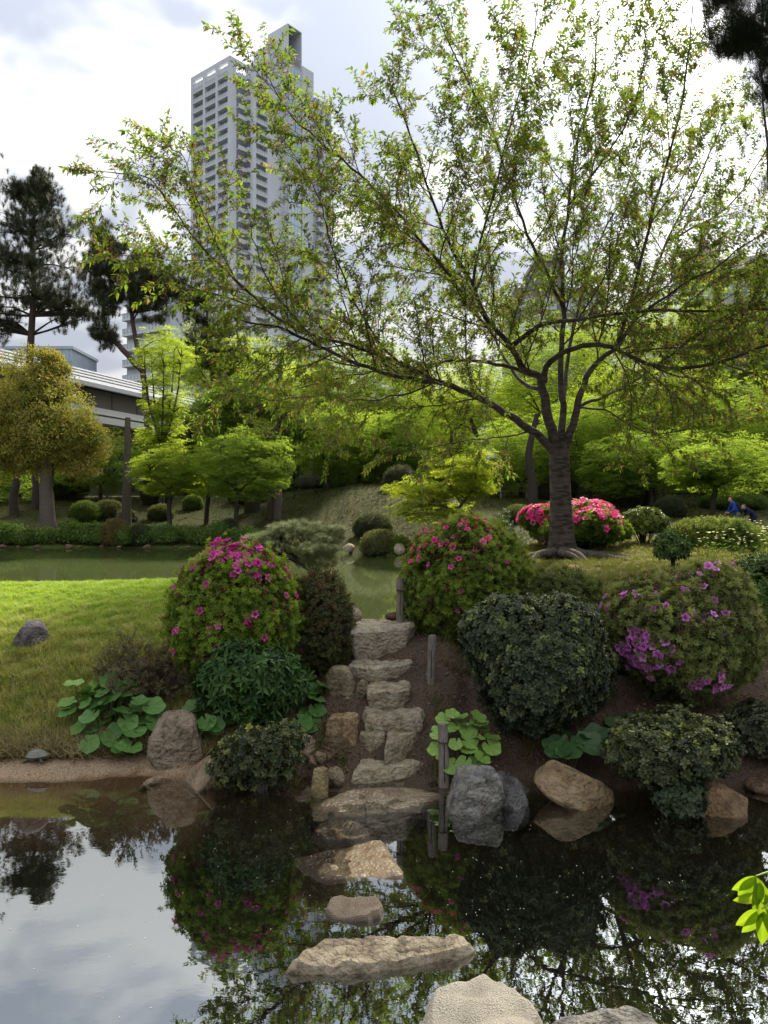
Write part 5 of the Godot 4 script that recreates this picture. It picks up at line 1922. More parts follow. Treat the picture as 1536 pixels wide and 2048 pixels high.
	for k in 13:
		var t := k / 12.0
		line.append(b.lerp(a, t) - Vector3(0, 0.14 * 4.0 * t * (1 - t), 0))
	rp.tube(line, taper(13, 0.003, 0.003), 4, Color(0.16, 0.14, 0.11))
	tag(part(self, "rope", rp.done(M.plain)), "thin slack rope between the top post and the middle post", "rope")


# foot and half-size of a bush whose middle shows at u and whose top shows at v, at the distance d; half is its half width in the photograph
func bush(u: float, v: float, d: float, half: float, deep := 0.95, sink := 0.05) -> Array:
	var w := on((u - 768.0) / F * d, d) - Vector3(0, sink, 0)
	var rx := half / F * d
	return [w, Vector3(rx, EYE - (v - 1024.0) / F * d - w.y, rx * deep)]


func near_shrubs() -> void:
	var pink := blossom_meshes([Color(0.74, 0.06, 0.42), Color(0.82, 0.13, 0.5), Color(0.62, 0.04, 0.34)])
	var red := blossom_meshes([Color(0.84, 0.075, 0.30), Color(0.88, 0.16, 0.40), Color(0.78, 0.05, 0.27)])
	var lilac := blossom_meshes([Color(0.62, 0.2, 0.56), Color(0.68, 0.28, 0.62), Color(0.54, 0.14, 0.48)])
	# 1 azalea left of the steps
	var b := bush(474, 1097, 6.35, 122)
	var sz: Vector3 = b[1]
	var t := shrub("azalea_bush", "rounded azalea bush with magenta blossoms crowding its top, left of the steps", b[0], sz, S.azalea, 10500, Color(0.10, 0.165, 0.02), Color(0.27, 0.38, 0.04), {"cat": "azalea", "lump": 0.16, "lift": 0.45, "tip": 0.35, "accent": Color(0.16, 0.028, 0.055), "accent_share": 0.13, "stems": 14, "seed": 5, "shell": 0.28, "low": -0.85, "big": 0.95})
	bloom(t, sz, 0.45, 260, pink, 0.032, 0.66, 5)
	bloom(t, sz, 0.45, 40, pink, 0.028, -0.5, 5, -0.8)
	# 2 azalea right of the steps
	b = bush(936, 1044, 7.2, 124)
	sz = b[1]
	t = shrub("azalea_bush", "dense green azalea bush with red-pink blossoms along its upper left edge, beside the post", b[0], sz, S.azalea, 10500, Color(0.10, 0.145, 0.022), Color(0.24, 0.32, 0.045), {"cat": "azalea", "lump": 0.18, "lift": 0.42, "tip": 0.25, "accent": Color(0.10, 0.03, 0.02), "accent_share": 0.08, "stems": 14, "seed": 11, "shell": 0.26, "low": -0.8})
	bloom(t, sz, 0.42, 95, red, 0.032, 0.6, 11, -0.6)
	bloom(t, sz, 0.42, 20, pink, 0.025, -0.5, 11, -0.5)
	# 3 red azalea behind the cherry trunk
	b = bush(1152, 996, 12.9, 96)
	sz = b[1]
	t = shrub("azalea_bush", "big azalea bush covered in crimson-pink blossoms behind the cherry trunk", b[0], sz, S.azalea, 9000, Color(0.06, 0.10, 0.014), Color(0.18, 0.27, 0.035), {"cat": "azalea", "lump": 0.17, "lobes": 6, "lift": 0.42, "tip": 0.4, "stems": 12, "seed": 17, "big": 1.25, "shell": 0.3, "low": -0.8})
	bloom(t, sz, 0.42, 340, red, 0.058, 0.22, 17, -0.12)
	bloom_patch(t, sz, 0.42, 14, lilac, 0.04, Vector3(-0.9, -0.45, 0.4), 0.4)
	# 4 pale azalea at the right
	b = bush(1362, 1126, 6.1, 124)
	sz = b[1]
	t = shrub("azalea_bush", "tall loose azalea bush with scattered pale lilac blossoms at the right", b[0], sz, S.azalea, 11500, Color(0.10, 0.13, 0.035), Color(0.25, 0.285, 0.09), {"cat": "azalea", "lump": 0.2, "lobes": 9, "hang": 1, "lift": 0.5, "tip": 0.25, "accent": Color(0.1, 0.06, 0.05), "accent_share": 0.1, "stems": 16, "seed": 23, "shell": 0.34, "low": -1.0})
	bloom(t, sz, 0.5, 70, lilac, 0.031, 0.0, 23)
	bloom_patch(t, sz, 0.5, 120, lilac, 0.033, Vector3(-0.75, -0.12, 0.62), 0.42)
	bloom_patch(t, sz, 0.5, 24, lilac, 0.031, Vector3(0.05, -0.4, 0.9), 0.22)
	# 5 dark round-leaved bush in the middle
	b = bush(1066, 1188, 5.78, 128)
	sz = b[1]
	shrub("round_leaved_bush", "large dark grey-green round-leaved bush with bare twigs showing, right of the lower post", b[0], sz, S.round_leaf, 10500, Color(0.026, 0.038, 0.021), Color(0.085, 0.10, 0.05), {"cat": "bush", "lump": 0.2, "lobes": 10, "hang": 1, "big": 0.78, "lift": 0.55, "tip": 0.3, "accent": Color(0.15, 0.18, 0.055), "accent_share": 0.16, "singles": 160, "stems": 30, "seed": 29, "shell": 0.34, "low": -1.2, "stem_mat": M.twig_grey})
	# 6 low overhanging bush at the right
	var w := Vector3(1.9, 0.12, -5.12)
	shrub("round_leaved_bush", "low spreading round-leaved bush hanging over the water at the right", w, Vector3(0.345, 0.44, 0.32), S.round_leaf, 2700, Color(0.025, 0.036, 0.018), Color(0.085, 0.095, 0.04), {"cat": "bush", "lump": 0.3, "lobes": 12, "big": 0.8, "lift": 0.4, "tip": 0.4, "accent": Color(0.17, 0.19, 0.05), "accent_share": 0.2, "singles": 140, "stems": 20, "seed": 31, "shell": 0.45, "low": -0.75, "stem_mat": M.twig_grey})
	w = Vector3(1.86, 0.0, -4.86)
	shrub("round_leaved_bush", "drooping leafy sprays dipping to the water under the low spreading bush", w, Vector3(0.14, 0.26, 0.12), S.round_leaf, 240, Color(0.03, 0.045, 0.022), Color(0.07, 0.09, 0.045), {"cat": "bush", "lump": 0.3, "lift": 0.4, "stems": 6, "seed": 32, "shell": 0.6, "big": 1.0})
	# 7 waterside bush at the left
	b = bush(523, 1440, 5.3, 84, 0.9, 0.02)
	shrub("round_leaved_bush", "small twiggy round-leaved bush at the waterline left of the steps", b[0], b[1], S.round_leaf, 850, Color(0.025, 0.036, 0.018), Color(0.085, 0.095, 0.035), {"cat": "bush", "lump": 0.25, "lobes": 7, "big": 0.75, "lift": 0.45, "tip": 0.4, "accent": Color(0.2, 0.21, 0.05), "accent_share": 0.2, "singles": 120, "stems": 44, "stem": 0.008, "seed": 37, "shell": 0.5, "low": -0.8, "stem_mat": M.twig_grey})
	# 8 glossy bush below the magenta azalea
	b = bush(505, 1284, 5.95, 90)
	sz = b[1]
	shrub("glossy_bush", "dark glossy bush with long pointed leaves below the magenta azalea", b[0], sz, S.glossy, 1050, Color(0.022, 0.055, 0.015), Color(0.06, 0.125, 0.03), {"cat": "bush", "lump": 0.2, "lobes": 6, "lift": 0.4, "tip": 0.3, "singles": 120, "stems": 10, "seed": 41, "shell": 0.5, "big": 0.72})
	# 9 reddish small-leaved bush at the head of the steps
	b = bush(640, 1162, 6.55, 52, 1.0)
	sz = b[1]
	shrub("small_leaved_bush", "upright bush with tiny olive and reddish leaves between the azalea and the top slab", b[0], sz, S.tiny, 2600, Color(0.05, 0.055, 0.02), Color(0.13, 0.15, 0.05), {"cat": "bush", "lump": 0.16, "lift": 0.42, "tip": 0.35, "accent": Color(0.16, 0.07, 0.03), "accent_share": 0.2, "stems": 10, "seed": 43, "shell": 0.4, "big": 1.0})
	# 10 dry bush on the lawn edge
	b = bush(262, 1280, 6.3, 62)
	shrub("dry_bush", "half-bare grey twiggy bush at the lower edge of the lawn", b[0], b[1], S.tiny, 520, Color(0.13, 0.12, 0.07), Color(0.22, 0.20, 0.10), {"cat": "bush", "lump": 0.2, "lift": 0.35, "stems": 60, "seed": 47, "shell": 0.7, "big": 0.95, "stem": 0.006, "stem_mat": M.twig_grey})
	b = bush(345, 1300, 6.4, 75, 0.7)
	shrub("dry_bush", "low tangle of dry brown grass and twigs beside the magenta azalea", b[0], b[1], S.tiny, 420, Color(0.15, 0.12, 0.07), Color(0.26, 0.21, 0.12), {"cat": "bush", "lump": 0.25, "lift": 0.3, "stems": 60, "seed": 48, "shell": 0.8, "big": 0.9, "stem": 0.004, "stem_mat": M.twig_grey})
	# 11 bush behind the dark one
	b = bush(1120, 1146, 6.9, 92)
	shrub("glossy_bush", "olive bush with shiny narrow leaves behind the dark round-leaved bush", b[0], b[1], S.azalea, 3600, Color(0.05, 0.075, 0.02), Color(0.14, 0.17, 0.05), {"cat": "bush", "lump": 0.14, "lift": 0.35, "tip": 0.4, "stems": 10, "seed": 53, "shell": 0.4, "big": 1.2})
	# 12 green bushes on the right margin
	b = bush(1525, 1118, 7.7, 85, 0.8)
	shrub("bamboo_grass", "mid-green thicket of long narrow leaves at the right margin", b[0], b[1], S.glossy, 1300, Color(0.04, 0.08, 0.018), Color(0.11, 0.17, 0.035), {"cat": "bush", "lump": 0.2, "lift": 0.25, "stems": 12, "seed": 59, "shell": 0.6, "big": 0.75})
	w = Vector3(2.75, hgt(2.75, -5.6) - 0.03, -5.6)
	shrub("small_leaved_bush", "dark low bush at the lower right margin above the waterline", w, Vector3(0.26, 0.34, 0.26), S.round_leaf, 800, Color(0.03, 0.04, 0.02), Color(0.08, 0.09, 0.045), {"cat": "bush", "lump": 0.2, "stems": 12, "seed": 61, "shell": 0.5})
	# 13 plants on top of the mound
	w = on((1345.0 - 768.0) / F * 9.5, 9.5)
	shrub("young_camellia", "small round-headed evergreen on a thin bare stem on the mound", w + Vector3(0, 0.22, 0), Vector3(0.19, 0.36, 0.19), S.glossy, 420, Color(0.025, 0.055, 0.015), Color(0.09, 0.15, 0.03), {"cat": "shrub", "lump": 0.18, "lift": 0.45, "tip": 0.5, "stems": 6, "seed": 67, "shell": 0.6, "big": 0.62, "low": -0.5})
	var sb := MB.new()
	sb.tube([w + Vector3(0.03, -0.05, 0), w + Vector3(0.02, 0.3, 0)], [0.012, 0.009], 6)
	var stem_o := part(get_node("young_camellia"), "stem", sb.done(M.twig), -(w + Vector3(0, 0.22, 0)))
	stem_o.name = "stem"
	w = on((1416.0 - 768.0) / F * 8.6, 8.6)
	shrub("low_shrub", "low dark green tuft-like shrub above the pale azalea", w + Vector3(0, -0.03, -0.1), Vector3(0.2, 0.17, 0.18), S.azalea, 700, Color(0.04, 0.07, 0.015), Color(0.09, 0.14, 0.03), {"lump": 0.2, "lift": 0.25, "stems": 5, "seed": 71, "shell": 0.6, "big": 1.2})
	b = bush(1288, 1018, 13.6, 44, 0.8)
	shrub("clipped_shrub", "thin flat-topped shrub with bare legs and yellow-green tips beside the crimson azalea", b[0], b[1], S.round_leaf, 1500, Color(0.06, 0.085, 0.02), Color(0.2, 0.24, 0.04), {"lump": 0.12, "lift": 0.62, "tip": 0.5, "stems": 24, "seed": 73, "shell": 0.75, "big": 1.1, "low": -0.3})
	b = bush(1425, 1046, 13.2, 92, 0.6, 0.08)
	shrub("ground_cover_mound", "low yellow-green mound of creeping foliage on the crest of the mound", b[0], b[1], S.tiny, 4200, Color(0.10, 0.14, 0.02), Color(0.24, 0.30, 0.035), {"lump": 0.12, "lift": 0.2, "tip": 0.5, "stems": 4, "seed": 79, "shell": 0.5, "big": 1.3})
	b = bush(1480, 1050, 12.6, 30, 0.9, 0.06)
	shrub("ground_cover_mound", "small smooth light green cushion plant right of the creeping mound", b[0], b[1], S.tiny, 1300, Color(0.12, 0.18, 0.03), Color(0.2, 0.28, 0.05), {"lump": 0.06, "lift": 0.2, "stems": 3, "seed": 83, "shell": 0.4, "big": 1.1})
	b = bush(1005, 1032, 14.0, 40, 0.9)
	shrub("low_shrub", "pale blue-green low shrub between the dense azalea and the cherry trunk", b[0], b[1], S.round_leaf, 900, Color(0.07, 0.10, 0.05), Color(0.14, 0.19, 0.09), {"lump": 0.2, "lift": 0.25, "stems": 6, "seed": 89, "shell": 0.6, "big": 1.1})


# flowers on the skin of a shrub: up is how much they keep to the top (or, below nought, anywhere), side how much to the right
func bloom(t: Node3D, sz: Vector3, lift: float, n: int, kinds: Array, r: float, up: float, sd: int, side := 0.0) -> void:
	var mid := Vector3(0, sz.y * lift, 0)
	var half := Vector3(sz.x, sz.y * (1.0 - lift), sz.z)
	var skin: Array = skins[t]
	var made := 0
	for tries in 60000:
		if made == n:
			break
		var e: Array = skin[rnd.randi() % skin.size()]
		var d: Vector3 = ((e[0] - mid) / half).normalized()
		if e[1].z < -0.4 or d.y < -0.75:
			continue
		var keep: float = d.y * 1.1 - up if up > -0.4 else 0.4
		keep += side * d.x * 0.8
		var patch := nf.get_noise_3dv(d * 2.7 + Vector3(sd, sd, 4))
		if keep + patch * 0.6 < rr(0.0, 0.4) and rnd.randf() > 0.01:
			continue
		flower(t, e[0] + e[1] * 0.01, e[1], r * rr(0.85, 1.2), kinds)
		made += 1


func bloom_patch(t: Node3D, sz: Vector3, lift: float, n: int, kinds: Array, r: float, centre: Vector3, reach: float) -> void:
	var mid := Vector3(0, sz.y * lift, 0)
	var half := Vector3(sz.x, sz.y * (1.0 - lift), sz.z)
	var skin: Array = skins[t]
	var made := 0
	for tries in 60000:
		if made == n:
			break
		var e: Array = skin[rnd.randi() % skin.size()]
		var d: Vector3 = ((e[0] - mid) / half).normalized() - centre.normalized()
		if (d * Vector3(1, 1.7, 1)).length() > reach * sqrt(rnd.randf()) * 1.3:
			continue
		flower(t, e[0] + e[1] * 0.012, e[1], r * rr(0.85, 1.2), kinds)
		made += 1


func small_plants() -> void:
	var green := []
	var dark := []
	var lime := []
	var shine: StandardMaterial3D = mat(Color.WHITE, 0.4, {"vc": 1, "back": Color(0.5, 0.6, 0.25), "spec": 0.3})
	for k in 4:
		green.append(round_leaf_mesh(100 + k, 1.0, lc(Color(0.055, 0.13, 0.03), Color(0.10, 0.2, 0.05), k / 3.0), shine))
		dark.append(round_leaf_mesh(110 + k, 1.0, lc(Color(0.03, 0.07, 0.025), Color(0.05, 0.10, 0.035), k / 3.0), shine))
		lime.append(round_leaf_mesh(120 + k, 1.0, lc(Color(0.14, 0.24, 0.05), Color(0.2, 0.32, 0.07), k / 3.0), shine))
	var ls := leaf_spots(135, 315, 1365, 1500, 5.75, 6.1, 34, 0.055, 0.105, 0.35)
	leopard_plant("large clump of broad round green leaves on the bank below the lawn", ls, Color(), Color(), green)
	leopard_plant("yellow-green round leaves at the upper left of the large leaf clump", [[150, 1370, 6.1, 0.085, 0.2], [186, 1375, 6.1, 0.08, 0.4], [140, 1405, 6.0, 0.07, 0.3], [168, 1395, 6.1, 0.07, 0.5]], Color(), Color(), lime)
	leopard_plant("clump of round leaves between the glossy bush and the stone steps", leaf_spots(560, 655, 1345, 1445, 5.95, 6.3, 15, 0.07, 0.10, 0.4), Color(), Color(), green)
	leopard_plant("loose round leaves at the left foot of the glossy bush", leaf_spots(358, 490, 1400, 1475, 5.7, 6.0, 15, 0.055, 0.085, 0.5), Color(), Color(), green)
	leopard_plant("bright green round leaves behind the roped post at the water edge", leaf_spots(868, 980, 1425, 1540, 5.35, 5.7, 26, 0.045, 0.07, 0.5), Color(), Color(), lime)
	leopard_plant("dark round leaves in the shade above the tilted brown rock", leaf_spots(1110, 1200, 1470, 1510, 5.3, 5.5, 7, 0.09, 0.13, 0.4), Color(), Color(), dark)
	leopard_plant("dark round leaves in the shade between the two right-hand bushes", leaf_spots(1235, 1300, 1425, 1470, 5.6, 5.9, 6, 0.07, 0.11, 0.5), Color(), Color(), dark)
	leopard_plant("broad shiny leaf catching the light above the lilac blossoms", [[1228, 1268, 6.7, 0.10, -0.15], [1200, 1290, 6.7, 0.06, 0.4], [1225, 1215, 7.0, 0.07, 0.6], [1232, 1178, 7.3, 0.07, 0.0]], Color(), Color(), green)
	leopard_plant("yellowing round leaves in the gap left of the pale azalea", [[1210, 1340, 6.4, 0.07, 0.6], [1228, 1332, 6.4, 0.06, 0.5], [1195, 1360, 6.3, 0.06, 0.4]], Color(), Color(), lime)
	leopard_plant("single lime-green leaf standing above the small-leaved bush", [[650, 1153, 7.1, 0.05, 1.2]], Color(), Color(), lime)
	# trained pine on the back of the left bank
	var foot := on(-0.98, 9.3)
	var gp := func(u: float, v: float, d: float) -> Vector3: return pt(u, v, d) - foot
	tree("garden_pine", "low trained pine with grey-green cloud-like pads at the water edge behind the magenta azalea", "pine", foot, [[486, 560, 1062, 1100], [530, 630, 1042, 1078], [600, 695, 1046, 1095], [560, 690, 1082, 1115], [590, 680, 1108, 1138], [500, 600, 1080, 1112]], {
		"sprig": S.pine, "n": 6500, "big": 0.34, "loose": 0.3, "pads": 60, "flat": 0.32, "pad": 0.5, "trunk": 0.045, "deep": 0.9, "ca": Color(0.30, 0.33, 0.14), "cb": Color(0.56, 0.58, 0.30), "fill": 0.55, "twigs": 5, "limb": M.bark_dark,
		"line": [[[Vector3(0, -0.2, 0), gp.call(612, 1200, 9.3), gp.call(630, 1150, 9.25), gp.call(608, 1125, 9.3), gp.call(622, 1090, 9.3), gp.call(600, 1060, 9.3)], 0.05, 0.02], [[gp.call(622, 1140, 9.27), gp.call(570, 1110, 9.1), gp.call(520, 1090, 9.1)], 0.03, 0.01], [[gp.call(612, 1120, 9.3), gp.call(650, 1095, 9.3), gp.call(680, 1075, 9.35)], 0.03, 0.01]],
	})
	# white wild flowers on the crest
	var t := thing("wild_flowers", "sprinkling of tiny white wild flowers on thin stalks along the crest of the mound", "flowers")
	t.set_meta("kind", "stuff")
	var xf := []
	var tint := PackedColorArray()
	for k in 130:
		var u := rr(1290, 1580)
		var d := rr(11.5, 14.5)
		var x := (u - 768.0) / F * d
		if rnd.randf() > 0.1 + 0.9 * smoothstep(1380, 1440, u):
			continue
		xf.append(Transform3D(Basis(Vector3.UP, rr(0, TAU)).scaled(Vector3.ONE * rr(0.7, 1.25)), on(x, d) - Vector3(0, 0.02, 0)))
		tint.append(Color.WHITE)
	scatter(t, "flower_heads", S.white_flower, xf, tint)
	# young twig that reaches in from the right, close by
	var base := pt(1640, 1740, 1.75)
	t = thing("leafy_twig", "bright young leafy twig hanging in from the right edge close by", "twig", base)
	var tw := MB.new()
	var ends := [pt(1512, 1752, 1.7) - base, pt(1524, 1818, 1.68) - base, pt(1600, 1700, 1.8) - base]
	tw.tube(smooth_line([Vector3(1.35, -0.8, 1.2), Vector3(1.15, 0.0, 0.95), Vector3(0.55, 0.22, 0.3), Vector3.ZERO, (ends[0] as Vector3) * 0.6 + Vector3(0, 0.01, 0), ends[0]], 4, 0.0), taper(21, 0.009, 0.0015), 6, Color(1.2, 1.5, 0.6))
	tw.tube(smooth_line([Vector3.ZERO, (ends[1] as Vector3) * 0.5 + Vector3(0, 0.012, 0), ends[1]], 4, 0.0), taper(9, 0.003, 0.0015), 6, Color(1.2, 1.5, 0.6))
	part(t, "stem", tw.done(M.green_stem))
	var shapes := [[1512, 1752, -0.35, -0.7, 0.055], [1512, 1752, -0.75, -0.75, 0.05], [1512, 1752, 0.12, -1.0, 0.068], [1520, 1760, -0.3, -1.0, 0.05], [1524, 1818, -0.9, -0.85, 0.055], [1524, 1818, -0.55, -1.0, 0.058], [1524, 1818, 0.0, -1.0, 0.062], [1524, 1815, 0.55, -0.9, 0.06], [1521, 1790, -0.9, -0.35, 0.045], [1530, 1775, 0.3, -0.8, 0.06], [1535, 1750, 0.6, -0.6, 0.06], [1521, 1795, 0.8, -0.35, 0.05]]
	for s in shapes:
		var lb := MB.new()
		var d := Vector3(s[2], s[3], rr(-0.25, 0.35)).normalized()
		lb.big_leaf(Vector3.ZERO, d, Vector3(rr(-0.3, 0.3), 0.35, 1), s[4] * 1.3, s[4] * 0.5, 0.22, lc(Color(0.15, 0.25, 0.02), Color(0.24, 0.34, 0.035), rnd.randf()))
		lb.smooth()
		part(t, "leaf", lb.done(M.leaf_thin), pt(s[0], s[1], 1.7) - base)


func far_trees() -> void:
	var g := "garden trees on the far bank"
	var mp := {"sprig": S.maple, "pads": 34, "flat": 0.30, "pad": 0.46, "trunk": 0.12, "stems": 3, "fill": 0.55, "droop": 0.25, "twigs": 3, "loose": 0.85}
	var yg := [Color(0.25, 0.35, 0.06), Color(0.46, 0.56, 0.13)]
	var mg := [Color(0.175, 0.275, 0.06), Color(0.35, 0.46, 0.12)]
	var dg := [Color(0.03, 0.055, 0.015), Color(0.07, 0.11, 0.025)]
	# the rust-tinged broadleaf at the left
	var foot := ground(98, 1064, 20.0)
	foot = on((98.0 - 768.0) / F * 43.0, 43.0)
	tree("broadleaf_tree", "large dense tree with rust-tinged yellow-green crown and thick pale trunk at the left", "tree", foot, [[-60, 190, 730, 960], [-70, 110, 770, 930], [-20, 150, 705, 850], [40, 200, 800, 940], [100, 215, 850, 960], [-80, 60, 850, 965], [0, 120, 850, 950], [60, 140, 700, 800]], {"sprig": S.clump, "n": 9500, "big": 1.45, "pads": 50, "flat": 0.75, "pad": 0.5, "trunk": 0.42, "deep": 0.9, "loose": 0.65, "gaps": -0.1, "ca": Color(0.20, 0.24, 0.035), "cb": Color(0.38, 0.31, 0.08), "fill": 0.3, "round": 1, "bark": M.bark_light, "limb": M.bark_dark, "twigs": 3,
		"line": [[[Vector3(0.1, -0.3, 0), Vector3(0.0, 0.6, 0), Vector3(-0.2, 2.4, 0), Vector3(-0.05, 4.0, 0), Vector3(0.1, 5.5, 0)], 0.52, 0.25], [[Vector3(-0.05, 3.6, 0), Vector3(-0.7, 5.0, 0.3), Vector3(-1.5, 7.0, 0)], 0.22, 0.06], [[Vector3(0.0, 3.9, 0), Vector3(0.7, 5.4, -0.3), Vector3(0.6, 8.0, 0)], 0.2, 0.05]]}, g)
	# the tall pines at the left
	var pine := {"sprig": S.pine, "big": 2.5, "flat": 0.34, "pad": 0.40, "fill": 0.6, "droop": 0.1, "loose": 0.8, "gaps": 0.0, "ca": Color(0.06, 0.07, 0.042), "cb": Color(0.15, 0.165, 0.095), "bark": M.bark_red, "limb": M.bark_dark, "twigs": 6}
	foot = on((62.0 - 768.0) / F * 62.0, 62.0)
	var p1 := pine.duplicate()
	p1.merge({"n": 4600, "pads": 120, "trunk": 0.36, "deep": 0.9, "line": [[[Vector3(0, -0.5, 0), Vector3(0.05, 5, 0), Vector3(-0.15, 10, 0), Vector3(0.2, 16, 0), Vector3(0.15, 21, 0), Vector3(0.2, 26.5, 0)], 0.48, 0.08]]}, true)
	tree("pine_tree", "tall straight dark pine with a broad layered crown at the left", "pine", foot, [[-10, 130, 362, 430], [-30, 165, 420, 500], [-60, 180, 490, 560], [-80, 175, 555, 620], [-90, 40, 600, 680], [30, 110, 358, 400], [90, 190, 600, 650]], p1, "tall pines behind the far bank")
	foot = on((300.0 - 768.0) / F * 58.0, 58.0)
	var p2 := pine.duplicate()
	var q := func(u: float, v: float) -> Vector3: return pt(u, v, 58.0) - foot
	p2.merge({"n": 4200, "pads": 96, "trunk": 0.3, "deep": 0.9, "line": [[[Vector3(0, -0.5, 0), q.call(298, 900), q.call(292, 800), q.call(285, 735), q.call(268, 660), q.call(264, 590), q.call(268, 500)], 0.36, 0.07], [[q.call(286, 742), q.call(245, 700), q.call(213, 660), q.call(208, 620), q.call(220, 570), q.call(214, 500), q.call(216, 475)], 0.24, 0.05]]}, true)
	tree("pine_tree", "crooked dark pine with a forked curving trunk right of the tall straight one", "pine", foot, [[175, 255, 470, 520], [150, 260, 515, 570], [170, 250, 560, 625], [230, 330, 500, 560], [225, 345, 545, 600], [180, 235, 630, 700], [255, 340, 580, 640], [290, 390, 540, 600]], p2, "tall pines behind the far bank")
	foot = on((430.0 - 768.0) / F * 64.0, 64.0)
	var p3 := pine.duplicate()
	p3.merge({"n": 1500, "pads": 36, "trunk": 0.3, "deep": 0.9, "stems": 1}, true)
	tree("pine_tree", "dark pine half hidden behind the left branches of the cherry tree", "pine", foot, [[360, 470, 620, 720], [330, 440, 560, 640], [400, 500, 680, 760]], p3, "tall pines behind the far bank")
	# tall thin tree in front of the long hall
	foot = on((322.0 - 768.0) / F * 50.0, 50.0)
	var th := mp.duplicate()
	th.merge({"ca": yg[0], "cb": yg[1], "n": 5200, "pads": 60, "pad": 0.3, "trunk": 0.16, "stems": 5, "fork": 0.1, "deep": 0.8, "flat": 0.35}, true)
	tree("slender_tree", "tall slender open tree with sparse yellow-green leaves in front of the hall", "tree", foot, [[258, 392, 650, 760], [275, 380, 740, 850], [270, 380, 830, 920]], th, g)
	# bare pole-like trunk
	foot = on((253.0 - 768.0) / F * 47.0, 47.0)
	var t := thing("dead_trunk", "straight leafless grey trunk with a broken top left of the slender tree", "tree trunk", foot)
	var mb := MB.new()
	var sl := smooth_line([Vector3(0, -0.3, 0), Vector3(0.0, 1.5, 0), Vector3(0.04, 3.6, 0), Vector3(0.08, 6.5, 0)], 4, 0.05)
	mb.tube(sl, taper(sl.size(), 0.32, 0.16), 10, Color.WHITE, true)
	mb.tube([Vector3(-0.3, -0.3, 0.1), Vector3(-0.32, 0.7, 0.1)], [0.17, 0.13], 8, Color.WHITE, true)
	part(t, "trunk", mb.done(M.bark_light))
	# the big camphor in the middle
	foot = ground(548, 1036, 20.0)
	var cd := -foot.z
	tree("camphor_tree", "big broadleaf tree with dense green lobes and thick grey trunk on the middle far bank", "tree", foot, [[380, 470, 770, 880], [430, 540, 760, 850], [385, 450, 840, 905], [520, 610, 770, 860], [560, 640, 810, 900], [450, 530, 800, 860]], {"sprig": S.clump, "n": 6500, "big": 1.25, "pads": 42, "flat": 0.8, "pad": 0.55, "trunk": 0.4, "deep": 0.9, "loose": 0.2, "ca": Color(0.10, 0.165, 0.02), "cb": Color(0.25, 0.35, 0.045), "fill": 0.3, "round": 1, "bark": M.bark_light, "limb": M.bark_dark, "twigs": 3,
		"line": [[[Vector3(0, -0.3, 0), pt(549, 1000, cd) - foot, pt(550, 940, cd) - foot, pt(552, 870, cd) - foot, pt(556, 800, cd) - foot, pt(560, 740, cd) - foot], 0.5, 0.2], [[pt(550, 880, cd) - foot, pt(515, 855, cd) - foot, pt(470, 850, cd) - foot, pt(430, 835, cd) - foot], 0.2, 0.06], [[pt(554, 850, cd) - foot, pt(580, 820, cd) - foot, pt(610, 840, cd) - foot], 0.16, 0.05]]}, g)
	tree("ivy_shoots", "leafy light green shoots clothing the trunk of the camphor tree", "foliage", foot + Vector3(0, 0, 0.5), [[518, 590, 890, 1000], [530, 585, 850, 930]], {"sprig": S.clump, "n": 800, "big": 0.9, "pads": 14, "flat": 0.8, "pad": 0.5, "trunk": 0.05, "stems": 1, "ca": Color(0.09, 0.14, 0.02), "cb": Color(0.18, 0.26, 0.03), "fill": 0.4, "round": 1})
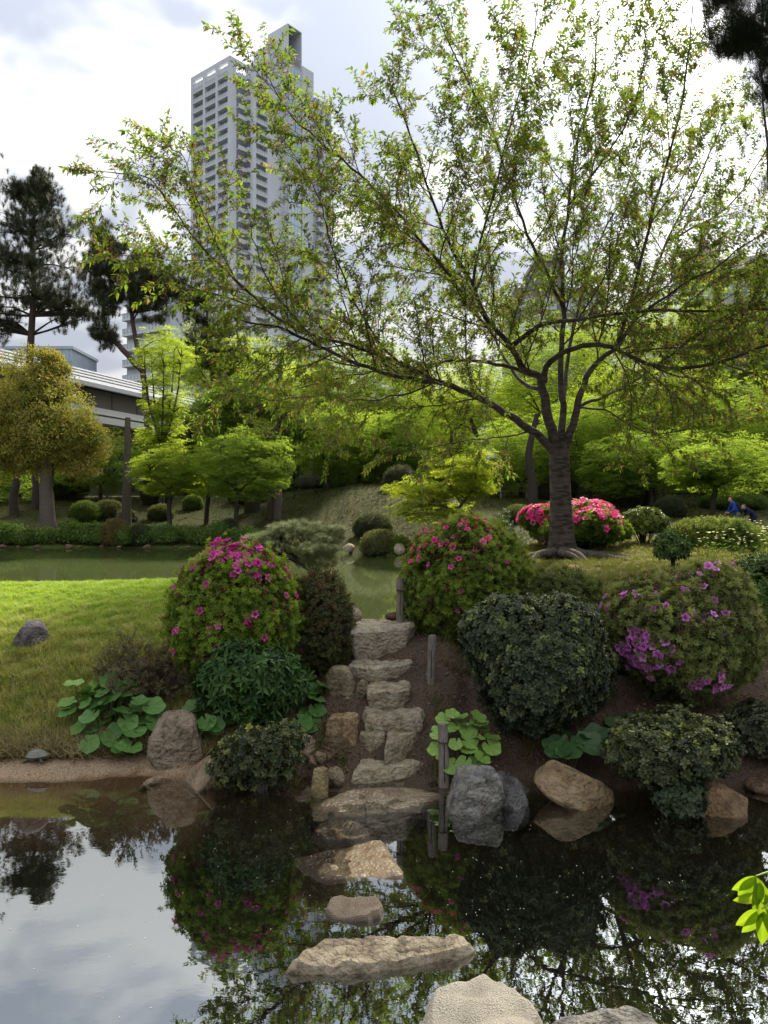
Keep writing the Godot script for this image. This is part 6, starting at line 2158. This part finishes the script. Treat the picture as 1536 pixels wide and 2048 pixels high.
	# maples: [u, distance, boxes, palette, sprays, stems, label]
	var rows := [
		[340, 45, [[280, 385, 903, 985]], yg, 1500, 2, "bright yellow-green maple with flat layers beside the dead trunk"],
		[412, 47, [[375, 500, 930, 985], [380, 470, 890, 950]], yg, 1500, 2, "light green low maple left of the camphor trunk"],
		[470, 44, [[420, 560, 870, 1000]], mg, 2000, 3, "mid-green drooping maple in front of the camphor tree"],
		[655, 54, [[590, 735, 820, 950]], mg, 2200, 3, "fresh green maple with forked dark stems on the hill crest"],
		[712, 57, [[680, 800, 840, 960]], yg, 1700, 3, "yellow-green maple with two stems just right of the hill crest"],
		[778, 56, [[720, 870, 830, 950]], mg, 2100, 4, "spreading maple with pale stems above the bare slope"],
		[600, 63, [[560, 700, 740, 890]], yg, 2200, 3, "tall yellow-green maple behind the camphor tree"],
		[1040, 52, [[960, 1135, 850, 985]], mg, 2300, 3, "grey-green maple behind the cherry trunk on its left"],
		[1180, 50, [[1110, 1270, 800, 975]], mg, 2600, 3, "mid-green maple behind the crimson azalea"],
		[1300, 46, [[1180, 1300, 880, 990], [1270, 1410, 860, 980]], mg, 2600, 3, "wide low maple with a thick trunk right of the crimson azalea"],
		[1330, 55, [[1170, 1420, 740, 890]], yg, 3400, 3, "luminous yellow-green maple spreading behind the right side of the cherry"],
		[1420, 38.5, [[1380, 1560, 880, 985], [1340, 1450, 900, 970]], mg, 2200, 2, "maple with slanting thin stems above the two people"],
		[1500, 50, [[1400, 1640, 760, 930]], mg, 2800, 3, "dark-stemmed green maple at the right margin"],
		[1260, 64, [[1150, 1420, 620, 780]], yg, 3000, 3, "tall light green tree crown behind the cherry on the right"],
		[1460, 68, [[1340, 1640, 560, 760]], yg, 3000, 3, "tall yellow-green tree in front of the brown building"],
		[900, 62, [[800, 1020, 740, 880]], yg, 2600, 3, "pale yellow-green maple behind the cherry's long left limb"],
		[740, 66, [[640, 830, 700, 850]], mg, 2300, 3, "green tree between the camphor and the cherry crown"],
		[1075, 64, [[980, 1200, 660, 850]], mg, 2600, 3, "green tree directly behind the forks of the cherry"],
		[420, 66, [[345, 560, 680, 800]], yg, 3000, 3, "tall pale green tree behind the camphor on its left"],
		[40, 56, [[-60, 130, 900, 1000]], mg, 1500, 2, "shaded maple behind the rust-tinged tree"],
		[200, 55, [[130, 270, 870, 985]], mg, 1700, 2, "grey-green young tree between the rust-tinged tree and the dead trunk"],
	]
	for r in rows:
		var st := mp.duplicate()
		st.merge({"ca": r[3][0], "cb": r[3][1], "n": int(r[4] * 2.6), "stems": r[5], "big": 1.1 + (r[1] - 45.0) * 0.014, "deep": 0.75}, true)
		var wide := []
		for b in r[2]:
			var w: float = (b[1] - b[0]) * 0.2
			wide.append([b[0] - w, b[1] + w, b[2] - (b[3] - b[2]) * 0.12, b[3] + 8])
		tree("maple_tree", r[6], "tree", on((r[0] - 768.0) / F * r[1], r[1]), wide, st, g)
	# weeping maple on the near slope
	foot = on((945.0 - 768.0) / F * 33.5, 35.0)
	var wm := mp.duplicate()
	wm.merge({"ca": Color(0.21, 0.28, 0.035), "cb": Color(0.40, 0.46, 0.08), "n": 7000, "pads": 44, "pad": 0.34, "stems": 2, "droop": 0.5, "flat": 0.25, "big": 0.8, "fork_x": 0.6}, true)
	tree("weeping_maple", "broad yellow-green weeping maple with tiered foliage at the foot of the slope", "tree", foot, [[840, 1010, 895, 965], [765, 910, 950, 1015], [770, 970, 990, 1050], [870, 995, 940, 1005]], wm, g)
	# evergreens and trees that close the view behind
	var back := [[60, 80, [[-60, 180, 700, 1000]]], [230, 84, [[150, 330, 860, 1000]]], [400, 80, [[320, 500, 800, 1000]]], [560, 82, [[480, 660, 780, 990]]], [720, 80, [[640, 820, 790, 985]]], [880, 82, [[800, 980, 770, 985]]], [1040, 80, [[960, 1130, 740, 990]]], [1200, 78, [[1120, 1300, 720, 1000]]], [1360, 80, [[1280, 1460, 700, 1010]]], [1520, 78, [[1440, 1660, 680, 1010]]], [-60, 70, [[-140, 30, 760, 1000]]]]
	var mass := [[480, 68, "left of the camphor crown"], [590, 70, "right of the camphor crown"], [690, 72, "over the hill crest"], [800, 69, "over the bare slope"], [930, 71, "behind the cherry's longest limb"], [1110, 70, "right behind the cherry trunk"], [1230, 72, "over the crimson azalea"], [1400, 70, "over the clipped shrub"], [1540, 66, "at the right margin"]]
	for e in mass:
		var st := mp.duplicate()
		st.merge({"ca": Color(0.21, 0.30, 0.06), "cb": Color(0.40, 0.50, 0.12), "n": 4200, "stems": 3, "big": 1.6, "deep": 0.7, "pads": 40}, true)
		tree("maple_tree", "tall fresh green maple in the second row " + e[2], "tree", on((e[0] - 768.0) / F * e[1], e[1]), [[e[0] - 95, e[0] + 95, 690 + (e[0] % 70), 975]], st, "second row of maples")
	var low := ["left of the camphor", "behind the camphor trunk", "behind the forked maple", "on the hill crest", "right of the hill crest", "above the bare slope", "behind the weeping maple", "left of the cherry trunk", "behind the cherry trunk", "behind the crimson azalea", "right of the crimson azalea", "left of the people", "behind the people"]
	for k in low.size():
		var u := 400.0 + k * 92.0
		var f := on((u - 768.0) / F * 67.0, 67.0)
		shrub("understorey_bush", "loose green understorey bush " + low[k], f, Vector3(3.0, rr(2.6, 4.0), 1.6), S.clump, 1100, Color(0.08, 0.125, 0.03), Color(0.21, 0.29, 0.06), {"cat": "bush", "group": "understorey bushes", "lump": 0.3, "lift": 0.3, "big": 2.2, "stems": 5, "stem": 0.05, "shell": 0.5, "seed": 300 + k})
	var names := ["behind the tall straight pine", "behind the dead trunk", "behind the slender tree", "behind the camphor trunk", "behind the hill-crest maples", "behind the weeping maple", "behind the cherry trunk", "behind the crimson azalea", "behind the clipped shrub", "behind the two people", "at the left margin"]
	for k in back.size():
		var b: Array = back[k]
		tree("evergreen_tree", "shadowy evergreen closing the view " + names[k], "tree", on((b[0] - 768.0) / F * b[1], b[1]), b[2], {"sprig": S.clump, "n": 4200, "big": 2.4, "pads": 40, "flat": 0.8, "pad": 0.42, "trunk": 0.22, "stems": 2, "deep": 0.5, "ca": dg[0], "cb": Color(0.09, 0.14, 0.03), "fill": 0.35, "round": 1, "twigs": 2}, "evergreens closing the view")
	# thick bare trunks among the maples
	var k0 := 0
	for e in [[622, 62, 985, 920, 0.34, "pale thick trunk left of the hill-crest maple"], [715, 60, 978, 880, 0.3, "dark upright trunk on the hill crest"], [505, 50, 1010, 960, 0.5, "stout leaning trunk in the hollow left of the camphor"], [1302, 48, 1015, 900, 0.4, "dark trunk between the two right-hand maples"], [955, 60, 985, 900, 0.3, "thin dark trunk behind the weeping maple"], [1065, 47, 1010, 905, 0.3, "dark trunk behind the crimson azalea on its left"], [70, 52, 1030, 900, 0.22, "thin dark trunk right of the rust-tinged tree"], [30, 50, 1040, 950, 0.3, "dark stump-like trunk at the left margin"]]:
		var f := on((e[0] - 768.0) / F * e[1], e[1])
		var o := thing("tree_trunk", e[5], "tree trunk", f)
		var tb := MB.new()
		var h: float = pt(0, e[3], e[1]).y - f.y
		var ln := smooth_line([Vector3(0, -0.3, 0), Vector3(rr(-0.1, 0.1), h * 0.4, 0), Vector3(rr(-0.3, 0.3), h, 0), Vector3(rr(-0.6, 0.6), h * 1.7, 0)], 4, 0.05)
		tb.tube(ln, taper(ln.size(), e[4] * 1.2, e[4] * 0.5), 9, Color.WHITE, true)
		part(o, "trunk", tb.done(M.bark_dark if k0 else M.bark_light))
		k0 += 1
	# the near pine whose branches come in at the upper right
	foot = on(5.6, 8.6)
	var u := func(a: float, b: float, d: float) -> Vector3: return pt(a, b, d) - foot
	tree("pine_tree", "near pine whose long-needled branches hang in at the upper right", "pine", foot, [[1400, 1520, -60, 50], [1455, 1640, -40, 130], [1470, 1640, 80, 175], [1420, 1540, 60, 130], [1510, 1660, 330, 430]], {"sprig": S.fine_pine, "n": 1700, "big": 1.1, "pads": 26, "flat": 0.6, "pad": 0.45, "loose": 0.75, "gaps": -0.12, "trunk": 0.07, "deep": 0.7, "fill": 0.6, "ca": Color(0.014, 0.02, 0.012), "cb": Color(0.035, 0.045, 0.025), "bark": M.bark_dark, "twigs": 4,
		"line": [[[Vector3(0, -0.3, 0), Vector3(0.1, 2.5, 0), Vector3(-0.05, 5.0, 0), Vector3(0.1, 8.6, 0)], 0.2, 0.08], [[u.call(1760, 60, 8.6), u.call(1640, 80, 8.5), u.call(1540, 60, 8.4), u.call(1470, 20, 8.4)], 0.045, 0.01], [[u.call(1760, 420, 8.6), u.call(1640, 400, 8.5), u.call(1540, 380, 8.4)], 0.035, 0.01]]})


const ORDINAL := ["first", "second", "third", "fourth", "fifth", "sixth", "seventh", "eighth", "ninth", "tenth", "eleventh", "twelfth", "thirteenth", "fourteenth", "fifteenth", "sixteenth", "seventeenth", "eighteenth"]


func far_shrubs() -> void:
	var g := "clipped bushes on the far bank"
	# [u, v of the foot, width px, height px, colours, label, sprig scale]
	var dk := [Color(0.035, 0.045, 0.022), Color(0.075, 0.085, 0.04)]
	var gr := [Color(0.06, 0.10, 0.015), Color(0.13, 0.20, 0.025)]
	var ol := [Color(0.07, 0.085, 0.025), Color(0.13, 0.14, 0.045)]
	var rows := [
		[166, 1045, 58, 42, gr, "bright green clipped ball bush right of the thick pale trunk"],
		[212, 1040, 56, 38, ol, "olive bush between the bright green ball and the dead trunk"],
		[318, 1040, 44, 30, ol, "low grey-green rounded bush below the yellow-green maple"],
		[384, 1020, 34, 30, gr, "small dark green clipped ball behind the grassy bank"],
		[456, 1078, 36, 38, dk, "dark round bush alone on the grassy slope"],
		[277, 1095, 46, 42, dk, "dark twiggy bush at the far waterline"],
		[226, 1092, 54, 52, [Color(0.11, 0.10, 0.03), Color(0.2, 0.14, 0.05)], "rust and olive bush at the far waterline below the pale trunk"],
		[745, 1075, 70, 44, dk, "large dark clipped bush on the slope above the far waterline"],
		[763, 1110, 76, 46, ol, "grey-olive clipped bush standing at the far waterline"],
		[800, 1112, 40, 34, gr, "leafy green plant beside the grey-olive clipped bush"],
		[1345, 1035, 58, 40, dk, "dark clipped bush on the lawn behind the clipped shrub"],
		[310, 1012, 60, 70, dk, "dark green shrub under the yellow-green maple"],
		[130, 1000, 80, 80, dk, "dark evergreen shrub behind the bright green ball bush"],
		[500, 1008, 90, 40, dk, "dark spreading shrub in the hollow beside the camphor"],
		[620, 975, 50, 26, [Color(0.09, 0.1, 0.07), Color(0.16, 0.17, 0.12)], "pale grey-green shrub on the hill crest"],
		[800, 982, 60, 50, dk, "dark round shrub on the hill crest by the pale stems"],
		[1120, 1000, 70, 50, dk, "shaded shrub behind the crimson azalea"],
		[1250, 1012, 80, 50, ol, "shaded bush under the wide low maple"],
		[1480, 1020, 120, 40, gr, "low hedge behind the two people"],
		[1040, 1048, 60, 36, ol, "small bush between the weeping maple and the crimson azalea"],
	]
	for r in rows:
		var f := ground(r[0], r[1], 15.0)
		var d := -f.z
		var wd: float = r[2] * 0.5 / F * d
		var ht: float = r[3] / F * d
		var n := int(clampf(1700.0 * wd, 700, 2600))
		shrub("clipped_bush", r[5], f + Vector3(0, -0.06, -wd * 0.5), Vector3(wd, ht, wd * 0.9), S.clump if d > 25.0 else S.tiny, n, r[4][0], r[4][1], {"cat": "bush", "group": g, "lump": 0.08, "lift": 0.4, "tip": 0.3, "stems": 5, "stem": 0.03, "big": 0.75, "shell": 0.25, "low": -0.8})
	# pale pink azalea
	var f := ground(250, 1044, 15.0)
	var pale := blossom_meshes([Color(0.5, 0.3, 0.42), Color(0.42, 0.26, 0.4)])
	var t := shrub("azalea_bush", "small far azalea with pale pink blossoms below the dead trunk", f + Vector3(0, -0.05, -0.3), Vector3(0.62, 0.75, 0.5), S.clump, 700, Color(0.06, 0.09, 0.03), Color(0.11, 0.15, 0.05), {"cat": "azalea", "lump": 0.12, "big": 0.6, "stems": 5, "seed": 91})
	bloom(t, Vector3(0.62, 0.75, 0.5), 0.42, 70, pale, 0.075, -0.5, 91)
	# leafy plants along the far waterline
	for k in 17:
		var x := -24.5 + k * 1.05 + rr(-0.2, 0.2)
		var d := far_shore(x) + 0.7
		shrub("shore_plant", "%s leafy waterline plant from the left in the green band along the far shore" % ORDINAL[k], on(x, d + rr(-0.2, 0.5)) + Vector3(0, -0.05, 0), Vector3(rr(0.5, 0.95), rr(0.5, 1.05), 0.6), S.clump, 420, Color(0.055, 0.11, 0.02), Color(0.15, 0.25, 0.05), {"cat": "plant", "group": "leafy plants along the far waterline", "lump": 0.3, "lift": 0.3, "big": 1.1, "stems": 4, "stem": 0.02, "shell": 0.5, "seed": 200 + k})
	# far fence of low posts and two rails
	t = thing("fence", "low wooden fence on the far slope left of the cherry trunk", "fence", on(4.2, 52.0))
	var last := Vector3.ZERO
	for k in 7:
		var x := 1.8 + k * 1.7
		var p := on(4.2 + x, 51.0) - on(4.2, 52.0)
		part(t, "fence_post", one_box(Vector3(-0.06, -0.2, -0.06), Vector3(0.06, 0.85, 0.06), M.wood), p)
		if k:
			for y in [0.4, 0.72]:
				var rb := MB.new()
				rb.tube([last + Vector3(0, y, 0.08), p + Vector3(0, y, 0.08)], [0.035, 0.035], 6)
				part(t, "rail", rb.done(M.wood))
		last = p


func lawns() -> void:
	var t := thing("lawn_grass", "grass of the near lawn, bright green on the crest and straw-coloured below", "grass")
	t.set_meta("kind", "stuff")
	var xf := []
	var tint := PackedColorArray()
	var made := 0
	while made < 90000:
		var D := 5.6 + 3.8 * pow(rnd.randf(), 0.7)
		var x := rr(-0.56 * D - 0.3, -0.6)
		made += 1
		var d := D - pl(SX, SD, x)
		var n2 := 0.5 + 0.5 * nf.get_noise_2d(x * 6.0, -D * 6.0)
		var edge := -1.25 - 0.35 * (n2 - 0.5) + 0.3 * smoothstep(1.5, 3.5, d)
		if d < 0.3 + 0.14 * n2 or d > 4.2 or x > edge:
			continue
		var n1 := 0.5 + 0.5 * nz.get_noise_2d(x * 60.0, -D * 60.0)
		var green := clampf(smoothstep(0.8, 2.6, d + 1.6 * (n2 - 0.5)) * 0.9 + 0.4 * (n1 - 0.35), 0, 1)
		var c := lc(Color(0.56, 0.49, 0.25), Color(0.27, 0.33, 0.08), clampf(n1 * 0.8 + rr(-0.25, 0.35), 0, 1))
		c = lc(c, lc(Color(0.26, 0.39, 0.045), Color(0.40, 0.53, 0.085), rnd.randf()), green)
		var y := hgt(x, -D)
		xf.append(Transform3D(basis_y(Vector3(rr(-0.3, 0.3), 1, rr(-0.3, 0.3)), rr(0, TAU)).scaled(Vector3(1.15, rr(0.55, 1.15), 1.15) * (1.35 - 0.45 * green)), Vector3(x, y, -D)))
		tint.append(c)
	scatter(t, "blades", S.grass, xf, tint)
	# ragged dry tufts that hang over the sandy edge
	for k in 1500:
		var x := rr(-5.2, -1.25)
		var d := rr(0.26, 0.46)
		var D := pl(SX, SD, x) + d
		xf.append(Transform3D(basis_y(Vector3(rr(-0.6, 0.6), 0.7, 0.5), rr(0, TAU)).scaled(Vector3.ONE * rr(1.2, 2.1)), on(x, D)))
		tint.append(lc(Color(0.22, 0.17, 0.09), Color(0.46, 0.38, 0.2), rnd.randf()))
	scatter(t, "edge_blades", S.grass, xf.slice(xf.size() - 1500), tint.slice(tint.size() - 1500))
	# sparse grass on the mound
	t = thing("mound_grass", "thin yellowish grass on the crest of the mound round the cherry", "grass")
	t.set_meta("kind", "stuff")
	xf = []
	tint = PackedColorArray()
	for k in 26000:
		var D := rr(7.6, 16.0)
		var x := rr(0.7, 0.6 * D + 0.3)
		var d := D - pl(SX, SD, x)
		var n1 := 0.5 + 0.5 * nz.get_noise_2d(x * 40.0, -D * 40.0)
		var keep := smoothstep(2.3, 4.5, d) * smoothstep(0.35, 0.6, n1 + 0.25 * smoothstep(11.0, 13.0, D))
		if rnd.randf() > keep or x < pl([7.0, 9.0, 12.0, 16.0], [0.7, 1.0, 1.9, 3.4], D):
			continue
		var c := lc(Color(0.2, 0.17, 0.06), Color(0.15, 0.19, 0.035), clampf(n1 + rr(-0.3, 0.3), 0, 1))
		xf.append(Transform3D(basis_y(Vector3(rr(-0.3, 0.3), 1, rr(-0.3, 0.3)), rr(0, TAU)).scaled(Vector3(1.4, rr(0.6, 1.5), 1.4)), on(x, D)))
		tint.append(c)
	scatter(t, "blades", S.grass, xf, tint)
	# thin weeds on the bare bank
	t = thing("bank_weeds", "thin dry weeds and grass blades on the bare soil beside the steps", "weeds")
	t.set_meta("kind", "stuff")
	xf = []
	tint = PackedColorArray()
	for k in 5200:
		var D := rr(5.35, 8.6)
		var x := rr(-1.1, 3.6)
		var d := D - pl(SX, SD, x)
		if d < 0.12 or absf(x - 0.04) < 0.33 or nf.get_noise_2d(x * 2.1, D * 2.1) < rr(-0.1, 0.3):
			continue
		var sc := rr(0.7, 1.7)
		xf.append(Transform3D(basis_y(Vector3(rr(-0.5, 0.5), 1, rr(-0.3, 0.5)), rr(0, TAU)).scaled(Vector3(sc, sc * rr(0.5, 1.2), sc)), on(x, D)))
		tint.append(lc(Color(0.16, 0.12, 0.065), Color(0.11, 0.14, 0.035), rnd.randf()))
	scatter(t, "blades", S.grass, xf, tint)
	# rough grass of the far slopes
	t = thing("far_grass", "rough grass and moss of the far slopes", "grass")
	t.set_meta("kind", "stuff")
	xf = []
	tint = PackedColorArray()
	for k in 24000:
		var D := rr(20.0, 58.0)
		var x := rr(-0.55 * D, 0.55 * D)
		var y := hgt(x, -D)
		if y < 0.12:
			continue
		var n1 := 0.5 + 0.5 * nz.get_noise_2d(x * 40.0, -D * 40.0)
		var n2 := 0.5 + 0.5 * nf.get_noise_2d(x * 6.0, -D * 6.0)
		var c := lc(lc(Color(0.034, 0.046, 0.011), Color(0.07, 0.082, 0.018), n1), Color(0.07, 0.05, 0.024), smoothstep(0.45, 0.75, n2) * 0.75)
		xf.append(Transform3D(basis_y(Vector3(rr(-0.4, 0.4), 1, rr(-0.4, 0.4)), rr(0, TAU)).scaled(Vector3(3.0, rr(1.2, 2.4), 3.0)), Vector3(x, y, -D)))
		tint.append(c)
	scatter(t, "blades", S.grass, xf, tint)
	# dead leaves and crumbs on the bare soil
	t = thing("leaf_litter", "small dead leaves and crumbs strewn over the bare soil of the bank", "leaf litter")
	t.set_meta("kind", "stuff")
	xf = []
	tint = PackedColorArray()
	for k in 17000:
		var D := rr(5.3, 13.0) if k > 7000 else rr(5.3, 7.4)
		var x := rr(-1.3, 0.56 * D)
		var d := D - pl(SX, SD, x)
		if d < 0.06:
			continue
		var y := hgt(x, -D)
		if y < 0.02:
			continue
		var sc := rr(0.012, 0.03)
		xf.append(Transform3D(basis_y(Vector3(rr(-0.6, 0.6), 1, rr(-0.6, 0.6)), rr(0, TAU)).scaled(Vector3.ONE * sc), Vector3(x, y + 0.006, -D)))
		tint.append(lc(Color(0.07, 0.035, 0.025), Color(0.30, 0.19, 0.13), pow(rnd.randf(), 2.0)))
	for k in 420:
		var x := rr(-4.5, -1.2)
		var D := pl(SX, SD, x) + rr(0.0, 0.4)
		xf.append(Transform3D(basis_y(Vector3(rr(-0.3, 0.3), 1, rr(-0.3, 0.3)), rr(0, TAU)).scaled(Vector3.ONE * rr(0.006, 0.022)), on(x, D) + Vector3(0, 0.004, 0)))
		tint.append(lc(Color(0.08, 0.05, 0.03), Color(0.3, 0.22, 0.14), rnd.randf()))
	for k in 500:
		var D := rr(5.9, 9.2)
		var x := rr(-0.52 * D, -0.9)
		xf.append(Transform3D(basis_y(Vector3(rr(-0.5, 0.5), 1, rr(-0.5, 0.5)), rr(0, TAU)).scaled(Vector3.ONE * rr(0.02, 0.04)), on(x, D) + Vector3(0, 0.05, 0)))
		tint.append(lc(Color(0.16, 0.09, 0.04), Color(0.36, 0.25, 0.12), rnd.randf()))
	scatter(t, "flakes", S.flake, xf, tint)
	# specks that float on the near water
	t = thing("floating_specks", "tiny pale petals and specks floating on the near water", "petals")
	t.set_meta("kind", "stuff")
	xf = []
	tint = PackedColorArray()
	for k in 900:
		var D := rr(2.6, 5.4)
		var x := rr(-0.5 * D, 0.52 * D)
		if hgt(x, -D) > -0.02 or (k > 160 and nf.get_noise_2d(x * 1.3, D * 2.0) < 0.15):
			continue
		var sc := rr(0.003, 0.009)
		xf.append(Transform3D(Basis(Vector3.UP, rr(0, TAU)).scaled(Vector3(sc, sc * 0.4, sc)), Vector3(x, 0.002, -D)))
		tint.append(lc(Color(0.5, 0.45, 0.36), Color(0.75, 0.72, 0.62), rnd.randf()))
	scatter(t, "specks", S.flake, xf, tint)
